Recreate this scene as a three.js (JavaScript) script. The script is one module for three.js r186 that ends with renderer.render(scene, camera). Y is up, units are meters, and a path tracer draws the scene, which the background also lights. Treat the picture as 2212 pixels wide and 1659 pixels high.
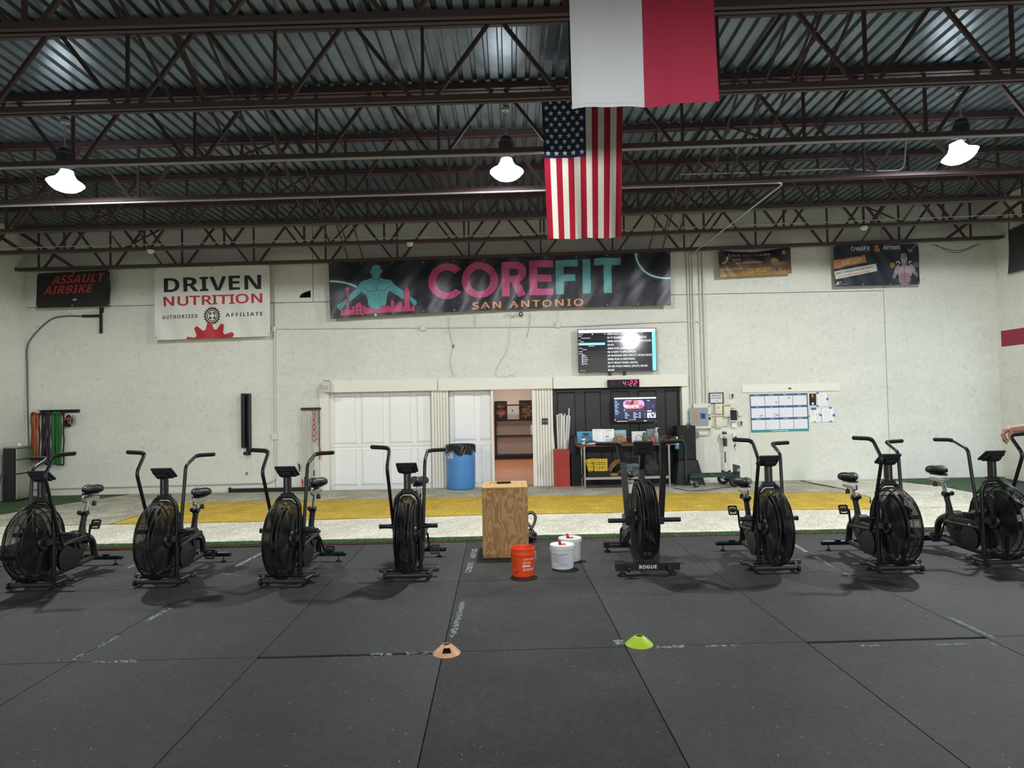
import * as THREE from 'three';
import { mergeGeometries, mergeVertices } from 'three/addons/utils/BufferGeometryUtils.js';
import { RoundedBoxGeometry } from 'three/addons/geometries/RoundedBoxGeometry.js';
import { MarchingCubes } from 'three/addons/objects/MarchingCubes.js';

// ------------------------------------------------------------------ camera, sky, exposure
const W = 2212, H = 1659, F = 1470;
const scene = new THREE.Scene();
const camera = new THREE.PerspectiveCamera(2 * Math.atan(H / 2 / F) * 180 / Math.PI, W / H, 0.05, 120);
camera.position.set(0, 1.64, 0);
camera.rotation.order = 'YXZ';
camera.rotation.set(0.031, 0, -0.020);
camera.updateMatrixWorld(true);
const renderer = new THREE.WebGLRenderer({ antialias: true });
renderer.toneMapping = THREE.LinearToneMapping;
renderer.toneMappingExposure = 1.0;
renderer.shadowMap.enabled = true;
renderer.shadowMap.type = THREE.PCFSoftShadowMap;
scene.background = new THREE.Color(2.0, 2.25, 2.6);      // bright overcast sky, seen through the roll-up door opening
// candela of the hanging lamps: [wide beam, downward beam] for each lamp of the row over the bikes and of the row behind the camera
const LAMP = { color: 0xfbfdff, back: [[21, 31], [27, 38], [45, 40]], front: [[58, 26], [86, 30], [92, 34]], glow: 6 };

// ------------------------------------------------------------------ helpers
const V = (x, y, z) => new THREE.Vector3(x, y, z);
let seedState = 20240611;
const rnd = () => { seedState = (seedState + 0x6d2b79f5) | 0; let t = Math.imul(seedState ^ (seedState >>> 15), 1 | seedState); t = (t + Math.imul(t ^ (t >>> 7), 61 | t)) ^ t; return ((t ^ (t >>> 14)) >>> 0) / 4294967296; };
const rr = (a, b) => a + (b - a) * rnd();
const CAM = camera.position.clone();
const ray = (px, py) => V((px - W / 2) / F, -(py - H / 2) / F, -1).applyQuaternion(camera.quaternion);
const onFloor = (px, py, y = 0) => { const d = ray(px, py); return CAM.clone().addScaledVector(d, (y - CAM.y) / d.y); };
const onZ = (px, py, z) => { const d = ray(px, py); return CAM.clone().addScaledVector(d, (z - CAM.z) / d.z); };
const onX = (px, py, x) => { const d = ray(px, py); return CAM.clone().addScaledVector(d, (x - CAM.x) / d.x); };
const ZW = -13.7;                                        // face of the back wall
const rectZ = (x0, y0, x1, y1, z) => {                   // a photo rectangle on a plane parallel to the back wall
  const mx = (x0 + x1) / 2, my = (y0 + y1) / 2, l = onZ(x0, my, z).x, r = onZ(x1, my, z).x, t = onZ(mx, y0, z).y, b = onZ(mx, y1, z).y;
  return { l, r, t, b, w: r - l, h: t - b, cx: (l + r) / 2, cy: (t + b) / 2 };
};
const taken = new Map();
const numbered = (n) => { const k = taken.get(n) ?? 0; taken.set(n, k + 1); return k ? n + '_' + String(k).padStart(3, '0') : n; };
function thing(name, label, category, pos = [0, 0, 0], turn = 0, group) {
  const o = new THREE.Group(); o.name = numbered(name); o.position.set(...pos); o.rotation.y = turn;
  o.userData = { label, category }; if (group) o.userData.group = group; scene.add(o); return o;
}
function part(name, geo, mat, parent, label) {
  const m = new THREE.Mesh(Array.isArray(geo) ? merge(geo) : geo, mat); m.name = name; m.castShadow = m.receiveShadow = true;
  if (label) m.userData.label = label; parent.add(m); return m;
}
function solo(name, label, category, geo, mat, group) {  // a thing that is one mesh
  const m = part(numbered(name), geo, mat, scene); m.userData = { label, category }; if (group) m.userData.group = group; return m;
}
function struct(name, geo, mat, parent) { const m = part(name, geo, mat, parent ?? scene); if (!parent) m.userData.kind = 'structure'; return m; }
function structGroup(name) { const o = new THREE.Group(); o.name = name; o.userData.kind = 'structure'; scene.add(o); return o; }
function copyOf(o, pos, turn, label) { const c = o.clone(); c.name = numbered(o.name.replace(/_\d{3}$/, '')); c.userData = { ...o.userData, label: label ?? o.userData.label }; c.position.set(...pos); c.rotation.y = turn; scene.add(c); return c; }
function merge(list) {
  list = list.flat(); if (list.length === 1) return list[0];
  const flat = list.some((g) => !g.index) ? list.map((g) => (g.index ? g.toNonIndexed() : g)) : list;
  for (const g of flat) for (const k of Object.keys(g.attributes)) if (!['position', 'normal', 'uv'].includes(k)) g.deleteAttribute(k);
  return mergeGeometries(flat);
}
const at = (g, x = 0, y = 0, z = 0, rx = 0, ry = 0, rz = 0) => g.applyMatrix4(new THREE.Matrix4().compose(V(x, y, z), new THREE.Quaternion().setFromEuler(new THREE.Euler(rx, ry, rz)), V(1, 1, 1)));
function metreUV(g) {                                    // uv in metres, by the way each face points
  const p = g.attributes.position, n = g.attributes.normal, uv = new Float32Array(p.count * 2);
  for (let i = 0; i < p.count; i++) {
    const ax = Math.abs(n.getX(i)), ay = Math.abs(n.getY(i)), az = Math.abs(n.getZ(i));
    if (ax > ay && ax > az) { uv[2 * i] = p.getZ(i); uv[2 * i + 1] = p.getY(i); } else if (ay > az) { uv[2 * i] = p.getX(i); uv[2 * i + 1] = p.getZ(i); } else { uv[2 * i] = p.getX(i); uv[2 * i + 1] = p.getY(i); }
  }
  g.setAttribute('uv', new THREE.BufferAttribute(uv, 2)); return g;
}
const box = (w, h, d, x = 0, y = 0, z = 0, rx = 0, ry = 0, rz = 0) => at(new THREE.BoxGeometry(w, h, d), x, y, z, rx, ry, rz);
const boxM = (...a) => metreUV(box(...a));
const rbox = (w, h, d, r, x = 0, y = 0, z = 0, rx = 0, ry = 0, rz = 0) => at(new RoundedBoxGeometry(w, h, d, 2, r), x, y, z, rx, ry, rz);
const span = (x0, x1, y0, y1, z0, z1) => boxM(x1 - x0, y1 - y0, z1 - z0, (x0 + x1) / 2, (y0 + y1) / 2, (z0 + z1) / 2);
const cyl = (r0, r1, h, x = 0, y = 0, z = 0, rx = 0, ry = 0, rz = 0, n = 20) => at(new THREE.CylinderGeometry(r0, r1, h, n), x, y, z, rx, ry, rz);
const ball = (r, x, y, z, sx = 1, sy = 1, sz = 1, n = 16) => { const g = new THREE.SphereGeometry(r, n, Math.round(n * 0.7)); g.scale(sx, sy, sz); return at(g, x, y, z); };
const torus = (R, r, x = 0, y = 0, z = 0, rx = 0, ry = 0, rz = 0, n = 36, m = 8) => at(new THREE.TorusGeometry(R, r, m, n), x, y, z, rx, ry, rz);
const lathe = (pts, n = 32) => new THREE.LatheGeometry(pts.map(([r, y]) => new THREE.Vector2(r, y)), n);
function bar(p, q, w, h, up = V(0, 1, 0)) {               // a square bar from p to q
  const d = q.clone().sub(p), L = d.length(), zz = d.clone().normalize();
  const xx = new THREE.Vector3().crossVectors(up, zz); if (xx.length() < 1e-3) xx.set(1, 0, 0); xx.normalize();
  const yy = new THREE.Vector3().crossVectors(zz, xx), m = new THREE.Matrix4().makeBasis(xx, yy, zz).setPosition(p.clone().add(q).multiplyScalar(0.5));
  return new THREE.BoxGeometry(w, h, L).applyMatrix4(m);
}
function fillet(pts, rad, n = 5) {                        // rounds the corners of a polyline
  const out = [pts[0]];
  for (let i = 1; i < pts.length - 1; i++) {
    const a = pts[i - 1], b = pts[i], c = pts[i + 1], ab = a.clone().sub(b), cb = c.clone().sub(b), k = Math.min(rad, ab.length() * 0.48, cb.length() * 0.48);
    const p = b.clone().addScaledVector(ab.normalize(), k), q = b.clone().addScaledVector(cb.normalize(), k);
    for (let j = 0; j <= n; j++) { const t = j / n; out.push(p.clone().multiplyScalar((1 - t) ** 2).addScaledVector(b, 2 * t * (1 - t)).addScaledVector(q, t * t)); }
  }
  out.push(pts[pts.length - 1]); return out;
}
function sweep(pts, r, sides = 10, closed = false, flat = 1) {   // a round (or flattened) tube along points
  const n = pts.length, P = [], N = [], U = [], I = [], tan = pts.map((p, i) => { const a = pts[closed ? (i - 1 + n) % n : Math.max(0, i - 1)], b = pts[closed ? (i + 1) % n : Math.min(n - 1, i + 1)]; return b.clone().sub(a).normalize(); });
  let nor = Math.abs(tan[0].y) < 0.9 ? V(0, 1, 0) : V(1, 0, 0); nor.addScaledVector(tan[0], -nor.dot(tan[0])).normalize();
  let len = 0;
  for (let i = 0; i < n; i++) {
    if (i) { len += pts[i].distanceTo(pts[i - 1]); nor = nor.clone().addScaledVector(tan[i], -nor.dot(tan[i])).normalize(); }
    const bi = new THREE.Vector3().crossVectors(tan[i], nor), R = typeof r === 'function' ? r(i / (n - 1)) : r;
    for (let s = 0; s <= sides; s++) { const a = s / sides * Math.PI * 2, c = Math.cos(a), d = Math.sin(a) * flat, o = nor.clone().multiplyScalar(c).addScaledVector(bi, d); P.push(pts[i].x + o.x * R, pts[i].y + o.y * R, pts[i].z + o.z * R); o.normalize(); N.push(o.x, o.y, o.z); U.push(len, s / sides); }
  }
  const row = sides + 1;
  for (let i = 0; i < (closed ? n : n - 1); i++) for (let s = 0; s < sides; s++) { const a = i * row + s, b = ((i + 1) % n) * row + s; I.push(a, a + 1, b, b, a + 1, b + 1); }
  if (!closed) for (const e of [0, n - 1]) {
    const c = P.length / 3, t = tan[e].clone().multiplyScalar(e ? 1 : -1);
    P.push(pts[e].x, pts[e].y, pts[e].z); N.push(t.x, t.y, t.z); U.push(0, 0);
    for (let s = 0; s <= sides; s++) { const k = (e * row + s) * 3; P.push(P[k], P[k + 1], P[k + 2]); N.push(t.x, t.y, t.z); U.push(0, 0); }
    for (let s = 0; s < sides; s++) e ? I.push(c, c + 1 + s, c + 2 + s) : I.push(c, c + 2 + s, c + 1 + s);
  }
  const g = new THREE.BufferGeometry(); g.setAttribute('position', new THREE.Float32BufferAttribute(P, 3)); g.setAttribute('normal', new THREE.Float32BufferAttribute(N, 3)); g.setAttribute('uv', new THREE.Float32BufferAttribute(U, 2)); g.setIndex(I); return g;
}
const rod = (p, q, r, sides = 10) => sweep([p, q], r, sides);
const smooth = (pts, n = 24) => new THREE.CatmullRomCurve3(pts, false, 'centripetal').getPoints(n);
function extrude(outline, depth, bevel = 0, holes = []) {
  const s = new THREE.Shape(outline.map(([x, y]) => new THREE.Vector2(x, y)));
  for (const h of holes) s.holes.push(new THREE.Path(h.map(([x, y]) => new THREE.Vector2(x, y))));
  return new THREE.ExtrudeGeometry(s, { depth, bevelEnabled: bevel > 0, bevelSize: bevel, bevelThickness: bevel, bevelSegments: 2, curveSegments: 12 });
}
function sheet(c, nx, ny, push) {                         // a hanging cloth: corners TL, TR, BR, BL; push(u, v) moves it off its plane, in metres
  const g = new THREE.PlaneGeometry(1, 1, nx, ny), p = g.attributes.position, uv = g.attributes.uv;
  for (let i = 0; i < p.count; i++) {
    const u = uv.getX(i), v = uv.getY(i), top = c[0].clone().lerp(c[1], u), bot = c[3].clone().lerp(c[2], u), q = bot.lerp(top, v), d = push ? push(u, v) : 0;
    const o = typeof d === 'number' ? [0, 0, d] : d; p.setXYZ(i, q.x + o[0], q.y + o[1], q.z + o[2]);
  }
  g.computeVertexNormals(); return g;
}
// ------------------------------------------------------------------ textures
const hash = (x, y, s) => { let h = Math.imul(x, 374761393) ^ Math.imul(y, 668265263) ^ Math.imul(s, 2147483647 ^ 951274213); h = Math.imul(h ^ (h >>> 13), 1274126177); return ((h ^ (h >>> 16)) >>> 0) / 4294967296; };
function pn(x, y, per, s) {                               // periodic value noise, 0..1
  const ix = Math.floor(x), iy = Math.floor(y), fx = x - ix, fy = y - iy, u = fx * fx * (3 - 2 * fx), v = fy * fy * (3 - 2 * fy), m = (k) => ((k % per) + per) % per;
  const a = hash(m(ix), m(iy), s), b = hash(m(ix + 1), m(iy), s), c = hash(m(ix), m(iy + 1), s), d = hash(m(ix + 1), m(iy + 1), s);
  return a + (b - a) * u + (c - a) * v + (a - b - c + d) * u * v;
}
const fbm = (u, v, per, oct, s) => { let t = 0, a = 0.5, n = 0; for (let i = 0; i < oct; i++) { t += a * pn(u * per, v * per, per, s + i); n += a; per *= 2; a *= 0.5; } return t / n; };
function dataTex(size, fn, srgb = true) {                 // fn(u, v) -> [r, g, b] 0..255, or a number
  const d = new Uint8Array(size * size * 4);
  for (let j = 0, k = 0; j < size; j++) for (let i = 0; i < size; i++, k += 4) { const c = fn(i / size, j / size, i, j), q = typeof c === 'number' ? [c, c, c] : c; d[k] = Math.max(0, Math.min(255, q[0])); d[k + 1] = Math.max(0, Math.min(255, q[1])); d[k + 2] = Math.max(0, Math.min(255, q[2])); d[k + 3] = 255; }
  const t = new THREE.DataTexture(d, size, size); t.magFilter = THREE.LinearFilter; t.minFilter = THREE.LinearMipmapLinearFilter; t.generateMipmaps = true; t.wrapS = t.wrapT = THREE.RepeatWrapping; if (srgb) t.colorSpace = THREE.SRGBColorSpace; t.needsUpdate = true; return t;
}
function paint(w, h, draw) { const c = document.createElement('canvas'); c.width = w; c.height = h; const x = c.getContext('2d'); draw(x, w, h); const t = new THREE.CanvasTexture(c); t.colorSpace = THREE.SRGBColorSpace; return t; }
const tiled = (t, metres) => { const c = t.clone(); c.repeat.set(1 / metres, 1 / metres); c.needsUpdate = true; return c; };
const std = (color, roughness = 0.6, metalness = 0, more = {}) => new THREE.MeshStandardMaterial({ color, roughness, metalness, ...more });
const phys = (o) => new THREE.MeshPhysicalMaterial(o);
function label(x, text, cx, cy, size, color, o = {}) {    // canvas lettering, centred or aligned; sx widens it
  x.save(); x.translate(cx, cy); if (o.rot) x.rotate(o.rot); if (o.skew) x.transform(1, 0, o.skew, 1, 0, 0); x.scale(o.sx ?? 1, 1);
  x.font = (o.weight ?? 'bold') + ' ' + size + 'px ' + (o.font ?? 'sans-serif'); x.textAlign = o.align ?? 'center'; x.textBaseline = 'middle';
  if (o.gap) x.letterSpacing = o.gap + 'px';
  if (o.w) { const m = x.measureText(text).width; x.scale(o.w / (m * (o.sx ?? 1)), 1); }
  if (o.stroke) { x.strokeStyle = o.stroke; x.lineWidth = o.lw ?? 2; x.lineJoin = 'round'; x.strokeText(text, 0, 0); }
  x.fillStyle = color; if (!o.outline) x.fillText(text, 0, 0); x.restore();
}

// ------------------------------------------------------------------ shared materials
const grain = dataTex(256, (u, v) => 215 + 40 * fbm(u, v, 32, 3, 5));
const fineBump = dataTex(256, (u, v, i, j) => 128 + 110 * (hash(i, j, 3) - 0.5) * 0.6 + 60 * (fbm(u, v, 16, 3, 9) - 0.5), false);
const M = {
  black: std(0x15161a, 0.42), blackGloss: std(0x0f1012, 0.22), blackMatte: std(0x141518, 0.8), rubber: std(0x111214, 0.62), dusty: std(0x2b2b2b, 0.55),
  chrome: std(0xc9cacc, 0.18, 1), steel: std(0xb4b4b0, 0.34, 1), grey: std(0x8d9091, 0.55), white: std(0xe4e4de, 0.55), offwhite: std(0xd9d8ca, 0.6),
  joist: std(0x4a3838, 0.6), conduit: std(0xb9bab6, 0.38, 0.6), conduitPaint: std(0xd0d0c4, 0.6), cable: std(0x22262a, 0.5),
  blueTape: std(0x2f62c4, 0.7), paper: std(0xe9e9ea, 0.85), cream: std(0xdcd8c2, 0.55), red: std(0xa3281f, 0.5), brown: std(0x5a3a2c, 0.6), green: std(0x1d3a30, 0.45),
};
// ------------------------------------------------------------------ room shell
const XL = onZ(57, 800, ZW).x, XR = onZ(2158, 800, ZW).x, ZB = 9.5;
const slope = (x) => (x < 0 ? 0.008 : 0.018) * x;         // the roof falls gently along the joists
const chordY = (x) => 4.57 + slope(x), topY = (x) => 5.33 + slope(x), deckY = (x) => 5.41 + slope(x);

const wallTex = dataTex(1024, (u, v, i, j) => {
  const big = fbm(u, v, 3, 4, 11), fine = fbm(u, v, 64, 2, 21), streak = fbm(u * 0.5, v * 3, 6, 3, 31), pit = hash(i >> 1, j >> 1, 41) > 0.9955 && big > 0.34 ? 75 : 0, scuff = fbm(u, v, 40, 3, 52);
  const k = 232 + (big - 0.5) * 16 + (fine - 0.5) * 13 + (streak - 0.5) * 8 - pit - (scuff > 0.7 ? (scuff - 0.7) * 70 : 0); return [k * 0.996, k, k * 0.972];
});
const wallBump = dataTex(512, (u, v, i, j) => 150 + 60 * (fbm(u, v, 40, 3, 61) - 0.5) - (hash(i, j, 62) > 0.993 ? 90 : 0), false);
M.wall = std(0xeeefe9, 0.78, 0, { map: tiled(wallTex, 3.1), bumpMap: tiled(wallBump, 1.5), bumpScale: 0.006 });
M.paintWood = std(0xe6e5d8, 0.6, 0, { bumpMap: tiled(fineBump, 0.5), bumpScale: 0.001 });
M.doorWhite = std(0xf2f4f2, 0.45);
M.doorBlack = std(0x1a1c20, 0.42);
M.seam = std(0x3a3834, 0.9);

// back wall: backing with the wide opening and the broken hole; concrete facing panels in front of it, joints left open
const op = { l: onZ(706, 950, ZW).x, r: onZ(1476, 950, ZW).x, t: onZ(1090, 838, ZW).y };
const hole = rectZ(645, 627, 673, 643, ZW);
const joint = onZ(900, 648, ZW).y, wallTop = 5.75, j1 = onZ(594, 900, ZW).x, j2 = onZ(1915, 800, ZW).x, j0 = onZ(676, 600, ZW).x;
const backWall = structGroup('wall_back');
const T = 0.05, g2 = 0.006;
const opening = [[op.l, 0], [op.l, op.t], [op.r, op.t], [op.r, 0]];
const shell = (x0, x1, y0, y1) => [[x0, y0], [x1, y0], [x1, y1], [x0, y1]];
part('backing', at(extrude([[XL - 0.3, -0.05], [op.l, -0.05], [op.l, op.t], [op.r, op.t], [op.r, -0.05], [XR + 0.3, -0.05], [XR + 0.3, wallTop], [XL - 0.3, wallTop]], 0.2, 0, [shell(hole.l, hole.r, hole.b, hole.t)]), 0, 0, ZW - 0.25), M.seam, backWall);
const facing = (outline, holes) => part('panel', at(extrude(outline, T, 0, holes), 0, 0, ZW - T), M.wall, backWall);
facing(shell(XL - 0.3, j1 - g2, -0.05, joint - g2));
facing([[j1 + g2, -0.05], [op.l, -0.05], [op.l, op.t], [op.r, op.t], [op.r, -0.05], [j2 - g2, -0.05], [j2 - g2, joint - g2], [j1 + g2, joint - g2]]);
facing(shell(j2 + g2, XR + 0.3, -0.05, wallTop));
facing(shell(XL - 0.3, j0 - g2, joint + g2, wallTop), [[[hole.l, hole.b], [hole.r - 0.015, hole.b], [hole.r - 0.02, hole.t], [hole.cx, hole.t - 0.03], [hole.l + 0.04, hole.cy]]]);
facing(shell(j0 + g2, j2 - g2, joint + g2, wallTop));
part('hole_backing', box(hole.w + 0.2, hole.h + 0.2, 0.03, hole.cx, hole.cy, ZW - 0.27), M.seam, backWall);
// plastered-over patches that stand a little proud of the wall
const patch = (x0, y0, x1, y1, d = 0.006) => { const r = rectZ(x0, y0, x1, y1, ZW); part('plaster_patch', span(r.l, r.r, r.b, r.t, ZW - 0.01, ZW + d), M.wall, backWall); };
patch(594, 806, 705, 832); patch(1858, 812, 1916.5, 938, 0.004); patch(1921, 812, 2044, 938, 0.004);

struct('wall_left', metreUV(box(0.3, 6.2, ZB - ZW + 0.6, XL - 0.15, 2.75, (ZB + ZW) / 2)), M.wall);
const rw = structGroup('wall_right');
const dz0 = -12.9, dz1 = -8.9, dh = 3.6;                  // the open roll-up door in the right wall, just outside the frame
part('wall_section', [span(XR, XR + 0.3, -0.3, wallTop, ZW - 0.3, dz0), span(XR, XR + 0.3, dh, wallTop, dz0, dz1), span(XR, XR + 0.3, -0.3, wallTop, dz1, ZB + 0.3)], M.wall, rw);
{ const a = onX(2157, 716, XR), b = onX(2157, 750, XR); part('painted_stripe', [span(XR - 0.002, XR + 0.01, b.y, a.y, ZW + 0.1, dz0 - 0.02), span(XR - 0.002, XR + 0.01, b.y, a.y, dz1 + 0.02, 6)], std(0x8d2438, 0.6), rw); }
struct('wall_rear', metreUV(box(XR - XL + 0.6, 6.2, 0.3, (XL + XR) / 2, 2.75, ZB + 0.15)), M.wall);
struct('ground_outside', boxM(14, 0.2, 40, XR + 7.3, -0.14, -4), std(0x9a9890, 0.9));

// roof: ribbed steel deck and a slab above it
{
  const P = [], up = 0.036, pitch = 0.1524, prof = [];
  for (let x = XL - 0.15; x < XR + 0.15; x += pitch) prof.push([x, 0], [x + 0.092, 0], [x + 0.105, up], [x + 0.139, up]);
  const z0 = ZW - 0.1, z1 = ZB + 0.1;
  for (let i = 0; i + 1 < prof.length; i++) { const [a, ya] = prof[i], [b, yb] = prof[i + 1], A = deckY(a) + ya, B = deckY(b) + yb; P.push(a, A, z0, b, B, z0, b, B, z1, a, A, z0, b, B, z1, a, A, z1); }
  const g = new THREE.BufferGeometry(); g.setAttribute('position', new THREE.Float32BufferAttribute(P, 3)); g.computeVertexNormals(); metreUV(g);
  const deckTex = dataTex(512, (u, v) => { const k = 205 + 60 * (fbm(u, v, 5, 4, 71) - 0.5) + 20 * (fbm(u, v, 50, 2, 72) - 0.5); return [k * 0.96, k, k * 1.0]; });
  struct('ceiling', g, std(0x949faa, 0.27, 0.6, { map: tiled(deckTex, 2.3), side: THREE.DoubleSide }));
  struct('roof_slab', box(XR - XL + 1, 0.2, ZB - ZW + 1, (XL + XR) / 2, 5.85, (ZB + ZW) / 2), M.seam);
}
// ------------------------------------------------------------------ roof joists: chords and one mesh for every web bar
const unit = new THREE.BoxGeometry(1, 1, 1);
function strut(name, p, q, w, h, mat, parent) {
  const m = new THREE.Mesh(unit, mat), d = q.clone().sub(p); m.name = name; m.castShadow = m.receiveShadow = true;
  m.position.copy(p).add(q).multiplyScalar(0.5); m.quaternion.setFromUnitVectors(V(0, 1, 0), d.clone().normalize()); m.scale.set(w, d.length(), h); parent.add(m); return m;
}
const joistZ = []; for (let k = 0; k < 13; k++) joistZ.push(-13.42 + k * 1.39);
const px0 = -0.80, per = 1.424;
joistZ.forEach((z, k) => {
  const last = k === 0;
  const j = thing('steel_joist', last ? 'brown painted steel roof joist running along the top of the back wall' : 'brown open-web steel roof joist, ' + ['first', 'second', 'third', 'fourth', 'fifth', 'sixth', 'seventh', 'eighth', 'ninth', 'tenth', 'eleventh', 'twelfth'][k - 1] + ' out from the wall joist behind the banners', 'roof joist', [0, 0, z], 0, 'open-web roof joists');
  const chord = (f, h, w, gap) => [-1, 1].flatMap((s) => [[XL, 0], [0, XR]].map(([a, b]) => bar(V(a, f(a) + h / 2, s * gap), V(b, f(b) + h / 2, s * gap), w, h)));
  part('bottom_chord', chord(chordY, 0.055, 0.042, 0.034), M.joist, j);
  part('top_chord', chord(topY, 0.075, 0.05, 0.038), M.joist, j);
  if (z > -1) return;
  for (const [xa, xb] of [[XL + 1.15, XL + 0.05], [XR - 1.15, XR - 0.05]]) strut('end_diagonal', V(xa, chordY(xa) + 0.03, 0), V(xb, topY(xb) + 0.02, 0), 0.05, 0.05, M.joist, j);
  for (let n = -7; n <= 7; n++) {
    const x = px0 + n * per; if (x < XL + 0.3 || x > XR - 0.3) continue;
    strut('web_post', V(x, chordY(x) + 0.02, 0), V(x, topY(x) + 0.03, 0), 0.03, 0.03, M.joist, j);
    for (const s of [-1, 1]) { const xt = x + s * (per / 2 - 0.05); if (xt > XL && xt < XR) strut('web_diagonal', V(x + s * 0.09, chordY(x) + 0.02, 0), V(xt, topY(xt) + 0.03, 0), 0.036, 0.036, M.joist, j); }
  }
});
for (let k = 0; k + 1 < 9; k++) for (const [x, both] of [[-3.2, 1], [-2.9, 0], [2.77, 0], [3.04, 1], [-6.9, 1], [7.0, 1]]) {
  const za = joistZ[k], zb = joistZ[k + 1];
  const b = thing('cross_bridging', both ? 'thin crossed steel bars bracing two neighbouring roof joists' : 'single thin slanted steel bar bracing two neighbouring roof joists', 'bracing', [0, 0, 0], 0, both ? 'crossed bracing between roof joists' : 'single bracing bars between roof joists');
  strut('brace', V(x, chordY(x) + 0.05, za), V(x, topY(x) + 0.02, zb), 0.022, 0.022, M.joist, b);
  if (both) strut('brace', V(x + 0.03, topY(x) + 0.02, za), V(x + 0.03, chordY(x) + 0.05, zb), 0.022, 0.022, M.joist, b);
}
// ------------------------------------------------------------------ hanging lamps
const bell = lathe([[0.035, 0.27], [0.07, 0.265], [0.085, 0.22], [0.12, 0.165], [0.19, 0.125], [0.212, 0.105], [0.212, 0.092], [0.17, 0.045], [0.12, 0.01], [0.06, -0.008], [0.0, -0.012]], 40);
const bellMat = std(0xffffff, 0.4, 0, { emissive: LAMP.color, emissiveIntensity: LAMP.glow });
function lamp(x, z, y, cd, text, group, tilt = 0) {
  const l = thing('high_bay_lamp', text, 'lamp', [x, y, z], 0, group);
  part('glowing_reflector', bell, bellMat, l).rotation.z = tilt;
  part('ballast_housing', [cyl(0.09, 0.1, 0.16, 0, 0.4, 0), cyl(0.06, 0.09, 0.06, 0, 0.51, 0), cyl(0.05, 0.05, 0.05, 0, 0.295, 0)], M.dusty, l);
  part('cage_ring', [torus(0.11, 0.006, 0, 0.33, 0, Math.PI / 2), torus(0.11, 0.006, 0, 0.47, 0, Math.PI / 2)], M.dusty, l);
  const top = topY(x) - y + 0.07;
  part('hanging_rod', [rod(V(0, 0.53, 0), V(0, top, 0), 0.009), cyl(0.05, 0.05, 0.035, 0, top - 0.02, 0)], M.conduit, l);
  part('hook', torus(0.03, 0.006, 0, 0.56, 0), M.conduit, l);
  for (const [k, open, soft] of [[0, 1.535, 0.05], [1, 1.15, 0.9]]) {
  const s = new THREE.SpotLight(LAMP.color, cd[k], 0, open, soft, 2); s.position.set(x, y + 0.06, z); s.target.position.set(x, y - 2, z); s.castShadow = true; s.shadow.radius = 6; s.shadow.mapSize.set(1024, 1024); s.name = 'high_bay_bulb';
  scene.add(s, s.target); }
}
{
  const lz = -8.5, l1 = onZ(140, 413, lz), l2 = onZ(1095, 388, lz), l3 = onZ(2079, 350, lz);
  lamp(l1.x, lz, l1.y, LAMP.back[0], 'glowing high bay lamp above the air bikes on the resistance band side', undefined, -0.1);
  lamp(l2.x, lz, l2.y, LAMP.back[1], 'glowing high bay lamp hanging beside the stars and stripes flag');
  lamp(l3.x, lz, l3.y, LAMP.back[2], 'glowing high bay lamp nearest the wall with the red stripe', undefined, 0.3);
  [l1, l2, l3].forEach((p, i) => lamp(p.x, 5.4, p.y, LAMP.front[i], 'glowing high bay lamp in the second row', 'high bay lamps of the second row'));
}
// ------------------------------------------------------------------ floor: slab, rubber mats laid one by one, turf
const floor = structGroup('floor');
part('slab', boxM(XR - XL + 0.6, 0.3, ZB - ZW + 0.6, (XL + XR) / 2, -0.172, (ZB + ZW) / 2), std(0x1c1c1b, 0.9), floor);
const fleck = (s, base, amp, dens) => dataTex(1024, (u, v, i, j) => {
  const n = fbm(u, v, 4, 5, s), f = fbm(u, v, 60, 3, s + 5), h = hash(i >> 1, j >> 1, s + 9), sp = h > 1 - dens ? 55 * hash(i >> 1, j >> 1, s + 10) : 0, h2 = hash(i >> 2, j >> 2, s + 12) > 0.9996 ? 120 : 0;
  const k = base + (n - 0.5) * amp + (f - 0.5) * amp * 1.1 + sp + h2; return [k * 0.985, k * 1.005, k * 0.985];
});
const matBump = tiled(dataTex(512, (u, v, i, j) => 128 + 130 * (fbm(u, v, 90, 2, 82) - 0.5), false), 0.7);
const matMats = [fleck(101, 45, 22, 0.02), fleck(131, 33, 28, 0.09)].flatMap((t, n) => [0xffffff, 0xe6e8ea].map((c) => std(c, n ? 0.74 : 0.66, 0, { map: tiled(t, 1.7), bumpMap: matBump, bumpScale: 0.004 })));
const mA = onFloor(957, 1408), mB = onFloor(1351, 1397), ang = Math.atan2(-(mB.z - mA.z), mB.x - mA.x), cw = mA.distanceTo(mB), rd = 1.83;
const matFrame = new THREE.Group(); matFrame.name = 'rubber_mats'; matFrame.position.copy(mA); matFrame.rotation.y = ang; floor.add(matFrame);
console.log('mat width', cw.toFixed(3), 'angle', ang.toFixed(4), 'room', XL.toFixed(2), XR.toFixed(2), 'front edge z', onFloor(1106, 1168).z.toFixed(2));
const matGeo = [0, 1, 2].map((k) => { const g = metreUV(new RoundedBoxGeometry(cw - 0.005, 0.02, rd - 0.005, 1, 0.003)), uv = g.attributes.uv; for (let i = 0; i < uv.count; i++) uv.setXY(i, uv.getX(i) + k * 0.63, uv.getY(i) + k * 0.41); return g; });
const edgeZ = onFloor(1106, 1168).z;
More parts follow.
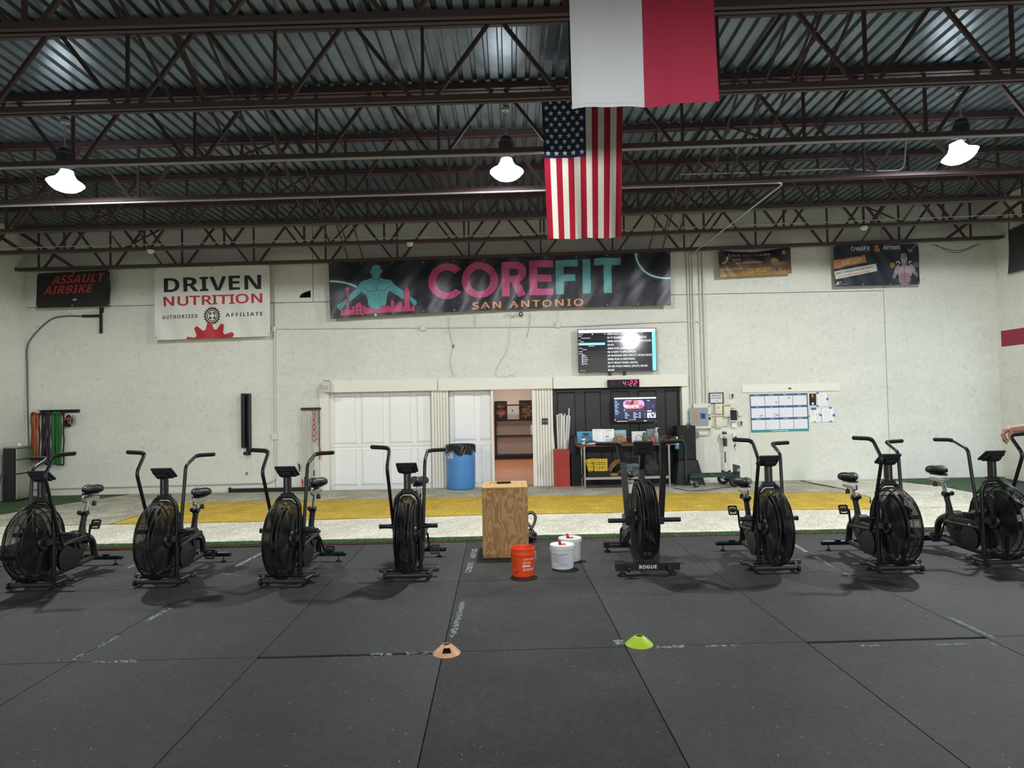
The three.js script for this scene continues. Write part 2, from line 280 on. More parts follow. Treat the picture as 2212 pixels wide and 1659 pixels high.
for (let r = -2; r <= 3; r++) for (let c = -8; c <= 8; c++) {
  const centre = c === 0, m = new THREE.Mesh(matGeo[((c * 5 + r * 3) % 3 + 3) % 3], matMats[centre ? 2 : (Math.abs(c * 7 + r * 3) % 5 === 0 ? 1 : 0)]);
  m.name = 'rubber_mat'; m.castShadow = m.receiveShadow = true;
  const gap = (r === 0 && (c === -1 || c === 2)) ? 0.03 : 0;
  m.position.set((c + 0.5) * cw, -0.0105, (r + 0.5) * rd + gap); 
  const wx = mA.x + m.position.x; if (wx - cw / 2 < XL || wx + cw / 2 > XR) continue;
  matFrame.add(m);
}
const edge = part('mat_edge_strip', [span(XL, mA.x - 7 * cw, -0.02, -0.001, edgeZ, 5), span(mA.x + 8 * cw, XR, -0.02, -0.001, edgeZ, 5), span(XL, XR, -0.02, -0.001, 5.0, ZB)], M.rubber, floor);

// turf: separate carpets cut to shape, lying on the slab, dark seams left open between them
const turfTex = (s, r, g, b, amp) => dataTex(1024, (u, v, i, j) => { const n = fbm(u, v, 6, 4, s), f = fbm(u, v, 128, 2, s + 4), h = hash(i, j, s + 7), k = 1 + (n - 0.5) * amp * 0.9 + (f - 0.5) * amp * 1.8 + (h - 0.5) * amp; return [r * k, g * k, b * k]; });
const turfBump = tiled(dataTex(512, (u, v, i, j) => 128 + 120 * (hash(i, j, 91) - 0.5) + 110 * (fbm(u, v, 64, 2, 92) - 0.5), false), 1.0);
const turf = (t, rough = 0.75) => std(0xffffff, rough, 0, { map: tiled(t, 1.6), bumpMap: turfBump, bumpScale: 0.02 });
M.turfWhite = turf(turfTex(201, 221, 217, 196, 0.3)); M.turfGrey = turf(turfTex(231, 186, 182, 160, 0.4)); M.turfYellow = turf(turfTex(261, 203, 169, 50, 0.3)); M.turfGreen = turf(turfTex(291, 52, 82, 42, 0.6));
function carpet(name, text, pix, mat, y = 0.012) {
  const p = pix.map((q) => (q.isVector3 ? q : onFloor(q[0], q[1], y)));
  const fine = []; p.forEach((a, i) => { const b = p[(i + 1) % p.length], n = Math.max(1, Math.ceil(a.distanceTo(b) / 0.12)); for (let k = 0; k < n; k++) { const q = a.clone().lerp(b, k / n); fine.push([q.x + (k ? rr(-0.012, 0.012) : 0), -q.z + (k ? rr(-0.012, 0.012) : 0)]); } });
  const g = at(extrude(fine, 0.03, 0), 0, 0, 0, -Math.PI / 2); g.translate(0, y - 0.03, 0); metreUV(g); const m = solo(name, text, 'turf', g, mat); return m;
}
const clampX = (v) => { v.x = Math.max(XL + 0.01, Math.min(XR - 0.01, v.x)); v.z = Math.max(ZW + 0.01, v.z); return v; };
const E = (px, py) => clampX(onFloor(px, py, 0.012));
const frontL = V(XL + 0.01, 0, edgeZ - 0.03), frontR = V(XR - 0.01, 0, edgeZ - 0.03);
const yB = [[242, 1132], [500, 1127], [780, 1119], [1050, 1111.5], [1300, 1107], [1510, 1101.5], [1880, 1099]], yT = [[383, 1087], [500, 1084], [780, 1079], [1000, 1073.5], [1300, 1069.5], [1510, 1064.5], [1790, 1064], [1842, 1064], [1878, 1074]];
const lowL = E(-60, 1139), lowR = V(XR - 0.01, 0, onFloor(1900, 1099).z);
carpet('yellow_turf', 'yellow artificial turf strip running in front of the white doors', [...yB, ...yT.slice().reverse()], M.turfYellow);
const dn = (q, d) => [q[0], q[1] + d];
carpet('white_turf', 'off-white artificial turf band between the bikes and the yellow strip', [V(XL + 0.01, 0, edgeZ - 0.26), V(XR - 0.01, 0, edgeZ - 0.26), lowR, ...yB.slice().reverse().map((q) => dn(q, 1.6)), lowL], M.turfWhite);
const gl = [E(-60, 1132), E(0, 1112), E(120, 1092), E(290, 1066)];
carpet('grey_turf', 'dirty grey-beige artificial turf along the foot of the back wall', [lowL, [239, 1131.4], [381, 1086.2], ...yT.slice(1).map((q) => dn(q, -0.8)), [1884, 1075], [1838, 1061], V(onFloor(1735, 1043).x, 0, ZW + 0.03), V(onFloor(290, 1066).x, 0, ZW + 0.03), ...gl.slice().reverse()], M.turfGrey);
carpet('white_turf', 'off-white turf corner piece beside the end of the yellow strip', [[1882, 1099.6], V(lowR.x, 0, lowR.z - 0.03), E(2225, 1082), E(2095, 1063), E(2030, 1050), V(onFloor(1905, 1040).x, 0, ZW + 0.03), V(onFloor(1737, 1043).x + 0.1, 0, ZW + 0.03), [1842, 1061], [1881, 1074]], M.turfWhite);
{ const a = V(onFloor(1736, 1043).x + 0.06, 0, ZW + 0.03), b = onFloor(1840, 1060.7), m = a.clone().lerp(b, 0.5); solo('turf_seam', 'thin dark green seam running from the wall to the end of the yellow strip', 'turf', at(boxM(0.05, 0.03, a.distanceTo(b)), m.x, -0.003, m.z, 0, Math.atan2(b.x - a.x, b.z - a.z)), M.turfGreen); }
carpet('green_turf', 'dark green turf wedge under the steel cabinet', [...gl.map((v) => v.clone().add(V(-0.02, 0, -0.01))), V(onFloor(290, 1066).x - 0.05, 0, ZW + 0.01), V(XL + 0.01, 0, ZW + 0.01), V(XL + 0.01, 0, gl[0].z)], M.turfGreen);
carpet('green_turf', 'green turf strip at the foot of the wall with the red stripe', [V(onFloor(1905, 1040).x + 0.05, 0, ZW + 0.01), E(2030, 1049), E(2095, 1062), E(2225, 1080), V(XR - 0.01, 0, ZW + 0.01)], M.turfGreen);
{ // green fringe along the mats, with real blades along its edge, and the faded red line beside it
  const fr = thing('turf_fringe', 'ragged green turf fringe along the edge of the rubber mats', 'turf');
  part('backing', span(XL + 0.01, XR - 0.01, -0.02, 0.008, edgeZ - 0.25, edgeZ - 0.03), M.turfGreen, fr);
  const blade = new THREE.BufferGeometry(); blade.setAttribute('position', new THREE.Float32BufferAttribute([-0.004, 0, 0, 0.004, 0, 0, 0.002, 0.022, 0.008], 3)); blade.computeVertexNormals();
  const n = 34000, im = new THREE.InstancedMesh(blade, std(0x4a6b38, 0.7, 0, { side: THREE.DoubleSide }), n), o = new THREE.Object3D(), col = new THREE.Color();
  for (let i = 0; i < n; i++) { o.position.set(rr(XL + 0.05, XR - 0.05), 0.0, edgeZ - 0.03 - 0.22 * rnd() ** 1.4); o.rotation.set(rr(-0.5, 0.5), rr(0, 6.28), rr(-0.6, 0.6)); o.scale.setScalar(rr(0.6, 1.15)); o.updateMatrix(); im.setMatrixAt(i, o.matrix); col.setHSL(rr(0.24, 0.31), rr(0.25, 0.45), rr(0.3, 0.72)); im.setColorAt(i, col); }
  im.name = 'turf_blades'; im.userData.kind = 'stuff'; im.castShadow = im.receiveShadow = true; fr.add(im);
  solo('floor_line', 'faded red line along the edge of the rubber mats', 'floor marking', span(XL + 0.01, XR - 0.01, -0.02, 0.001, edgeZ - 0.028, edgeZ - 0.008), std(0x7d4a3e, 0.85, 0, { map: tiled(grain, 0.6) }));
}
// worn pale tape marks stuck along the mat joints: many small flakes
{
  const flakes = [], mark = (a, b, wpx, dens) => { const A = onFloor(...a), B = onFloor(...b), L = A.distanceTo(B), dir = B.clone().sub(A).normalize(), side = V(dir.z, 0, -dir.x); for (let i = 0; i < L * dens * 1.9; i++) { const t = rnd(); if (pn(t * L * 5 + a[0], 3.3, 997, 7) < 0.36) continue; const p = A.clone().lerp(B, t).addScaledVector(side, rr(-wpx, wpx)), r = rr(0.003, 0.011), k = 5 + Math.floor(rnd() * 3), s = new THREE.Shape(Array.from({ length: k }, (_, j) => { const q = j / k * 6.283, m = r * rr(0.5, 1.2); return new THREE.Vector2(Math.cos(q) * m, Math.sin(q) * m); })); flakes.push(new THREE.ShapeGeometry(s).rotateX(-Math.PI / 2).translate(p.x, 0.0006 + rnd() * 0.0005, p.z)); } };
  mark([1029, 1176], [1010, 1240], 0.03, 200); mark([1000, 1300], [974, 1390], 0.02, 160); mark([574, 1190], [510, 1224], 0.02, 230); mark([368, 1314], [158, 1426], 0.02, 130); mark([200, 1430], [300, 1428], 0.02, 120);
  mark([800, 1414], [935, 1410], 0.02, 110); mark([1328, 1376], [1342, 1392], 0.03, 400); mark([1415, 1398], [1480, 1396], 0.02, 220); mark([1500, 1396], [1600, 1394], 0.012, 90); mark([1858, 1395], [2150, 1391], 0.016, 230); mark([2050, 1333], [2148, 1379], 0.015, 230); mark([1712, 1175], [1760, 1202], 0.02, 260); mark([1760, 1202], [1840, 1246], 0.015, 110);
  mark([275, 1228], [312, 1210], 0.012, 160); mark([480, 1238], [560, 1250], 0.01, 60);
  const m = solo('tape_residue', 'worn pale blue-grey tape residue along the rubber mat joints', 'floor marking', merge(flakes), std(0x87949a, 0.8)); m.userData.kind = 'stuff';
  const bits = []; for (let i = 0; i < 45; i++) { const p = onFloor(rr(100, 2150), rr(1260, 1640)), s = rr(0.001, 0.0032); bits.push(ball(s, p.x, 0.002, p.z, rr(0.6, 1.8), 0.5, 1, 5)); }
  const d = solo('lint', 'tiny pale crumbs scattered over the rubber mats', 'debris', merge(bits), M.white); d.userData.kind = 'stuff';
}
// ------------------------------------------------------------------ air bikes (fan towards the viewer; local +z is forward, y = 0 the mat)
M.frame = std(0x17181b, 0.38, 0.1); M.frameWorn = std(0x3b3934, 0.42, 0.35); M.grip = std(0x0e0f10, 0.7); M.wire = std(0x1a1b1d, 0.35, 0.4); M.blade = std(0x202123, 0.55); M.vinyl = std(0x131416, 0.4);
M.silver = std(0xb9bbbd, 0.3, 0.9);
function cageParts(R, half, wires, rings, wireR) {
  const prof = [[-half, 0.06], [-half, R * 0.78], [-half * 0.82, R * 0.92], [-half * 0.4, R], [half * 0.4, R], [half * 0.82, R * 0.92], [half, R * 0.78], [half, 0.06]];
  const w = [];
  for (let k = 0; k < wires; k++) { const a = k / wires * Math.PI * 2, c = Math.cos(a), s = Math.sin(a); w.push(sweep(prof.map(([x, r]) => V(x, r * c, r * s)), wireR, 3)); }
  for (const sd of [-1, 1]) for (let k = 0; k < rings; k++) { const r = R * (0.2 + 0.58 * k / (rings - 1)); w.push(torus(r, wireR * 0.9, sd * half, 0, 0, 0, Math.PI / 2, 0, 56, 3)); }
  const rim = []; for (const x of [-half * 0.98, -half * 0.8, -half * 0.42, half * 0.42, half * 0.8, half * 0.98]) { const r = Math.abs(x) > half * 0.9 ? R * 0.8 : Math.abs(x) > half * 0.6 ? R * 0.925 : R; rim.push(torus(r, Math.abs(x) > half * 0.6 && Math.abs(x) < half * 0.9 ? 0.0075 : 0.0045, x, 0, 0, 0, Math.PI / 2, 0, 64, 6)); }
  for (let k = 1; k < 4; k++) rim.push(torus(R + 0.001, 0.003, (k - 2) * half * 0.22, 0, 0, 0, Math.PI / 2, 0, 64, 4));
  return { wires: merge(w), rim: merge(rim) };
}
function bladeSet(n, R, wid) { const b = []; for (let k = 0; k < n; k++) { const g = box(0.004, R - 0.07, wid, 0, 0.05 + (R - 0.07) / 2, 0, 0, 0.75, 0); b.push(at(g, 0, 0, 0, k / n * Math.PI * 2)); } return b; }
function saddleGeo() {                                    // length along z, nose forward
  const g = new THREE.SphereGeometry(1, 32, 20), p = g.attributes.position;
  for (let i = 0; i < p.count; i++) {
    const x = p.getX(i), y = p.getY(i), z = p.getZ(i), t = (z + 1) / 2, w = 0.116 - 0.072 * THREE.MathUtils.smoothstep(t, 0.28, 0.85), h = y > 0 ? 0.046 - 0.012 * t : 0.036 - 0.01 * t;
    const lobe = y > 0 ? -0.014 * Math.exp(-((x / 0.22) ** 2)) * (1 - t) : 0, sx = Math.sign(x) * Math.abs(x) ** 0.85;
    p.setXYZ(i, sx * w, Math.sign(y) * Math.abs(y) ** 0.75 * h + lobe, z * 0.135);
  }
  g.computeVertexNormals(); return g;
}
const pedalGeo = (() => { const e = []; for (const s of [-1, 1]) e.push(box(0.085, 0.014, 0.012, 0, 0, s * 0.04), box(0.012, 0.022, 0.085, s * 0.04, 0, 0)); e.push(cyl(0.011, 0.011, 0.09, 0, 0, 0, 0, 0, Math.PI / 2, 10), box(0.05, 0.012, 0.01, 0, 0, 0.018), box(0.05, 0.012, 0.01, 0, 0, -0.018)); for (let k = -1; k <= 1; k++) for (const s of [-1, 1]) e.push(box(0.014, 0.02, 0.006, k * 0.027, 0.004, s * 0.046)); return merge(e); })();
const lettering = paint(512, 64, (x, w, h) => { x.fillStyle = '#17181b'; x.fillRect(0, 0, w, h); label(x, 'ASSAULTFITNESS', w / 2, h / 2 + 2, 40, '#8d9092', { w: 480, skew: -0.2 }); });
const CY = 0.43, CZ = 0.09, FR = 0.36;
const air = cageParts(FR, 0.078, 150, 30, 0.0018);
function makeAirBike(text, phase) {
  const b = thing('air_bike', text, 'exercise bike', [0, 0, 0], 0, 'round-tube air bikes in the row');
  const cage = part('fan_cage', air.wires.clone().translate(0, CY, CZ), M.wire, b); part('cage_rim', air.rim.clone().translate(0, CY, CZ), M.frame, cage);
  part('fan', [...bladeSet(8, 0.315, 0.105), cyl(0.045, 0.045, 0.12, 0, 0, 0, 0, 0, Math.PI / 2)].map((g) => g.translate(0, CY, CZ)), M.blade, b);
  for (const s of [-1, 1]) part('hub_cover', [cyl(0.07, 0.078, 0.018, s * 0.09, CY, CZ, 0, 0, s * -Math.PI / 2, 28), cyl(0.018, 0.018, 0.05, s * 0.105, CY, CZ, 0, 0, Math.PI / 2), rbox(0.02, 0.06, CZ + 0.04, 0.004, s * 0.118, CY, CZ / 2)], M.black, b);
  // hoop fork over the fan
  const arc = []; for (let k = 0; k <= 14; k++) { const a = Math.PI * (1 - k / 14); arc.push(V(0.118 * Math.cos(a), 0.70 + 0.125 * Math.sin(a), 0)); }
  part('fork', [sweep([V(-0.118, 0.07, 0), V(-0.118, 0.5, 0), ...arc, V(0.118, 0.5, 0), V(0.118, 0.07, 0)], 0.021, 10), box(0.05, 0.012, 0.05, -0.118, 0.085, 0), box(0.05, 0.012, 0.05, 0.118, 0.085, 0)], M.frame, b);
  // console on its post
  part('console_post', [rbox(0.066, 0.22, 0.044, 0.006, 0, 0.915, -0.004), rbox(0.12, 0.05, 0.06, 0.012, 0, 0.822, -0.004)], M.frame, b);
  const logo = part('post_lettering', at(new THREE.PlaneGeometry(0.17, 0.03), 0, 0.91, 0.0188, 0, 0, -Math.PI / 2), std(0xffffff, 0.5, 0, { map: lettering }), b, 'grey lettering down the console post');
  const con = part('console', [rbox(0.2, 0.022, 0.15, 0.006, 0, 0, 0), rbox(0.17, 0.03, 0.12, 0.008, 0, -0.02, 0.004), rbox(0.1, 0.04, 0.06, 0.008, 0, -0.045, 0.015)].map((g) => at(g, 0, 1.055, 0, -0.62, 0, 0)), M.blackMatte, b);
  part('console_screen', at(rbox(0.17, 0.003, 0.09, 0.001, 0, 0.0125, 0), 0, 1.055, 0, -0.62, 0, 0), M.blackGloss, con);
  // moving handle levers, one forward, one back
  for (const s of [-1, 1]) {
    const lean = 0.12 - s * 0.24 * phase, piv = V(s * 0.15, 0.485, -0.03), tilt = (v) => { const d = v.clone().sub(piv); return V(d.x, d.y * Math.cos(lean) - d.z * Math.sin(lean), d.y * Math.sin(lean) + d.z * Math.cos(lean)).add(piv); };
    const lever = fillet([V(s * 0.142, 0.34, -0.05), V(s * 0.145, 0.50, -0.03), V(s * 0.16, 1.115, -0.03), V(s * 0.162, 1.225, -0.238), V(s * 0.33, 1.232, -0.25)], 0.05, 6).map(tilt);
    const n = lever.length, lv = part('handle_lever', [sweep(lever.slice(0, n - 1).concat(lever[n - 2].clone().lerp(lever[n - 1], 0.2)), 0.0165, 10), cyl(0.024, 0.024, 0.05, s * 0.15, 0.485, -0.03, 0, 0, Math.PI / 2)], M.frame, b);
    const neck = lever[n - 5], g0 = [lever[n - 6], lever[n - 5], lever[n - 4], lever[n - 3], lever[n - 2], lever[n - 1]];
    part('foam_grip', [sweep(g0, 0.0205, 12), ball(0.0205, lever[n - 1].x, lever[n - 1].y, lever[n - 1].z, 1, 1, 1, 12)], M.grip, lv);
    part('foot_peg', [cyl(0.021, 0.021, 0.13, s * 0.21, 0.485, -0.03, 0, 0, Math.PI / 2), cyl(0.023, 0.023, 0.012, s * 0.277, 0.485, -0.03, 0, 0, Math.PI / 2)], M.rubber, b);
    const low = tilt(V(s * 0.142, 0.35, -0.055)); part('link_rod', [rod(low, V(s * 0.12, 0.36 + s * 0.03, -0.5), 0.014), ball(0.022, low.x, low.y, low.z), ball(0.02, s * 0.12, 0.36 + s * 0.03, -0.5)], M.frameWorn, b);
  }
  // base and rear foot
  part('front_stabilizer', [sweep(fillet([V(-0.27, 0.068, -0.02), V(0.27, 0.068, -0.02)], 0.02), 0.026, 12), ball(0.026, -0.27, 0.068, -0.02), ball(0.026, 0.27, 0.068, -0.02),
    rod(V(-0.19, 0.05, 0.135), V(0.19, 0.05, 0.135), 0.022), rod(V(-0.19, 0.05, 0.135), V(-0.235, 0.066, -0.02), 0.02), rod(V(0.19, 0.05, 0.135), V(0.235, 0.066, -0.02), 0.02), box(0.09, 0.008, 0.07, 0, 0.094, -0.02)], M.frameWorn, b);
  for (const s of [-1, 1]) {
    part('transport_wheel', [cyl(0.034, 0.034, 0.024, s * 0.205, 0.042, 0.135, 0, 0, Math.PI / 2, 24), cyl(0.012, 0.012, 0.036, s * 0.205, 0.042, 0.135, 0, 0, Math.PI / 2)], M.rubber, b);
    for (const z of [-0.02, -0.87]) part('levelling_foot', [cyl(0.006, 0.006, 0.05, s * 0.2, 0.035, z, 0, 0, 0, 8), cyl(0.018, 0.027, 0.014, s * 0.2, 0.009, z), cyl(0.027, 0.028, 0.006, s * 0.2, 0.003, z)], M.rubber, b);
  }
  part('main_beam', [sweep(fillet([V(0, 0.075, -0.02), V(0, 0.075, -0.3), V(0, 0.105, -0.87)], 0.1), 0.027, 10, false, 0.8)], M.frameWorn, b);
  part('rear_stabilizer', [rod(V(-0.265, 0.082, -0.87), V(0.265, 0.082, -0.87), 0.026, 12), ...[-1, 1].map((s) => ball(0.026, s * 0.265, 0.082, -0.87, 0.7)), ...[-1, 1].map((s) => rbox(0.06, 0.02, 0.04, 0.005, s * 0.1, 0.11, -0.87))], M.frame, b);
  part('rear_arch', sweep(fillet([V(0, 0.09, -0.83), V(0, 0.28, -0.80), V(0, 0.36, -0.66), V(0, 0.35, -0.52)], 0.13, 8), 0.03, 12, false, 1.35), M.frame, b);
  // drive case: round at the crank, running down to the beam
  const hull = []; for (let k = 0; k <= 12; k++) { const a = 0.35 + k / 12 * 3.5; hull.push([0.52 + 0.105 * Math.cos(a - 0.9), 0.315 + 0.105 * Math.sin(a - 0.9)]); }
  hull.length = 0;
  for (let k = 0; k <= 16; k++) { const a = -0.6 + k / 16 * 3.7; hull.push([0.53 + 0.108 * Math.cos(a), 0.32 + 0.108 * Math.sin(a)]); }
  hull.push([0.40, 0.20], [0.33, 0.10], [0.40, 0.075], [0.50, 0.13]);
  const rot = (g) => at(g, -0.045, 0, 0, 0, Math.PI / 2, 0);   // shape x -> -z, depth -> +x
  part('drive_cover', rot(extrude(hull, 0.09, 0.008)), M.frame, b);
  for (const s of [-1, 1]) part('drive_bracket', [cyl(0.12, 0.12, 0.03, s * 0.1, 0.22, -0.2, 0, 0, Math.PI / 2, 28), at(extrude([[0.0, 0.47], [0.0, 0.41], [0.18, 0.28], [0.22, 0.31]], 0.006), s * 0.1, 0, 0, 0, Math.PI / 2, 0), at(extrude([[0.0, 0.40], [0.0, 0.36], [0.5, 0.34], [0.5, 0.38]], 0.02), s * 0.09, 0, 0, 0, Math.PI / 2, 0)], M.frame, b);
  const crank = part('crank', [cyl(0.018, 0.018, 0.24, 0, 0, 0, 0, 0, Math.PI / 2), ...[-1, 1].map((s) => rod(V(s * 0.12, 0, 0), V(s * 0.14, -s * 0.175, 0), 0.011))], M.black, b); crank.position.set(0, 0.32, -0.53);
  for (const s of [-1, 1]) { const p = part('pedal', pedalGeo, M.black, crank); p.position.set(s * 0.195, -s * 0.175, 0); p.rotation.x = 0.2; }
  part('chain_disc', [cyl(0.075, 0.075, 0.012, 0.06, 0.32, -0.53, 0, 0, Math.PI / 2, 28), torus(0.085, 0.006, -0.056, 0.32, -0.53, 0, Math.PI / 2)], M.dusty, b);
  // seat
  part('seat_tube', [sweep([V(0, 0.30, -0.56), V(0, 0.60, -0.665)], 0.030, 12, false, 0.8), at(extrude([[0.52, 0.34], [0.66, 0.34], [0.655, 0.48], [0.62, 0.48]], 0.03), -0.015, 0, 0, 0, Math.PI / 2, 0)], M.frame, b);
  const col = part('seat_collar', [at(rbox(0.066, 0.05, 0.066, 0.01), 0, 0.59, -0.662, 0.34)], M.black, b); part('seat_knob', [rod(V(0, 0.60, -0.64), V(0, 0.61, -0.58), 0.012), ball(0.025, 0, 0.612, -0.57, 1, 1, 0.8)], M.black, col);
  part('seat_post', [sweep([V(0, 0.50, -0.63), V(0, 0.68, -0.692)], 0.021, 12)], M.chrome, b);
  const sl = part('seat_slider', [rbox(0.038, 0.026, 0.24, 0.004, 0, 0.69, -0.76, 0.05), box(0.052, 0.008, 0.22, 0, 0.705, -0.76, 0.05)], M.silver, b);
  part('seat_bracket', [sweep(fillet([V(0, 0.68, -0.635), V(0, 0.69, -0.615), V(0, 0.75, -0.615), V(0, 0.753, -0.71)], 0.02), 0.011, 8)], M.chrome, sl);
  part('slider_knob', [cyl(0.008, 0.008, 0.03, 0, 0.67, -0.81), cyl(0.02, 0.024, 0.045, 0, 0.64, -0.81)], M.black, sl);
  const sad = part('saddle', at(saddleGeo().scale(1, 1.35, 1), 0, 0.80, -0.75, -0.04), M.vinyl, b); part('saddle_base', [rbox(0.1, 0.02, 0.16, 0.006, 0, 0.757, -0.75), ...[-1, 1].map((s) => rod(V(s * 0.02, 0.752, -0.67), V(s * 0.045, 0.76, -0.83), 0.005, 6))], M.black, sad);
  return b;
}
const bikeSpots = [                                       // x, z, turn, crank angle, lever phase, seat height above 0.80, label
  [-4.53, -6.55, 0.0, Math.PI, -1, 0.03, 'black round-tube air bike in front of the hanging resistance bands'],
  [-3.375, -6.59, 0.0, 0.15, 1, -0.03, 'black round-tube air bike second in the row from the resistance band end'],
  [-2.16, -6.51, -0.07, 0.5, 1, 0.06, 'black round-tube air bike in front of the jump rope rack, third in the row'],
  [-1.035, -6.63, 0.0, 0.1, 1, 0.04, 'black round-tube air bike next to the plywood box, in front of the blue barrel'],
  [2.475, -6.64, 0.0, 0.1, 1, -0.04, 'black round-tube air bike next to the square-framed bike, below the wall calendar'],
  [3.59, -6.55, 0.0, 0.1, 1, 0.0, 'black round-tube air bike with raised pedal, second from the square-framed bike'],
  [4.685, -6.69, 0.07, Math.PI + 0.3, -1, 0.04, 'black round-tube air bike ending the row, a hand draped over its handle'],
  [-5.72, -6.6, 0.0, 0.1, 1, 0.0, 'black round-tube air bike of which only a rear foot shows, beyond the others'],
];
const proto = { 1: makeAirBike(bikeSpots[1][6], 1), [-1]: makeAirBike(bikeSpots[0][6], -1) };
const bikes = bikeSpots.map(([x, z, turn, a, ph, up, text], i) => {
  const b = i > 1 ? copyOf(proto[ph], [x, 0, z], turn, text) : proto[ph]; b.position.set(x, 0, z); b.rotation.y = turn; return b;
});
bikeSpots.forEach(([, , , a, , up], i) => { for (const o of bikes[i].children) {
  if (o.name === 'crank') { o.rotation.x = a; o.children.forEach((p) => { p.rotation.x = 1.15 - a; }); }
  if (['seat_post', 'seat_slider', 'saddle'].includes(o.name)) o.position.set(0, up, -0.34 * up);
} });

// the square-framed bike with ROGUE on its foot
{
  const b = thing('air_bike', 'heavy square-framed black air bike with white lettering on its front foot', 'exercise bike', [1.257, 0, -6.62]);
  const c = 0.52, R = 0.375, cg = cageParts(R, 0.085, 160, 30, 0.0018);
  const cage = part('fan_cage', cg.wires.translate(0, c, 0), M.wire, b); part('cage_rim', cg.rim.translate(0, c, 0), M.frame, cage);
  part('fan', [...bladeSet(6, 0.33, 0.15), cyl(0.06, 0.06, 0.13, 0, 0, 0, 0, 0, Math.PI / 2)].map((g) => g.translate(0, c, 0)), M.blade, b);
  for (const s of [-1, 1]) {
    part('upright', [bar(V(s * 0.1, 0.1, 0.02), V(s * 0.125, 0.52, 0.0), 0.05, 0.025, V(0, 0, 1)), bar(V(s * 0.125, 0.5, 0), V(s * 0.125, 0.56, -0.25), 0.02, 0.07)], M.frame, b);
    part('hub_cover', cyl(0.085, 0.09, 0.016, s * 0.096, c, 0, 0, 0, Math.PI / 2, 28), M.black, b);
    const ln = s * 0.1, pv = V(s * 0.16, 0.5, -0.02), tl = (x, y, z) => V(s * x, pv.y + (y - pv.y) * Math.cos(ln) - z * Math.sin(ln), -0.02 + (y - pv.y) * Math.sin(ln) + z * Math.cos(ln));
    const lv = part('handle_lever', [bar(tl(0.16, 0.46, 0), tl(0.185, 1.06, 0.02), 0.026, 0.055, V(1, 0, 0)), bar(tl(0.185, 1.05, 0.02), tl(0.205, 1.235, -0.1), 0.026, 0.055, V(1, 0, 0)), at(rbox(0.055, 0.07, 0.07, 0.01), s * 0.16, 0.5, -0.02)], M.frame, b);
    const e0 = tl(0.205, 1.245, -0.1), e1 = e0.clone().add(V(s * 0.2, 0, -0.09)); part('rubber_grip', [rod(e0, e1, 0.021, 12), ball(0.021, e1.x, e1.y, e1.z)], M.grip, lv);
    part('foot_peg', [cyl(0.022, 0.022, 0.17, s * 0.265, 0.5, -0.02, 0, 0, Math.PI / 2)], M.rubber, b);
    part('link_rod', bar(V(s * 0.15, 0.44, -0.04), V(s * 0.13, 0.32, -0.5), 0.018, 0.03), M.frame, b);
    part('transport_wheel', cyl(0.032, 0.032, 0.026, s * 0.19, 0.07, 0.13, 0, 0, Math.PI / 2, 24), M.rubber, b);
    for (const z of [0.07, -0.95]) part('levelling_foot', [cyl(0.034, 0.036, 0.018, s * 0.24, 0.009, z), cyl(0.01, 0.01, 0.04, s * 0.24, 0.03, z)], M.rubber, b);
  }
  part('front_foot', [box(0.61, 0.07, 0.07, 0, 0.078, 0.07), box(0.14, 0.1, 0.03, 0, 0.1, 0.03)], M.frame, b);
  const logo = paint(512, 96, (x, w, h) => { x.fillStyle = '#17181b'; x.fillRect(0, 0, w, h); label(x, 'ROGUE', w / 2, h / 2 + 3, 84, '#e6e7e8', { w: 470 }); });
  part('foot_lettering', at(new THREE.PlaneGeometry(0.19, 0.05), 0, 0.08, 0.1055), std(0xffffff, 0.5, 0, { map: logo }), b, 'white lettering on the front foot');
  part('console_post', [bar(V(0, 0.86, -0.1), V(0, 1.0, -0.1), 0.055, 0.05, V(1, 0, 0)), bar(V(0, 0.99, -0.1), V(0, 1.16, -0.02), 0.055, 0.05, V(1, 0, 0)), bar(V(0, 0.5, -0.44), V(0, 0.9, -0.1), 0.055, 0.06, V(1, 0, 0))], M.frame, b);
  part('console', [at(rbox(0.185, 0.14, 0.045, 0.008), 0, 1.2, 0.0, 0.35), at(rbox(0.07, 0.05, 0.03, 0.004), 0, 1.17, 0.03, 0.35)], M.blackMatte, b);
  part('main_beam', [bar(V(0, 0.1, 0.06), V(0, 0.1, -0.95), 0.06, 0.07), bar(V(0, 0.1, -0.45), V(0, 0.36, -0.45), 0.06, 0.09, V(0, 0, 1))], M.frame, b);
  part('rear_foot', box(0.56, 0.06, 0.065, 0, 0.078, -0.95), M.frame, b);
  part('drive_cover', [cyl(0.15, 0.15, 0.06, 0.02, 0.34, -0.52, 0, 0, Math.PI / 2, 32), at(extrude([[0.0, 0.60], [0.0, 0.44], [0.5, 0.20], [0.5, 0.48]], 0.05, 0.006), -0.135, 0, 0, 0, Math.PI / 2, 0)], M.black, b);
  const crank = part('crank', [cyl(0.018, 0.018, 0.3, 0, 0, 0, 0, 0, Math.PI / 2), ...[-1, 1].map((s) => rod(V(s * 0.15, 0, 0), V(s * 0.16, s * 0.17, 0), 0.013))], M.black, b); crank.position.set(0, 0.33, -0.52);
  for (const s of [-1, 1]) { const p = part('pedal', pedalGeo, M.black, crank); p.position.set(s * 0.22, s * 0.17, 0); }
  part('seat_tube', bar(V(0, 0.3, -0.58), V(0, 0.66, -0.72), 0.06, 0.06), M.frame, b);
  part('seat_post', [bar(V(0, 0.6, -0.7), V(0, 0.78, -0.76), 0.045, 0.045), box(0.05, 0.03, 0.26, 0, 0.8, -0.8)], M.steel, b);
  part('seat_knob', [rod(V(0, 0.63, -0.68), V(-0.06, 0.64, -0.66), 0.01), ball(0.024, -0.075, 0.64, -0.655)], M.black, b);
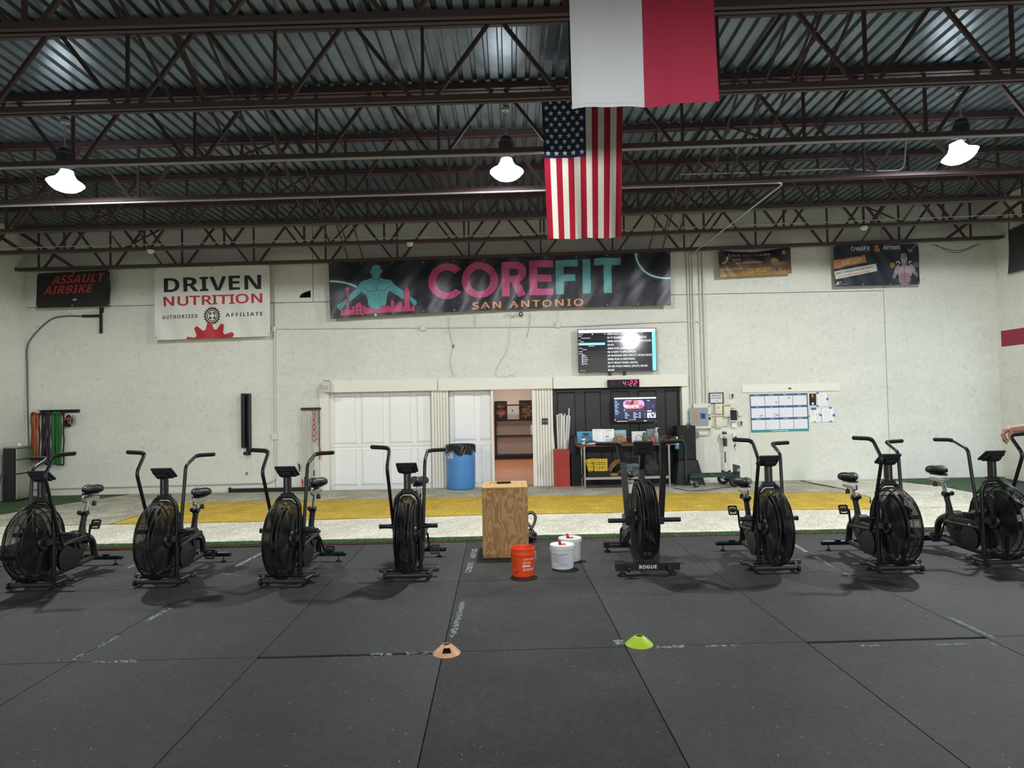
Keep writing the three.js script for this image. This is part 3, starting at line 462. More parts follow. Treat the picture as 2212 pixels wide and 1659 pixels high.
  const sg = saddleGeo(); sg.scale(1.15, 1.3, 1.05); part('saddle', at(sg, 0, 0.865, -0.8), M.vinyl, b);
}
// ------------------------------------------------------------------ doors and framing in the back wall
const zc = (px, py) => onZ(px, py, ZW);
function raised(r, z, mat, parent, name = 'door_panel') {   // a raised field with a sunk moulding round it
  const m = 0.035, bevel = extrude(shell(r.l + m, r.r - m, r.b + m, r.t - m), 0.004, 0.018);
  part(name, [at(bevel, 0, 0, z + 0.001), ...[[r.l, r.r, r.t - 0.012, r.t], [r.l, r.r, r.b, r.b + 0.012]].map(([a, b, c, d]) => span(a, b, c, d, z - 0.01, z + 0.012)), ...[[r.l, r.l + 0.012], [r.r - 0.012, r.r]].map(([a, b]) => span(a, b, r.b, r.t, z - 0.01, z + 0.012))], mat, parent);
}
const doorFloor = 0.0;
{ // white folding door of raised panels
  const d = structGroup('door_1'), l = zc(706, 950).x, r = zc(933, 950).x, z = ZW - 0.15;
  part('door_leaf', [span(l, r, -0.05, op.t + 0.03, z - 0.04, z), span(l - 0.1, r + 0.3, -0.2, op.t + 0.2, z - 0.16, z - 0.1)], M.doorWhite, d);
  const mid = zc(820, 965).y;
  for (const [a, b] of [[717, 765.5], [777, 826], [838, 886], [898, 931]]) { const x0 = zc(a, 900).x, x1 = zc(b, 900).x; raised({ l: x0, r: x1, b: mid + 0.06, t: zc(820, 853).y }, z, M.doorWhite, d); raised({ l: x0, r: x1, b: 0.08, t: mid - 0.06 }, z, M.doorWhite, d); }
  part('section_joint', span(l, r, mid - 0.008, mid + 0.008, z - 0.01, z + 0.006), M.offwhite, d);
  const e = structGroup('door_2'), l2 = zc(970, 950).x, r2 = zc(1063, 950).x;
  part('door_leaf', [span(l2, r2, -0.05, op.t + 0.03, z - 0.04, z), span(l2 - 0.2, r2, -0.2, op.t + 0.2, z - 0.16, z - 0.1)], M.doorWhite, e);
  const mid2 = zc(1015, 957).y;
  for (const [a, b] of [[978, 1026], [1037, 1061]]) { const x0 = zc(a, 900).x, x1 = zc(b, 900).x; raised({ l: x0, r: x1, b: mid2 + 0.05, t: zc(1010, 848).y }, z, M.doorWhite, e); raised({ l: x0, r: x1, b: 0.08, t: mid2 - 0.05 }, z, M.doorWhite, e); }
}
{ // posts clad with narrow boards, and the header beam
  const post = (name, a, b, n) => { const g = structGroup(name), l = zc(a, 950).x, r = zc(b, 950).x, w = (r - l) / n; for (let k = 0; k < n; k++) { const o = part('slat', span(l + k * w + 0.004, l + (k + 1) * w - 0.004, 0, op.t + 0.02, ZW - 0.14, ZW + 0.006 + (k % 2) * 0.004), M.paintWood, g); } part('backing', span(l, r, 0, op.t + 0.02, ZW - 0.2, ZW - 0.08), M.seam, g); };
  post('trim_1', 933, 970, 6); post('trim_2', 1154, 1196, 7);
  const g = structGroup('trim_3'), a = zc(706, 830), zf = ZW + 0.09, top = (px) => onZ(px, px < 1200 ? 822 - (px - 719) * 0.0168 : 814.5 - (px - 1200) * 0.022, zf).y, segs = [[712, 945], [946, 1194], [1195, 1486]];
  for (const [x0, x1] of segs) { const l = onZ(x0, 830, zf).x, r = onZ(x1, 830, zf).x, t0 = top((x0 + x1) / 2); part('header_board', span(l, r - 0.004, t0 - 0.235, t0, ZW - 0.02, zf), M.paintWood, g); }
  const j = structGroup('trim_4'); part('jamb', span(zc(692, 950).x, zc(711, 950).x, 0, op.t + 0.04, ZW - 0.2, ZW + 0.03), M.paintWood, j); part('jamb', span(zc(1475, 950).x, zc(1488, 950).x, 0, op.t + 0.04, ZW - 0.2, ZW + 0.03), M.paintWood, j);
  part('door_frame', [span(zc(1062, 950).x, zc(1067, 950).x, 0, op.t, ZW - 0.2, ZW + 0.02), span(zc(1151, 950).x, zc(1155, 950).x, 0, op.t, ZW - 0.2, ZW + 0.015), span(zc(1062, 950).x, zc(1155, 950).x, op.t - 0.025, op.t + 0.03, ZW - 0.2, ZW - 0.02)], M.paintWood, j);
}
{ // black panelled door behind the table
  const d = structGroup('door_3'), l = zc(1196, 950).x, r = zc(1476, 950).x, z = ZW - 0.16, mid = zc(1330, 952).y;
  part('door_leaf', [span(l, r, -0.05, op.t + 0.03, z - 0.04, z), span(l - 0.2, r + 0.15, -0.2, op.t + 0.2, z - 0.16, z - 0.1)], M.doorBlack, d);
  for (const [a, b] of [[1203, 1246], [1264, 1302], [1321, 1365], [1381, 1423], [1440, 1471]]) { const x0 = zc(a, 900).x, x1 = zc(b, 900).x; raised({ l: x0, r: x1, b: mid + 0.06, t: zc(1330, 843).y }, z, M.doorBlack, d); raised({ l: x0, r: x1, b: 0.1, t: mid - 0.06 }, z, M.doorBlack, d); }
  part('section_joint', [span(l, r, mid - 0.01, mid + 0.01, z - 0.01, z + 0.01)], M.doorBlack, d);
}
// ------------------------------------------------------------------ the small room behind the doorway
{
  const l = zc(1064, 950).x - 1.6, r = zc(1154, 950).x + 1.6, z0 = ZW - 7.2, z1 = ZW - 0.26;
  const g = structGroup('wall_storeroom'), pk = std(0xe8e0d6, 0.8);
  part('wall_section', [span(l, r, 0, 2.6, z0 - 0.1, z0), span(l - 0.1, l, 0, 2.6, z0, z1), span(r, r + 0.1, 0, 2.6, z0, z1), span(l - 0.1, r + 0.1, 2.55, 2.65, z0 - 0.1, z1), span(l - 0.1, zc(1064, 950).x - 0.05, 0, 2.6, z1 - 0.08, z1), span(zc(1154, 950).x + 0.05, r + 0.1, 0, 2.6, z1 - 0.08, z1)], pk, g);
  const ply = std(0xd9a684, 0.55, 0, { map: tiled(dataTex(256, (u, v) => { const n = fbm(u, v, 4, 3, 401), k = 200 + 50 * Math.sin((v * 14 + n * 6) * 6.28) * 0.35 + 30 * n; return [k, k * 0.93, k * 0.88]; }), 1.2) });
  struct('floor_storeroom', span(l, r, -0.03, 0.012, z0, ZW - 0.2), ply);
  struct('baseboard_storeroom', span(l, r, 0.012, 0.11, z0, z0 + 0.02), M.grey);
  for (const zl of [z0 + 1.5, z0 + 4.4]) {
  const lt = thing('ceiling_light', 'flat glowing ceiling light inside the room behind the doorway', 'lamp', [(l + r) / 2, 2.53, zl], 0, 'ceiling lights of the room behind the doorway');
  part('housing', box(0.64, 0.03, 0.64, 0, 0.003, 0), M.white, lt); part('diffuser', box(0.6, 0.012, 0.6, 0, -0.012, 0), std(0xffffff, 0.5, 0, { emissive: 0xfff0e4, emissiveIntensity: 3 }), lt);
  const rl = new THREE.RectAreaLight(0xfff3ec, 22, 0.6, 0.6); rl.position.set((l + r) / 2, 2.5, zl); rl.lookAt((l + r) / 2, 0, zl); rl.name = 'ceiling_light_panel'; scene.add(rl); }
  // black steel shelving along the far wall
  const zs = z0 + 0.45, sl = onZ(1071, 950, zs).x, sr = onZ(1171, 950, zs).x, yAt = (py) => onZ(1110, py, zs).y;
  const sh = thing('storage_shelf', 'black steel storage shelf standing inside the small room', 'shelf', [0, 0.012, 0]);
  for (const x of [sl, sr]) for (const z of [zs, z0 + 0.06]) part('post', box(0.045, yAt(868), 0.045, x, yAt(868) / 2, z), M.black, sh);
  for (const py of [876, 908, 942, 984]) { const y = yAt(py); if (py === 876) { part('rail', box(sr - sl, 0.04, 0.03, (sl + sr) / 2, y, zs), M.black, sh); continue; } part('shelf_board', [box(sr - sl, 0.045, 0.03, (sl + sr) / 2, y - 0.012, zs), box(sr - sl, 0.015, zs - z0 - 0.08, (sl + sr) / 2, y + 0.005, (zs + z0 + 0.06) / 2)], M.black, sh); }
  const shelfTop = yAt(908) + 0.026;
  const poster = (seed, warm) => paint(128, 192, (x, w, h) => { x.fillStyle = '#1a1517'; x.fillRect(0, 0, w, h); seedState = seed; for (let i = 0; i < 70; i++) { x.fillStyle = 'hsla(' + (warm ? rr(0, 40) : rr(10, 60)) + ',' + rr(20, 60) + '%,' + rr(12, warm ? 62 : 45) + '%,0.7)'; x.beginPath(); x.ellipse(rr(w * 0.2, w * 0.8), rr(h * 0.2, h * 0.9), rr(3, 16), rr(6, 26), rr(0, 3), 0, 7); x.fill(); } });
  const frame = (x, w, h, t, text) => { const f = thing('framed_picture', text, 'picture', [x, shelfTop, zs - 0.1]); const b = part('frame', [box(w, 0.02, 0.02, 0, 0.01, 0), box(w, 0.02, 0.02, 0, h - 0.01, 0), box(0.02, h, 0.02, -w / 2 + 0.01, h / 2, 0), box(0.02, h, 0.02, w / 2 - 0.01, h / 2, 0), box(w, h, 0.008, 0, h / 2, -0.012)], M.black, f); part('print', at(new THREE.PlaneGeometry(w - 0.03, h - 0.03), 0, h / 2, -0.005), std(0xffffff, 0.35, 0, { map: t }), f); };
  frame(onZ(1082, 890, zs).x, 0.38, 0.56, poster(11, true), 'framed picture with a reddish figure on the storage shelf'); frame(onZ(1138, 888, zs).x, 0.46, 0.57, poster(12, false), 'dark framed picture beside the outlet on the storage shelf');
  const ou = onZ(1107, 887, z0); const o = thing('wall_outlet', 'small white outlet on the storeroom wall above the shelf', 'outlet', [ou.x, ou.y, z0 + 0.004]); part('plate', rbox(0.14, 0.14, 0.01, 0.003), M.white, o); part('socket', cyl(0.025, 0.025, 0.006, 0, 0, 0.006, Math.PI / 2), M.black, o);
  const tape = onZ(1150, 930, zs + 0.06); solo('tape_roll', 'white roll leaning at the shelf end inside the doorway', 'roll', cyl(0.045, 0.045, 0.3, tape.x, yAt(942) + 0.17, zs - 0.08), M.white);
}
// ------------------------------------------------------------------ banners
const zb = -13.51;
const quad = (z, ...p) => p.map(([x, y]) => onZ(x, y, z));
const grommetGeo = torus(0.012, 0.005, 0, 0, 0, 0, 0, 0, 12, 5); M.grommet = std(0xb8b8b0, 0.35, 0.9);
function banner(name, text, c, tex, push, rings, rough = 0.42) {
  const b = thing(name, text, 'banner'), s = part('cloth', sheet(c, 72, 24, push), std(0xffffff, rough, 0, { map: tex, side: THREE.DoubleSide }), b);
  for (const [u, v] of rings) { const p = c[3].clone().lerp(c[2], u).lerp(c[0].clone().lerp(c[1], u), v), d = push ? push(u, v) : 0, o = typeof d === 'number' ? [0, 0, d] : d; part('grommet', grommetGeo, M.grommet, b).position.set(p.x + o[0], p.y + o[1], p.z + o[2] + 0.003); }
  return b;
}
const ringRow = (n, m = 0.012) => { const r = []; for (let k = 0; k < n; k++) r.push([m + (1 - 2 * m) * k / (n - 1), 0.965], [m + (1 - 2 * m) * k / (n - 1), 0.035]); return r; };
const tents = (n, depth) => (u, v) => { const a = Math.abs(Math.sin(u * Math.PI * (n - 1))); return depth * (a * 0.5 * v + 0.35 * Math.sin((u * 2.3 + v * 0.8) * 9) * (1 - v) * 0.6 + 0.22 * Math.sin(u * 31 + v * 7)); };
{
  const t = paint(1024, 512, (x, w, h) => {
    x.fillStyle = '#1b1c1f'; x.fillRect(0, 0, w, h);
    const L = (s, cx, cy, wid, tilt) => label(x, s, cx, cy, 165, '#b8342f', { w: wid, skew: -0.3, rot: tilt });
    L('ASSAULT', 0.565 * w, 0.21 * h, 0.70 * w, -0.015); L('AIRBIKE', 0.44 * w, 0.50 * h, 0.66 * w, -0.015);
    x.strokeStyle = '#1b1c1f'; x.lineWidth = 5; for (const y of [0.13, 0.43]) { x.beginPath(); x.moveTo(0.1 * w, y * h + 20); x.lineTo(0.95 * w, y * h); x.stroke(); }
    x.fillStyle = '#b9b9b4'; x.beginPath(); x.moveTo(0.49 * w, 0.795 * h); x.lineTo(0.53 * w, 0.765 * h); x.lineTo(0.565 * w, 0.79 * h); x.lineTo(0.525 * w, 0.83 * h); x.fill(); x.fillStyle = '#33343a'; x.fillRect(0.05 * w, 0.91 * h, 0.9 * w, 2);
  });
  banner('vinyl_banner', 'black vinyl banner with red slanted lettering near the cable bracket', quad(zb, [80, 591], [238, 583], [236, 660], [78, 666]), t, (u, v) => 0.02 * Math.sin(u * 5) * (1 - v) + (u > 0.9 ? (u - 0.9) * 0.5 * Math.sin(v * 9) * 0.3 : 0), ringRow(3));
}
{
  const t = paint(2048, 1256, (x, w, h) => {
    x.fillStyle = '#dcdcd2'; x.fillRect(0, 0, w, h);
    label(x, 'DRIVEN', 0.507 * w, 0.255 * h, 340, '#1d1e22', { w: 0.885 * w }); label(x, 'NUTRITION', 0.507 * w, 0.475 * h, 215, '#b5273f', { w: 0.885 * w, weight: 'normal', stroke: '#b5273f', lw: 9 });
    label(x, 'AUTHORIZED', 0.222 * w, 0.69 * h, 88, '#1d1e22', { w: 0.32 * w, gap: 12 }); label(x, 'AFFILIATE', 0.782 * w, 0.69 * h, 88, '#1d1e22', { w: 0.33 * w, gap: 12 });
    const gear = (cx, cy, r, n, tooth, col, ph = 0) => { x.fillStyle = col; x.beginPath(); for (let k = 0; k < n * 4; k++) { const a = (k / (n * 4)) * 6.2832 + ph, R = (k % 4 < 2) ? r : r + tooth; x.lineTo(cx + R * Math.cos(a), cy + R * Math.sin(a)); } x.fill(); };
    gear(0.497 * w, 0.69 * h, 132, 20, 24, '#1d1e22'); x.lineWidth = 12; x.strokeStyle = '#dcdcd2'; x.beginPath(); x.arc(0.497 * w, 0.69 * h, 106, 0, 7); x.stroke(); x.fillStyle = '#dcdcd2'; x.beginPath(); x.arc(0.497 * w, 0.69 * h, 84, 0, 7); x.fill();
    x.strokeStyle = '#1d1e22'; x.lineWidth = 24; x.strokeRect(0.497 * w - 46, 0.69 * h - 44, 92, 88); x.fillStyle = '#dcdcd2'; x.fillRect(0.497 * w - 12, 0.69 * h - 80, 24, 160); x.fillRect(0.497 * w - 80, 0.69 * h - 10, 160, 20);
    x.save(); x.beginPath(); x.rect(0, 0, w, h); x.clip(); gear(0.485 * w, 1.16 * h, 360, 12, 125, '#b3202f', 0.13); x.restore();
  });
  banner('vinyl_banner', 'white vinyl banner with black and red nutrition lettering and a gear', quad(zb, [333, 578], [582, 569], [584, 726], [335, 735]), t, tents(3, 0.05), ringRow(3), 0.6);
}
{ // the long banner over the doors
  const t = paint(2048, 372, (x, w, h) => {
    x.fillStyle = '#20232b'; x.fillRect(0, 0, w, h); seedState = 77;
    // printed smoke
    x.lineCap = 'round'; for (let k = 0; k < 46; k++) { const sx = k < 20 ? rr(0.62, 0.98) * w : k < 34 ? rr(0.01, 0.12) * w : rr(0.2, 0.4) * w, sy = rr(0.55, 0.98) * h; x.strokeStyle = 'rgba(170,178,190,' + rr(0.03, 0.09) + ')'; x.lineWidth = rr(2, 14); x.beginPath(); let a = sx, b = sy; x.moveTo(a, b); for (let j = 0; j < 4; j++) { x.bezierCurveTo(a + rr(-40, 60), b + rr(-60, 20), a + rr(-20, 90), b + rr(-50, 50), a += rr(-10, 70), b += rr(-45, 25)); } x.stroke(); }
    const ring = (cx, cy, r, a0, a1) => { for (const [lw, c] of [[44, 'rgba(60,150,190,0.10)'], [28, 'rgba(70,160,200,0.16)'], [16, 'rgba(90,180,215,0.3)'], [9, '#cdeaf2']]) { x.strokeStyle = c; x.lineWidth = lw; x.beginPath(); x.arc(cx, cy, r, a0, a1); x.stroke(); } };
    ring(0.01 * w, 1.03 * h, 0.58 * h + 40, -1.62, 0.5); ring(0.99 * w, 0.0, 0.5 * h, 0.2, 3.3);
    // figure
    const T = '#4f969b', K = '#1c1f26', P = '#b6396c';
    const fx = (a) => a * 0.3266 - 30.6, fy = (b) => b * 0.3555 - 104;
    const poly = (pts, c) => { x.fillStyle = c; x.beginPath(); pts.forEach(([a, b], i) => (i ? x.lineTo(fx(a), fy(b)) : x.moveTo(fx(a), fy(b)))); x.closePath(); x.fill(); x.strokeStyle = K; x.lineWidth = 2.5; x.stroke(); };
    const curve = (pts, c) => { x.fillStyle = c; x.beginPath(); pts.forEach(([a, b], i) => { const n = pts[(i + 1) % pts.length], mx = (fx(a) + fx(n[0])) / 2, my = (fy(b) + fy(n[1])) / 2; i ? x.quadraticCurveTo(fx(a), fy(b), mx, my) : x.moveTo(mx, my); }); const a = pts[0], n = pts[1]; x.quadraticCurveTo(fx(a[0]), fy(a[1]), (fx(a[0]) + fx(n[0])) / 2, (fy(a[1]) + fy(n[1])) / 2); x.fill(); x.strokeStyle = K; x.lineWidth = 2.5; x.stroke(); };
    curve([[880, 600], [790, 640], [700, 650], [640, 720], [600, 790], [520, 850], [440, 930], [380, 1000], [300, 1050], [230, 1090], [225, 1150], [280, 1200], [330, 1170], [370, 1110], [450, 1050], [560, 985], [660, 910], [720, 860], [770, 950], [790, 1000], [795, 1140], [900, 1250], [1040, 1250], [1145, 1140], [1145, 1000], [1165, 930], [1200, 860], [1270, 930], [1340, 960], [1410, 1030], [1520, 1060], [1590, 1080], [1610, 1150], [1660, 1195], [1705, 1130], [1690, 1070], [1600, 1010], [1480, 890], [1390, 820], [1290, 750], [1240, 670], [1180, 645], [1110, 640], [1030, 600]], T);
    curve([[870, 440], [870, 540], [880, 620], [960, 650], [1030, 620], [1040, 540], [1048, 440], [1030, 370], [955, 350], [885, 370]], T);
    x.fillStyle = T; for (const a of [858, 1052]) { x.beginPath(); x.ellipse(fx(a), fy(490), 5, 12, 0, 0, 7); x.fill(); }
    x.strokeStyle = K; x.lineWidth = 2.4; const ln = (p) => { x.beginPath(); p.forEach(([a, b], i) => (i ? x.lineTo(fx(a), fy(b)) : x.moveTo(fx(a), fy(b)))); x.stroke(); };
    x.beginPath(); x.arc(fx(955), fy(585), 20, 0.35, 2.8); x.stroke();
    ln([[735, 790], [790, 845], [860, 865], [930, 855], [958, 820], [958, 755]]); ln([[1185, 785], [1130, 845], [1060, 865], [990, 855], [960, 820]]); ln([[840, 665], [910, 690]]); ln([[1070, 665], [1000, 690]]); ln([[620, 905], [690, 860]]); ln([[1240, 860], [1310, 910]]);
    for (const s of [-1, 1]) { ln([[960 + s * 30, 935], [960 + s * 70, 925]]); ln([[960 + s * 25, 1015], [960 + s * 70, 1015]]); ln([[960 + s * 145, 900], [960 + s * 170, 925]]); ln([[960 + s * 130, 960], [960 + s * 145, 980]]); ln([[960 - 645 - 40 + (s > 0 ? 1370 : 0), 1130], [960 - 645 - 15 + (s > 0 ? 1370 : 0), 1130]]); }
    poly([[290, 1295], [290, 1200], [345, 1165], [345, 1240], [365, 1240], [365, 1190], [405, 1190], [410, 840], [385, 830], [380, 795], [420, 760], [428, 710], [436, 760], [470, 795], [465, 830], [448, 840], [455, 1190], [505, 1190], [505, 1130], [560, 1130], [560, 1105], [585, 1100], [600, 1070], [640, 1062], [670, 1080], [685, 1110], [700, 1130], [750, 1135], [755, 1160], [860, 1165], [865, 1190], [915, 1190], [918, 1225], [1025, 1225], [1030, 1170], [1060, 1155], [1185, 1155], [1210, 1190], [1215, 1055], [1245, 1050], [1285, 1055], [1290, 1225], [1300, 1145], [1335, 1145], [1350, 1090], [1420, 1085], [1430, 1120], [1432, 1225], [1450, 1180], [1470, 1175], [1465, 880], [1490, 840], [1505, 735], [1520, 800], [1565, 880], [1575, 1225], [1605, 1225], [1610, 1150], [1660, 1200], [1660, 1285]], P);
    x.fillStyle = K; for (const a of [562, 630, 698]) for (const b of [1175, 1247]) x.fillRect(fx(a) - 3.5, fy(b) - 6, 7, 12);
    // lettering with worn print
    const lay = document.createElement('canvas'); lay.width = w; lay.height = h; const y = lay.getContext('2d');
    const t0 = 0.085 * h, b0 = 0.735 * h, lw = 48, hw = lw / 2; y.lineWidth = lw; y.lineJoin = 'miter'; y.lineCap = 'butt';
    const U = (u) => u * w, go = (c, f) => { y.strokeStyle = c; y.beginPath(); f(); y.stroke(); }, pink = '#bb4a7e', teal = '#5fa5ab', ym = (t0 + b0) / 2;
    go(pink, () => y.ellipse(U(0.345), ym, U(0.055) - hw, (b0 - t0) / 2 - hw + 4, 0, 0.72, 6.2832 - 0.72)); go(pink, () => y.ellipse(U(0.4415), ym, U(0.0535) - hw, (b0 - t0) / 2 - hw + 4, 0, 0, 6.2832));
    go(pink, () => { const l = U(0.505) + hw, r = U(0.574), m = t0 + 0.56 * (b0 - t0); y.moveTo(l, b0); y.lineTo(l, t0 + hw); y.lineTo(r - 60, t0 + hw); y.arc(r - 62, (t0 + m) / 2 + 4, (m - t0) / 2 - hw + 4, -Math.PI / 2, Math.PI / 2); y.lineTo(l, m - hw + 8); y.moveTo(l + 46, m - hw); y.lineTo(r - 18, b0); });
    go(pink, () => { const l = U(0.586) + hw, r = U(0.657); y.moveTo(r, t0 + hw); y.lineTo(l, t0 + hw); y.lineTo(l, b0 - hw); y.lineTo(r, b0 - hw); y.moveTo(l, ym); y.lineTo(r - 12, ym); }); go(teal, () => { const l = U(0.664) + hw, r = U(0.729); y.moveTo(r, t0 + hw); y.lineTo(l, t0 + hw); y.lineTo(l, b0); y.moveTo(l, ym + 4); y.lineTo(r - 16, ym + 4); });
    go(teal, () => { y.moveTo(U(0.7545), t0); y.lineTo(U(0.7545), b0); }); go(teal, () => { y.moveTo(U(0.777), t0 + hw); y.lineTo(U(0.855), t0 + hw); y.moveTo(U(0.816), t0); y.lineTo(U(0.816), b0); });
    y.globalCompositeOperation = 'destination-out'; for (let k = 0; k < 3000; k++) { const a = rr(0.28, 0.87) * w, b = rr(0.04, 0.82) * h; if (pn(a / 46, b / 40, 997, 5) < 0.52) continue; y.globalAlpha = 0.85; y.beginPath(); y.ellipse(a, b, rr(0.8, 3.2), rr(0.6, 1.6), rr(0, 3), 0, 7); y.fill(); }
    x.drawImage(lay, 0, 0);
    label(x, 'SAN ANTONIO', 0.5835 * w, 0.90 * h, 66, '#d8915f', { w: 0.335 * w, weight: 'normal', stroke: '#d8915f', lw: 2.5, gap: 8 });
  });
  const fold = (u, v) => { let d = 0; for (const c of [0.0, 0.33, 0.62, 1.0]) { const q = Math.abs(u - c) * 5; d += 0.022 * Math.exp(-q * q) * Math.cos((u - c) * 62 + (1 - v) * 3); } return 0.03 * Math.sin(u * 7.3 + v * 1.7) * (1 - v * 0.5) + d + 0.006 * Math.sin(u * 46 + v * 11 * Math.sin(u * 6)) * (0.3 + 0.7 * (1 - v)) + 0.0022 * Math.sin(u * 121 - v * 19); };
  const c = quad(zb, [711, 566], [1447, 543], [1449, 660], [713, 689]);
  const b = banner('vinyl_banner', 'long black vinyl banner with pink and teal lettering over the doors', c, t, (u, v) => [0, v < 0.5 ? 0.05 * Math.sin(u * Math.PI) * (1 - v * 2) : -0.02 * Math.abs(Math.sin(u * Math.PI * 5)) * (v - 0.5) * 2, fold(u, v)], ringRow(12, 0.006), 0.4);
  b.children[0].geometry.dispose(); b.children[0].geometry = sheet(c, 220, 36, (u, v) => [0, v < 0.5 ? 0.05 * Math.sin(u * Math.PI) * (1 - v * 2) : -0.02 * Math.abs(Math.sin(u * Math.PI * 5)) * (v - 0.5) * 2, fold(u, v)]);
}
{
  const t = paint(1024, 400, (x, w, h) => {
    const g = x.createLinearGradient(0, 0, 0, h); g.addColorStop(0, '#25222f'); g.addColorStop(0.45, '#3d3032'); g.addColorStop(0.75, '#6e5031'); g.addColorStop(1, '#9c7431'); x.fillStyle = g; x.fillRect(0, 0, w, h);   // printed sunset
    seedState = 5; for (let k = 0; k < 160; k++) { x.strokeStyle = 'rgba(214,160,70,' + rr(0.1, 0.45) + ')'; x.lineWidth = rr(1, 5); const a = rr(0, w), b = rr(0.88, 1.0) * h; x.beginPath(); x.moveTo(a, b); x.lineTo(a + rr(20, 90), b + rr(-8, 8)); x.stroke(); }
    label(x, 'LION FIT FOODS', 0.42 * w, 0.19 * h, 60, '#c9bda9', { w: 0.58 * w, font: 'serif', gap: 6 }); label(x, 'Grill', 0.24 * w, 0.37 * h, 50, '#d8c08a', { font: 'serif' }); label(x, 'www.lionfitfoods.com', 0.40 * w, 0.50 * h, 44, '#c7a766', { w: 0.36 * w, font: 'serif' });
    label(x, '@lion.fitfoods', 0.19 * w, 0.72 * h, 46, '#c7a766', { w: 0.24 * w, font: 'serif', weight: 'normal' }); label(x, '210.385.0277', 0.545 * w, 0.805 * h, 76, '#dcb868', { w: 0.33 * w, font: 'serif', weight: 'normal' });
    x.strokeStyle = '#e0b25c'; x.lineWidth = 20; x.lineCap = 'round'; x.beginPath(); x.moveTo(0.05 * w, 0.48 * h); x.quadraticCurveTo(0.11 * w, 0.5 * h, 0.115 * w, 0.26 * h); x.stroke(); x.lineWidth = 7; x.beginPath(); x.moveTo(0.115 * w, 0.3 * h); x.lineTo(0.15 * w, 0.31 * h); x.stroke();
    x.beginPath(); x.lineWidth = 10; x.arc(0.905 * w, 0.2 * h, 22, 0, 2.9); x.stroke(); x.fillStyle = '#e0b25c'; x.beginPath(); x.ellipse(0.905 * w, 0.17 * h, 12, 16, 0.3, 0, 7); x.fill();
    const lion = [[0.70, 0.52], [0.715, 0.42], [0.745, 0.38], [0.79, 0.40], [0.815, 0.50], [0.83, 0.55], [0.90, 0.54], [0.945, 0.58], [0.955, 0.66], [0.945, 0.84], [0.915, 0.86], [0.92, 0.74], [0.895, 0.76], [0.89, 0.88], [0.86, 0.88], [0.865, 0.74], [0.815, 0.73], [0.81, 0.88], [0.775, 0.89], [0.775, 0.76], [0.74, 0.70], [0.72, 0.60]];
    const lg = x.createLinearGradient(0, 0.4 * h, 0, 0.9 * h); lg.addColorStop(0, '#c2924a'); lg.addColorStop(0.55, '#6d5540'); lg.addColorStop(1, '#35303c'); x.fillStyle = lg; x.beginPath(); lion.forEach(([a, b], i) => { const n = lion[(i + 1) % lion.length]; i ? x.quadraticCurveTo(a * w, b * h, (a + n[0]) / 2 * w, (b + n[1]) / 2 * h) : x.moveTo((a + n[0]) / 2 * w, (b + n[1]) / 2 * h); }); x.fill();
    x.fillStyle = '#d9d6cf'; x.fillRect(0.022 * w, 0.68 * h, 0.03 * w, 0.09 * h); x.fillStyle = '#222'; x.fillRect(0.03 * w, 0.67 * h, 0.012 * w, 0.1 * h);
  });
  banner('vinyl_banner', 'sagging brown and gold vinyl banner with a lion', quad(zb, [1551, 540], [1706, 531], [1711, 591], [1555, 599]), t, (u, v) => { const s = Math.sin(u * Math.PI); return [0, -0.085 * s * v * v, 0.10 * s * Math.sin(v * 3.1) * (0.4 + 0.6 * v) + 0.012 * Math.sin(u * 22 + v * 6)]; }, [[0.012, 0.965], [0.988, 0.965], [0.012, 0.035], [0.988, 0.035]]);
}
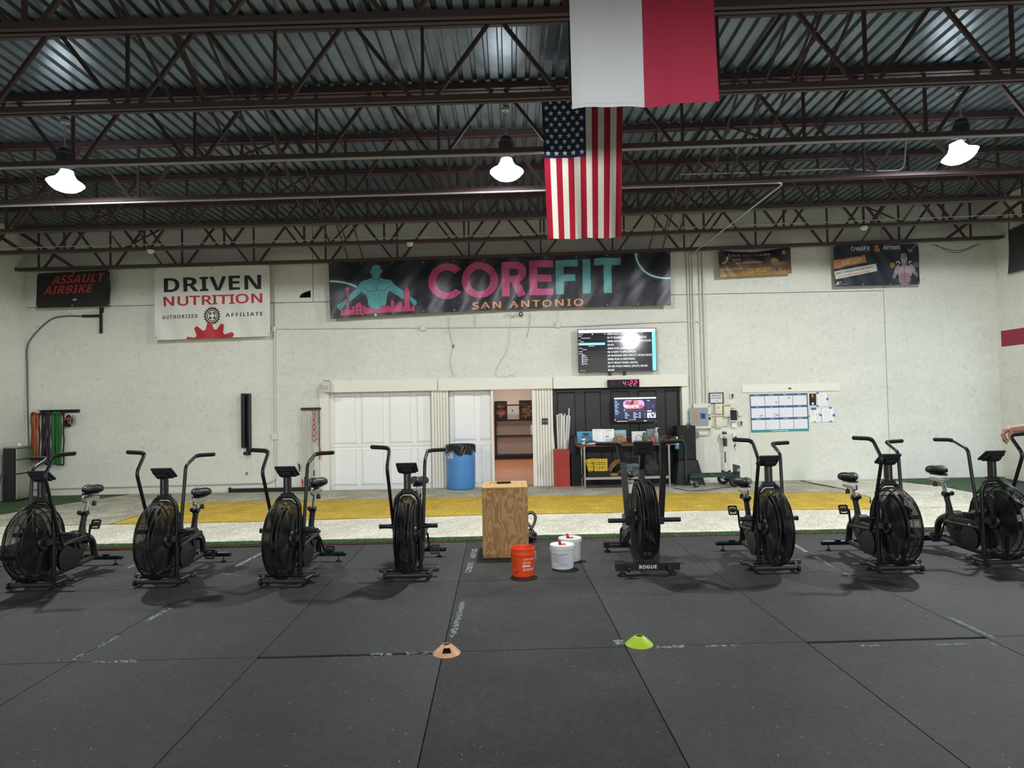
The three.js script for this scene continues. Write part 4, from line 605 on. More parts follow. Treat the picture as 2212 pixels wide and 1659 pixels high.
{
  const t = paint(1024, 512, (x, w, h) => {
    x.fillStyle = '#262b39'; x.fillRect(0, 0, w, h);
    label(x, 'CrossFit', 0.315 * w, 0.095 * h, 72, '#e2e2dc', { w: 0.225 * w }); label(x, '&', 0.513 * w, 0.105 * h, 108, '#c98647', { w: 0.07 * w }); label(x, 'Airrosti', 0.685 * w, 0.08 * h, 72, '#e2e2dc', { w: 0.2 * w });
    label(x, 'gets you where you want to be', 0.32 * w, 0.17 * h, 26, '#a06a50', { w: 0.23 * w, weight: 'normal' }); label(x, 'gets you back to CrossFit', 0.69 * w, 0.155 * h, 26, '#a06a50', { w: 0.2 * w, weight: 'normal' });
    x.fillStyle = '#c07a45'; x.beginPath(); [[0, 0.37], [0.16, 0.32], [0.30, 0.28], [0.31, 0.3], [0.365, 0.245], [0.385, 0.44], [0.23, 0.49], [0.0, 0.58]].forEach(([a, b], i) => (i ? x.lineTo(a * w, b * h) : x.moveTo(a * w, b * h))); x.fill();
    label(x, "DON'T STOP!", 0.212 * w, 0.405 * h, 76, '#dcd8c6', { w: 0.25 * w, rot: -0.16, weight: 'normal', stroke: '#dcd8c6', lw: 2 });
    x.fillStyle = '#c5c7bd'; x.beginPath(); [[0.0, 0.64], [0.495, 0.47], [0.51, 0.65], [0.012, 0.83]].forEach(([a, b], i) => (i ? x.lineTo(a * w, b * h) : x.moveTo(a * w, b * h))); x.fill();
    label(x, "AIRROSTI STOPS PAIN SO PAIN DOESN'T STOP YOU", 0.24 * w, 0.62 * h, 34, '#3c3f40', { w: 0.45 * w, rot: -0.165 }); label(x, '(210) 404-6050 | www.Airrosti.com', 0.235 * w, 0.705 * h, 38, '#c07050', { w: 0.38 * w, rot: -0.165 });
    x.strokeStyle = '#d08050'; x.lineWidth = 11; x.lineCap = 'butt'; x.beginPath(); x.moveTo(0.985 * w, 0.0); x.quadraticCurveTo(0.95 * w, 0.06 * h, 0.895 * w, 0.19 * h); x.moveTo(0.885 * w, 0.125 * h); x.lineTo(0.892 * w, 0.2 * h); x.lineTo(0.925 * w, 0.18 * h); x.stroke();
    label(x, 'A', 0.035 * w, 0.93 * h, 60, '#ddd', { skew: -0.3 }); x.fillStyle = '#d08050'; x.fillRect(0.052 * w, 0.88 * h, 0.035 * w, 8); x.fillRect(0.05 * w, 0.91 * h, 0.03 * w, 7); label(x, 'AIRROSTI', 0.105 * w, 0.955 * h, 22, '#8b8f98', {});
    // printed figure of an athlete holding two kettlebells
    const sk = '#a8929a', dk = '#5f4f58', e = (a, b, rx, ry, c, r = 0) => { x.fillStyle = c; x.beginPath(); x.ellipse(a * w, b * h, rx * w, ry * h, r, 0, 7); x.fill(); };
    e(0.69, 0.52, 0.03, 0.075, '#9a7a3f'); e(0.965, 0.52, 0.03, 0.075, '#6c6453'); e(0.83, 0.70, 0.082, 0.18, sk); e(0.83, 0.88, 0.075, 0.16, dk); e(0.825, 0.86, 0.066, 0.15, '#957c86'); e(0.738, 0.64, 0.026, 0.14, sk, 0.35); e(0.71, 0.78, 0.018, 0.07, '#8d757e', 0.2); e(0.925, 0.63, 0.028, 0.15, sk, -0.4); e(0.96, 0.74, 0.018, 0.09, '#8d757e', -0.3);
    e(0.792, 0.62, 0.036, 0.075, '#b59ea4'); e(0.868, 0.62, 0.036, 0.075, '#b59ea4'); x.strokeStyle = '#54444e'; x.lineWidth = 4; for (const b of [0.72, 0.79, 0.86, 0.93]) { x.beginPath(); x.moveTo(0.775 * w, b * h); x.quadraticCurveTo(0.83 * w, (b + 0.025) * h, 0.885 * w, b * h); x.stroke(); } x.beginPath(); x.moveTo(0.83 * w, 0.55 * h); x.lineTo(0.83 * w, 0.97 * h); x.stroke();
    e(0.757, 0.46, 0.024, 0.045, '#c8bfc0'); e(0.897, 0.46, 0.024, 0.045, '#c8bfc0'); e(0.755, 0.48, 0.014, 0.03, '#222530'); e(0.903, 0.48, 0.014, 0.03, '#222530'); e(0.826, 0.48, 0.03, 0.07, '#8d757e'); e(0.825, 0.355, 0.038, 0.115, '#b3a3a6'); e(0.825, 0.28, 0.037, 0.055, '#8b8287'); x.fillStyle = '#4a3d44'; x.fillRect(0.8 * w, 0.345 * h, 0.02 * w, 7); x.fillRect(0.832 * w, 0.345 * h, 0.02 * w, 7); x.fillRect(0.815 * w, 0.415 * h, 0.024 * w, 5); x.fillRect(0.823 * w, 0.365 * h, 5, 16);
  });
  banner('vinyl_banner', 'dark navy vinyl banner with an orange strip and a printed athlete', quad(zb, [1800, 529], [1984, 526], [1986, 614], [1803, 619]), t, (u, v) => 0.012 * Math.sin(u * 8) * (1 - v) + 0.006 * Math.sin(u * 33 + v * 9), ringRow(4), 0.45);
}
{
  const x = XR - 0.12, a = onX(2177, 498, x), b = onX(2177, 592, x), c = [a.clone(), V(x, a.y + 0.06, a.z + 1.6), V(x, b.y + 0.02, a.z + 1.6), b.clone()];
  banner('vinyl_banner', 'plain dark banner hanging on the wall with the red stripe', c, paint(64, 64, (q, w, h) => { q.fillStyle = '#2a2e35'; q.fillRect(0, 0, w, h); }), (u, v) => [0.02 * Math.sin(u * 9 + v * 3), 0, 0], [[0.01, 0.96], [0.01, 0.04]]);
  solo('hook_strap', 'short strap holding up the plain dark banner by the corner', 'strap', rod(V(x, a.y - 0.02, a.z + 0.03), V(x, a.y + 0.35, a.z + 0.05), 0.008), M.cable);
}
// ------------------------------------------------------------------ flags
M.flagLight = 0;
function flag(name, text, c, tex, push, nx, ny, hang) {
  const f = thing(name, text, 'flag'); part('cloth', sheet(c, nx, ny, push), phys({ color: 0xffffff, map: tex, roughness: 0.95, side: THREE.DoubleSide, transmission: 0.22, thickness: 0 }), f);
  const l = c[0], r = c[1]; part('hanging_cord', [rod(l, V(l.x, topY(l.x) + 0.03, hang), 0.004, 6), rod(r, V(r.x, topY(r.x) + 0.03, hang), 0.004, 6)], M.cable, f);
  part('hem', [l, c[3]].length ? [rod(l, r, 0.006, 6)] : [], M.white, f); return f;
}
{
  const us = paint(1024, 1800, (x, w, h) => {
    for (let k = 0; k < 13; k++) { x.fillStyle = k % 2 ? '#d9d4c6' : '#a01f33'; x.fillRect(k * w / 13, 0, w / 13 + 1, h); }
    const cw2 = w * 7 / 13, ch = h * 0.452; x.fillStyle = '#1f2b4a'; x.fillRect(0, 0, cw2, ch);
    const star = (cx, cy, r) => { x.fillStyle = '#dcdacf'; x.beginPath(); for (let k = 0; k < 10; k++) { const a = -Math.PI / 2 + Math.PI / 2 * 0 + k * Math.PI / 5, R = k % 2 ? r * 0.4 : r; x.lineTo(cx + R * Math.cos(a), cy + R * Math.sin(a)); } x.fill(); };
    for (let r = 0; r < 11; r++) for (let k = 0; k < (r % 2 ? 4 : 5); k++) star(cw2 * (0.1 + (r % 2 ? 0.1 : 0) + k * 0.2), ch * (r + 0.75) / 11.6, 37);
  });
  const z = -7.72, c = quad(z, [1169, 200], [1346, 190], [1341, 513], [1183, 517]);
  flag('national_flag', 'stars and stripes flag hanging vertically from the roof joists', c, us, (u, v) => 0.02 * Math.sin(u * 14 + v * 2) * (1.1 - v) + 0.012 * Math.sin(u * 27 + v * 3) * (1 - v), 60, 60, -7.81);
  const tx = paint(512, 900, (x, w, h) => { x.fillStyle = '#ced0d2'; x.fillRect(0, 0, w / 2, h); x.fillStyle = '#a92c45'; x.fillRect(w / 2, 0, w / 2, h); x.fillStyle = '#1f2b4a'; x.fillRect(0, 0, w, h * 0.33); x.fillStyle = '#ced0d2'; x.beginPath(); for (let k = 0; k < 10; k++) { const a = -Math.PI / 2 + k * Math.PI / 5, R = k % 2 ? 34 : 88; x.lineTo(w / 2 + R * Math.cos(a), h * 0.165 + R * Math.sin(a)); } x.fill(); x.fillStyle = 'rgba(120,120,125,0.25)'; x.fillRect(0, h - 14, w / 2, 2); });
  const z2 = -4.2, bl = onZ(1236, 236, z2), br = onZ(1552, 221, z2), c2 = [V(bl.x - 0.005, bl.y + 1.5, z2), V(br.x - 0.02, br.y + 1.5, z2), br, bl];
  flag('state_flag', 'large flag with a white half and a red half hanging vertically', c2, tx, (u, v) => 0.018 * Math.sin(u * 9 + v * 2) * (1.05 - v) + 0.01 * Math.sin(u * 20 - v * 4) * (1 - v), 50, 50, -3.74);
}
// ------------------------------------------------------------------ pipes, boxes and cables on the walls
const zp = ZW + 0.03;
const P3 = (px, py, z = zp) => onZ(px, py, z);
const pipe = (name, text, pts, r, mat = M.conduitPaint, fr = 0.12, cat = 'conduit') => solo(name, text, cat, sweep(fillet(pts, fr, 6), r, 8), mat);
pipe('conduit', 'painted conduit running down the wall and along its foot below the white banner', [P3(593, 712), P3(596, 1042), P3(71, 1056)], 0.017, M.conduitPaint, 0.18);
pipe('conduit', 'thin painted conduit running under the long banner to the screen', [P3(597, 710.5), P3(914, 708)], 0.009);
pipe('conduit', 'thin painted conduit continuing over the big screen to the riser pipes', [P3(918, 708), P3(1240, 705), P3(1400, 697), P3(1500, 694), P3(1514, 696), P3(1518, 780)], 0.01, M.conduitPaint, 0.1);
[[1488, 538, 872], [1494, 538, 872], [1499.5, 538, 872], [1514, 545, 868], [1522, 545, 872]].forEach(([px, a, b], i) => { const x = P3(px, 700).x, y0 = P3(px, b).y, y1 = P3(px, a).y; solo('conduit', ['vertical riser conduit next to the long banner, first of five', 'vertical riser conduit, second of five from the long banner', 'vertical riser conduit in the middle of the five', 'vertical riser conduit, fourth of five from the long banner', 'vertical riser conduit nearest the lion banner, last of five'][i], 'conduit', sweep([V(x, y0, zp), V(x, y1, zp)], [0.016, 0.012, 0.014, 0.016, 0.022][i], 10), M.conduitPaint); });
const plateBox = (name, text, px, py, w, h, d = 0.05, mat = M.offwhite, cat = 'junction box') => { const p = P3(px, py, ZW), o = thing(name, text, cat, [p.x, p.y, ZW]); part('box_body', rbox(w, h, d, 0.008, 0, 0, d / 2 + 0.001), mat, o); part('cover_plate', rbox(w * 0.92, h * 0.92, 0.008, 0.003, 0, 0, d + 0.003), mat, o); part('screw', [cyl(0.005, 0.005, 0.004, 0, h * 0.36, d + 0.008, Math.PI / 2, 0, 0, 8), cyl(0.005, 0.005, 0.004, 0, -h * 0.36, d + 0.008, Math.PI / 2, 0, 0, 8)], M.grey, o); return o; };
plateBox('junction_box', 'white junction box at the corner of the white banner', 593, 711, 0.1, 0.11); plateBox('junction_box', 'white square junction box halfway down the long conduit', 595, 943, 0.115, 0.12);
plateBox('junction_box', 'white junction box on the thin conduit under the long banner', 914, 709, 0.11, 0.11); plateBox('junction_box', 'white junction box hanging below the lettering near the big screen', 1205, 702, 0.1, 0.12);
// ceiling conduits
pipe('conduit', 'pale conduit strapped along the second nearest row of joists above the lamps', [V(XL + 0.1, chordY(XL) - 0.018, -7.80), V(0, chordY(0) - 0.018, -7.80), V(XR - 0.1, chordY(XR) - 0.018, -7.80)], 0.016, M.conduit, 0.01);
{ const a = onZ(1695, 394, -9.18); pipe('conduit', 'long shiny conduit that turns and runs back to the riser pipes', [V(XL + 0.1, chordY(XL) - 0.03, -9.18), V(0, a.y - 0.05, -9.18), V(a.x, a.y, -9.18), V(P3(1494, 549).x, P3(1494, 549).y, ZW + 0.06)], 0.014, M.conduit, 0.14); }
{ const z = -9.32; pipe('conduit', 'thin conduit looping up between the roof joists beside the lamp', [onZ(1470, 376, z), onZ(1590, 373, z), onZ(1840, 363, z), onZ(1880, 369, z), onZ(1952, 368, z), onZ(1962, 245, z), onZ(2000, 215, z - 0.4), onZ(2075, 190, z - 0.6), onZ(2150, 190, z - 0.6)], 0.011, M.conduit, 0.12); }
pipe('conduit', 'thin conduit along the last roof joist above the back wall', [V(XL + 0.2, chordY(XL) + 0.1, -11.96), V(0, chordY(0) + 0.09, -11.96), V(XR - 0.4, chordY(XR) + 0.1, -11.96)], 0.009, M.conduit, 0.01);
[[325, 497], [885, 478], [1865, 445]].forEach(([px, py], i) => { const p = onZ(px, py, -11.99); p.y = chordY(p.x) - 0.031; const o = thing('detector', ['small pale detector on the joists over the white banner', 'small pale detector on the joists left of the flag', 'small pale detector on the joists over the navy banner'][i].replace('left of', 'beside'), 'detector', [p.x, p.y, -11.996]); part('base', cyl(0.06, 0.06, 0.02, 0, 0.02, 0), M.offwhite, o); part('dome', lathe([[0.055, 0.01], [0.05, -0.015], [0.03, -0.03], [0, -0.034]], 20), M.offwhite, o); });
// hanging wires on the wall
const wire = (text, pts, r = 0.004, mat = M.conduitPaint) => solo('cable', text, 'cable', sweep(smooth(pts, 30), r, 6), mat);
wire('thin grey cable with a small plug dangling below the word SAN', [P3(968, 687), P3(969, 705), P3(974, 730), P3(978, 748), P3(972, 780), P3(980, 815)], 0.004, M.grey);
solo('cable_plug', 'small black plug on the dangling grey cable', 'plug', rbox(0.025, 0.06, 0.02, 0.004, P3(979, 748).x, P3(979, 748).y, zp), M.black);
wire('thin yellowish cable looping down from the wall camera to the header', [P3(1103, 682), P3(1101, 720), P3(1094, 760), P3(1078, 785), P3(1070, 808), P3(1076, 815)], 0.0045, std(0xb9b48c, 0.6));
wire('short yellowish cable loop lying on the header', [P3(1076, 815, ZW + 0.08), P3(1092, 815, ZW + 0.08), P3(1104, 810, ZW + 0.08), P3(1114, 814, ZW + 0.08)], 0.0045, std(0xb9b48c, 0.6));
wire('short grey cable end hanging beside the wall camera', [P3(1146, 676), P3(1143, 705), P3(1137, 731)], 0.005, M.grey);
wire('short grey cable hanging below the letters COR', [P3(1025, 680), P3(1027, 706)], 0.004, M.grey); wire('short white cable dropping to the junction box by the screen', [P3(1205, 672), P3(1205, 696)], 0.005);
[[2020, 528, 2062, 546, 2118, 527, 'dark cable sagging below the last joist by the corner'], [2010, 528, 2070, 541, 2112, 527, 'second dark cable sagging beside the first by the corner']].forEach(([a, b, c, d, e, f, t]) => wire(t, [P3(a, b, -13.5), P3(c, d, -13.5), P3(e, f, -13.5)], 0.006, M.cable));
wire('pale cable stretched round the corner towards the plain dark banner', [P3(2118, 524, -13.55), P3(2150, 522, -13.55), P3(2175, 508, -13.2)], 0.006);
{ // two little wall cameras
  const cam = (px, text, mat) => { const p = P3(px, 679, ZW), o = thing('wall_camera', text, 'camera', [p.x, p.y, ZW]); part('mount', [cyl(0.03, 0.03, 0.02, 0, 0, 0.012, Math.PI / 2), rod(V(0, 0, 0.02), V(0, -0.01, 0.08), 0.012)], mat, o); part('camera_head', [ball(0.045, 0, -0.012, 0.1), cyl(0.03, 0.03, 0.02, 0, -0.014, 0.135, Math.PI / 2)], mat, o); part('lens', cyl(0.022, 0.022, 0.01, 0, -0.014, 0.147, Math.PI / 2), M.blackGloss, o); };
  cam(1106, 'small white round wall camera below the long banner', M.white); cam(1125, 'small black wall camera below the long banner', M.black);
}
{ // siren box on the end of the header
  const p = P3(708, 836, ZW + 0.09), o = thing('alarm_horn', 'pale grey alarm horn box on the end of the header beam', 'alarm', [p.x, p.y, ZW + 0.09]); part('horn_body', rbox(0.15, 0.22, 0.16, 0.02, 0, 0, 0.09), std(0xc9c9c2, 0.5), o); part('grille', [0, 1, 2].map((k) => box(0.11, 0.012, 0.006, 0, -0.05 + k * 0.03, 0.172)), M.grey, o); part('bracket', box(0.1, 0.02, 0.12, 0, 0.12, 0.06), M.grey, o);
}
{ // bracket and cable beside the black banner
  const z = ZW + 0.05, v = rectZ(215, 664, 221, 720, z), h = rectZ(178, 680, 216, 685, z), o = thing('wall_bracket', 'black steel bracket hanging below the black banner', 'bracket', [v.cx, v.cy, z]);
  part('upright', box(0.05, v.h, 0.03), M.black, o); part('arm', box(h.w, 0.05, 0.03, h.cx - v.cx, h.cy - v.cy, 0), M.black, o); part('wall_plate', box(0.07, 0.1, 0.02, 0, v.h / 2 - 0.05, -0.025), M.black, o);
  wire('thick grey cable curving from the black bracket down the corner', [P3(178, 683), P3(140, 683), P3(112, 689), P3(80, 716), P3(60, 745), P3(59, 800), P3(60, 880), P3(62, 975), P3(62, 1040)], 0.014, std(0x4b565b, 0.5));
}
// ------------------------------------------------------------------ resistance bands and other hung gear
{
  const z = ZW + 0.1, r = rectZ(82, 885, 166, 893, z), o = thing('band_rack', 'black wall rack holding the resistance bands', 'rack', [r.cx, r.cy, ZW]); part('rail', [box(r.w, 0.055, 0.03, 0, 0, 0.02), box(r.w, 0.012, 0.12, 0, 0.03, 0.06)], M.black, o);
  const band = (px, w, bottom, col, text, dz = 0, half = 0.028) => { const t = P3(px, 894, z), y1 = P3(px, bottom, z).y, pts = [], zz = ZW + 0.08 + dz; for (let k = 0; k <= 8; k++) { const a = Math.PI * k / 8; pts.push(V(t.x - half * Math.cos(a), t.y + half * 0.7 * Math.sin(a), zz)); } for (let k = 1; k < 8; k++) pts.push(V(t.x + half + 0.008 * Math.sin(k * 1.7 + px), t.y + (y1 - t.y) * k / 8, zz + 0.006 * Math.sin(k * 2.1 + px))); for (let k = 0; k <= 8; k++) { const a = Math.PI * k / 8; pts.push(V(t.x + half * Math.cos(a), y1 - half * 0.9 * Math.sin(a), zz)); } for (let k = 7; k > 0; k--) pts.push(V(t.x - half - 0.008 * Math.sin(k * 1.3 + px), t.y + (y1 - t.y) * k / 8, zz + 0.006 * Math.sin(k + px))); solo('resistance_band', text, 'band', sweep(pts, w, 8, true, 0.22), std(col, 0.65)); const pg = part('peg', cyl(0.009, 0.009, 0.13, t.x - r.cx, t.y - r.cy - 0.012, 0.075, Math.PI / 2, 0, 0, 10), M.black, o); };
  band(70, 0.020, 992, 0xa33a22, 'orange-red resistance band at the end of the rack'); band(77, 0.018, 996, 0xb3382a, 'red resistance band next to the yellow one', 0.03); band(81, 0.008, 990, 0xb79a2e, 'thin yellow resistance band', 0.055); band(88, 0.014, 1000, 0x2b2220, 'black resistance band between the red and purple ones', 0.02);
  band(95, 0.026, 998, 0x2f2438, 'wide dark purple resistance band beside the black one'); band(104, 0.026, 1000, 0x33263f, 'wide dark purple resistance band beside the green one', 0.03); band(118, 0.032, 998, 0x1f7a2c, 'wide bright green resistance band', 0.02); band(128, 0.030, 1000, 0x1d6a28, 'wide green resistance band overlapping the bright green one', 0.045); band(133, 0.014, 1002, 0x15171a, 'thin black resistance band behind the green ones', 0.0);
  const g = P3(155, 906, ZW), s = thing('ankle_straps', 'bundle of red, black and grey straps hung on the rack end', 'straps', [g.x, g.y, ZW + 0.06]);
  const loop = (x, y, R, sy, mat, z2) => { const pts = []; for (let k = 0; k < 24; k++) { const a = k / 24 * 6.2832; pts.push(V(x + R * Math.cos(a), y + R * sy * Math.sin(a), z2 + 0.01 * Math.sin(a * 2))); } return sweep(pts, 0.026, 8, true, 0.35); };
  part('black_strap', [loop(-0.03, -0.03, 0.055, 1.9, M.black, 0), loop(-0.05, -0.07, 0.04, 1.2, M.black, 0.03)], M.blackMatte, s); part('red_strap', [loop(0.005, 0.015, 0.045, 0.5, M.red, 0.04)], std(0xc03a2c, 0.7), s); part('grey_strap', loop(0.06, -0.03, 0.035, 2.6, M.grey, 0.01), M.grey, s); part('green_tab', box(0.03, 0.06, 0.012, 0.02, -0.06, 0.05, 0, 0, 0.3), std(0x2f7a4a, 0.7), s);
}
{ // slim steel cabinet in the corner
  const b = onFloor(35, 1085), w = 0.25, d = 0.45, h = 1.0, o = thing('steel_cabinet', 'slim cabinet with a black side and a stainless front', 'cabinet', [b.x - w / 2, 0.012, b.z - d / 2]);
  part('body', box(w - 0.03, h, d, -0.015, h / 2, 0), M.black, o); part('drawer_front', rbox(0.02, 0.2, d - 0.01, 0.004, w / 2 - 0.008, h - 0.11, 0), M.steel, o);
  part('door_front', rbox(0.02, 0.25, d - 0.01, 0.004, w / 2 - 0.008, h - 0.35, 0), M.steel, o); part('door_front', rbox(0.02, 0.47, d - 0.01, 0.004, w / 2 - 0.008, 0.27, 0), M.steel, o); part('handle', rod(V(w / 2 + 0.012, h - 0.19, -0.12), V(w / 2 + 0.012, h - 0.19, 0.12), 0.006), M.steel, o); part('top_tray', rbox(w, 0.03, d, 0.006, 0, h + 0.014, 0), M.steel, o);
  const c = solo('cup', 'small pale cup on the slim steel cabinet', 'cup', at(lathe([[0, 0], [0.03, 0], [0.036, 0.06], [0.033, 0.06], [0.028, 0.006], [0, 0.006]], 20), b.x - 0.09, 1.042, b.z - 0.2), M.white);
  wire('black cable leaning along the side of the slim steel cabinet', [V(b.x - 0.24, 0.55, b.z + 0.05), V(b.x - 0.27, 0.3, b.z + 0.07), V(b.x - 0.3, 0.05, b.z + 0.1)], 0.008, M.cable);
  solo('dark_base', 'black bar lying on the turf behind the slim steel cabinet', 'bar', sweep([V(XL + 0.02, 0.18, b.z + 0.1), V(b.x - 0.3, 0.16, b.z + 0.1)], 0.016, 8), M.black);
}
{ // wall upright with hook, black beam on the floor
  const z = ZW + 0.06, r = rectZ(524, 850, 541.5, 985, z), o = thing('wall_hook_upright', 'tall black steel wall upright with a hook at its foot', 'bracket', [r.cx, r.cy, ZW]);
  part('channel', [box(0.006, r.h * 0.87, 0.12, -r.w / 2, r.h * 0.065, 0.07), box(0.006, r.h * 0.87, 0.12, r.w / 2 - 0.01, r.h * 0.065, 0.07), box(r.w, r.h * 0.87, 0.008, -0.004, r.h * 0.065, 0.012), box(r.w * 0.45, r.h * 0.87, 0.008, -r.w * 0.27, r.h * 0.065, 0.126)], M.black, o);
  part('hook', [box(0.09, 0.16, 0.01, 0.02, -r.h * 0.42, 0.02), box(0.09, 0.01, 0.11, 0.02, -r.h * 0.48, 0.07), box(0.09, 0.06, 0.01, 0.0, -r.h * 0.455, 0.125)], M.black, o);
  const t = paint(512, 96, (x, w, h) => { x.fillStyle = '#2a2c30'; x.fillRect(0, 0, w, h); label(x, 'ROGUE', w / 2, h / 2, 86, '#0d0e10', { w: 430 }); }); part('lettering', at(new THREE.PlaneGeometry(0.5, 0.07), r.w * 0.22, 0.02, 0.0172, 0, 0, Math.PI / 2), std(0xffffff, 0.6, 0, { map: t }), o, 'black lettering running up the upright');
  const a = onFloor(513, 1060), b = onFloor(700, 1056), f = thing('steel_beam', 'long black steel beam lying on the turf at the wall', 'beam', [(a.x + b.x) / 2, 0.012, ZW + 0.08]); part('tube', box(b.x - a.x, 0.075, 0.075, 0, 0.038, 0), M.black, f); part('end_plate', box(0.02, 0.1, 0.09, -(b.x - a.x) / 2, 0.05, 0), M.black, f);
  const n = P3(533, 1023, ZW); solo('wall_chip', 'small broken chip in the plaster under the wall upright', 'damage', at(extrude([[-0.02, -0.03], [0.015, -0.035], [0.03, 0.0], [0.02, 0.035], [-0.01, 0.03], [-0.03, 0.005]], 0.006), n.x, n.y, ZW), std(0x8d8672, 0.9));
}
{ // jump rope rack
  const z = ZW + 0.07, r = rectZ(649, 880, 692, 886, z), o = thing('rope_rack', 'short black hook rail holding the jump ropes', 'rack', [r.cx, r.cy, ZW]); part('rail', box(r.w, 0.045, 0.05, 0, 0, 0.03), M.black, o);
  for (let k = 0; k < 8; k++) part('hook', sweep(fillet([V(-r.w / 2 + 0.03 + k * 0.048, -0.02, 0.04), V(-r.w / 2 + 0.03 + k * 0.048, -0.045, 0.055), V(-r.w / 2 + 0.03 + k * 0.048, -0.03, 0.085)], 0.01), 0.005, 6), M.grey, o);
  [[645, 1006], [651, 1040], [656, 1035], [661, 1046], [666, 1046], [669, 1044], [673, 1046]].forEach(([px, py], i) => { const t = P3(px + 2, 890, z), b = P3(px + (i % 3 - 1), py, z), jr = thing('jump_rope', 'thin pale jump rope hanging in a loop from the hook rail', 'jump rope', [0, 0, 0], 0, 'pale jump ropes on the hook rail'); part('rope', sweep(smooth([V(t.x - 0.01, b.y, z), V(t.x - 0.012, (t.y + b.y) / 2, z), V(t.x - 0.004, t.y, z + 0.012), V(t.x + 0.016, (t.y + b.y) / 2, z), V(b.x + 0.014, b.y + 0.04, z)], 16), 0.0028, 5), i % 2 ? std(0xa9a890, 0.6) : std(0xb9b7ae, 0.6), jr); part('handle', [cyl(0.011, 0.009, 0.15, t.x - 0.01, b.y - 0.05, z), cyl(0.011, 0.009, 0.15, b.x + 0.016, b.y - 0.03, z, 0, 0, 0.1)], i === 1 ? M.red : M.black, jr); });
  const chain = (px, y0, links, mat, text) => { const s = P3(px, y0, z), ch = thing('chain_rope', text, 'chain', [s.x, s.y, z]); let y = 0; links.forEach(([rx, ry], k) => { const pts = []; for (let a = 0; a < 18; a++) { const q = a / 18 * 6.2832; pts.push(V(rx * Math.cos(q) + 0.008 * Math.sin(k * 2), y - ry + ry * Math.sin(q), (k % 2) * 0.012)); } part('link', sweep(pts, 0.007, 6, true), mat, ch); y -= 2 * ry - 0.012; }); return { s, y }; };
  chain(678, 884, [[0.028, 0.05], [0.02, 0.065], [0.018, 0.06], [0.025, 0.055], [0.035, 0.062], [0.033, 0.06]], std(0xa8233a, 0.5), 'red plastic link chain hanging from the hook rail'); chain(684.5, 886, [[0.03, 0.045], [0.028, 0.085], [0.02, 0.06], [0.03, 0.12], [0.034, 0.07]], std(0xa79f98, 0.5), 'grey link chain hanging beside the red one');
  const t = P3(689.5, 884, z), b = P3(690, 990, z); const jr = thing('jump_rope', 'black jump rope with an orange lower end on the hook rail', 'jump rope', [t.x, t.y, z]); part('rope', sweep(smooth([V(0, 0, 0.01), V(0.004, -0.3, 0.01), V(-0.002, -0.65, 0.01), V(0.004, b.y - t.y, 0.01)], 20), 0.009, 7), M.black, jr); part('orange_end', sweep(smooth([V(0.006, -0.75, 0.022), V(0.012, -0.85, 0.022), V(0.004, b.y - t.y - 0.02, 0.022)], 10), 0.012, 7), std(0x8a3a22, 0.6), jr);
  const h = P3(678, 1022, z); solo('skipping_rope', 'short black rope handle hanging on a thin cord behind the saddle', 'handle', [cyl(0.012, 0.012, 0.12, h.x, h.y, z), rod(V(h.x, h.y, z), V(h.x, P3(678, 962, z).y, z), 0.003, 5)].reduce((a, g) => a.concat(g), []), M.black);
}
// ------------------------------------------------------------------ screens, clock, sign
function screenThing(name, text, px, tex, glow, dz, tilt, bez) {
  const z = ZW + dz, r = rectZ(...px, z), o = thing(name, text, 'screen', [r.cx, r.cy, z]); o.rotation.x = tilt;
  part('bezel', [box(r.w, bez, 0.04, 0, r.h / 2 - bez / 2, 0), box(r.w, bez, 0.04, 0, -r.h / 2 + bez / 2, 0), box(bez, r.h, 0.04, -r.w / 2 + bez / 2, 0, 0), box(bez, r.h, 0.04, r.w / 2 - bez / 2, 0, 0), box(r.w, r.h, 0.03, 0, 0, -0.02)], M.blackGloss, o);
  part('screen', at(new THREE.PlaneGeometry(r.w - bez, r.h - bez), 0, 0, 0.008), phys({ color: 0x050608, roughness: 0.07, emissive: 0xffffff, emissiveMap: tex, emissiveIntensity: glow }), o);
  part('wall_mount', [box(0.3, 0.25, dz - 0.04, 0, 0, -dz / 2 - 0.015)], M.black, o); return { r, o, z };
}
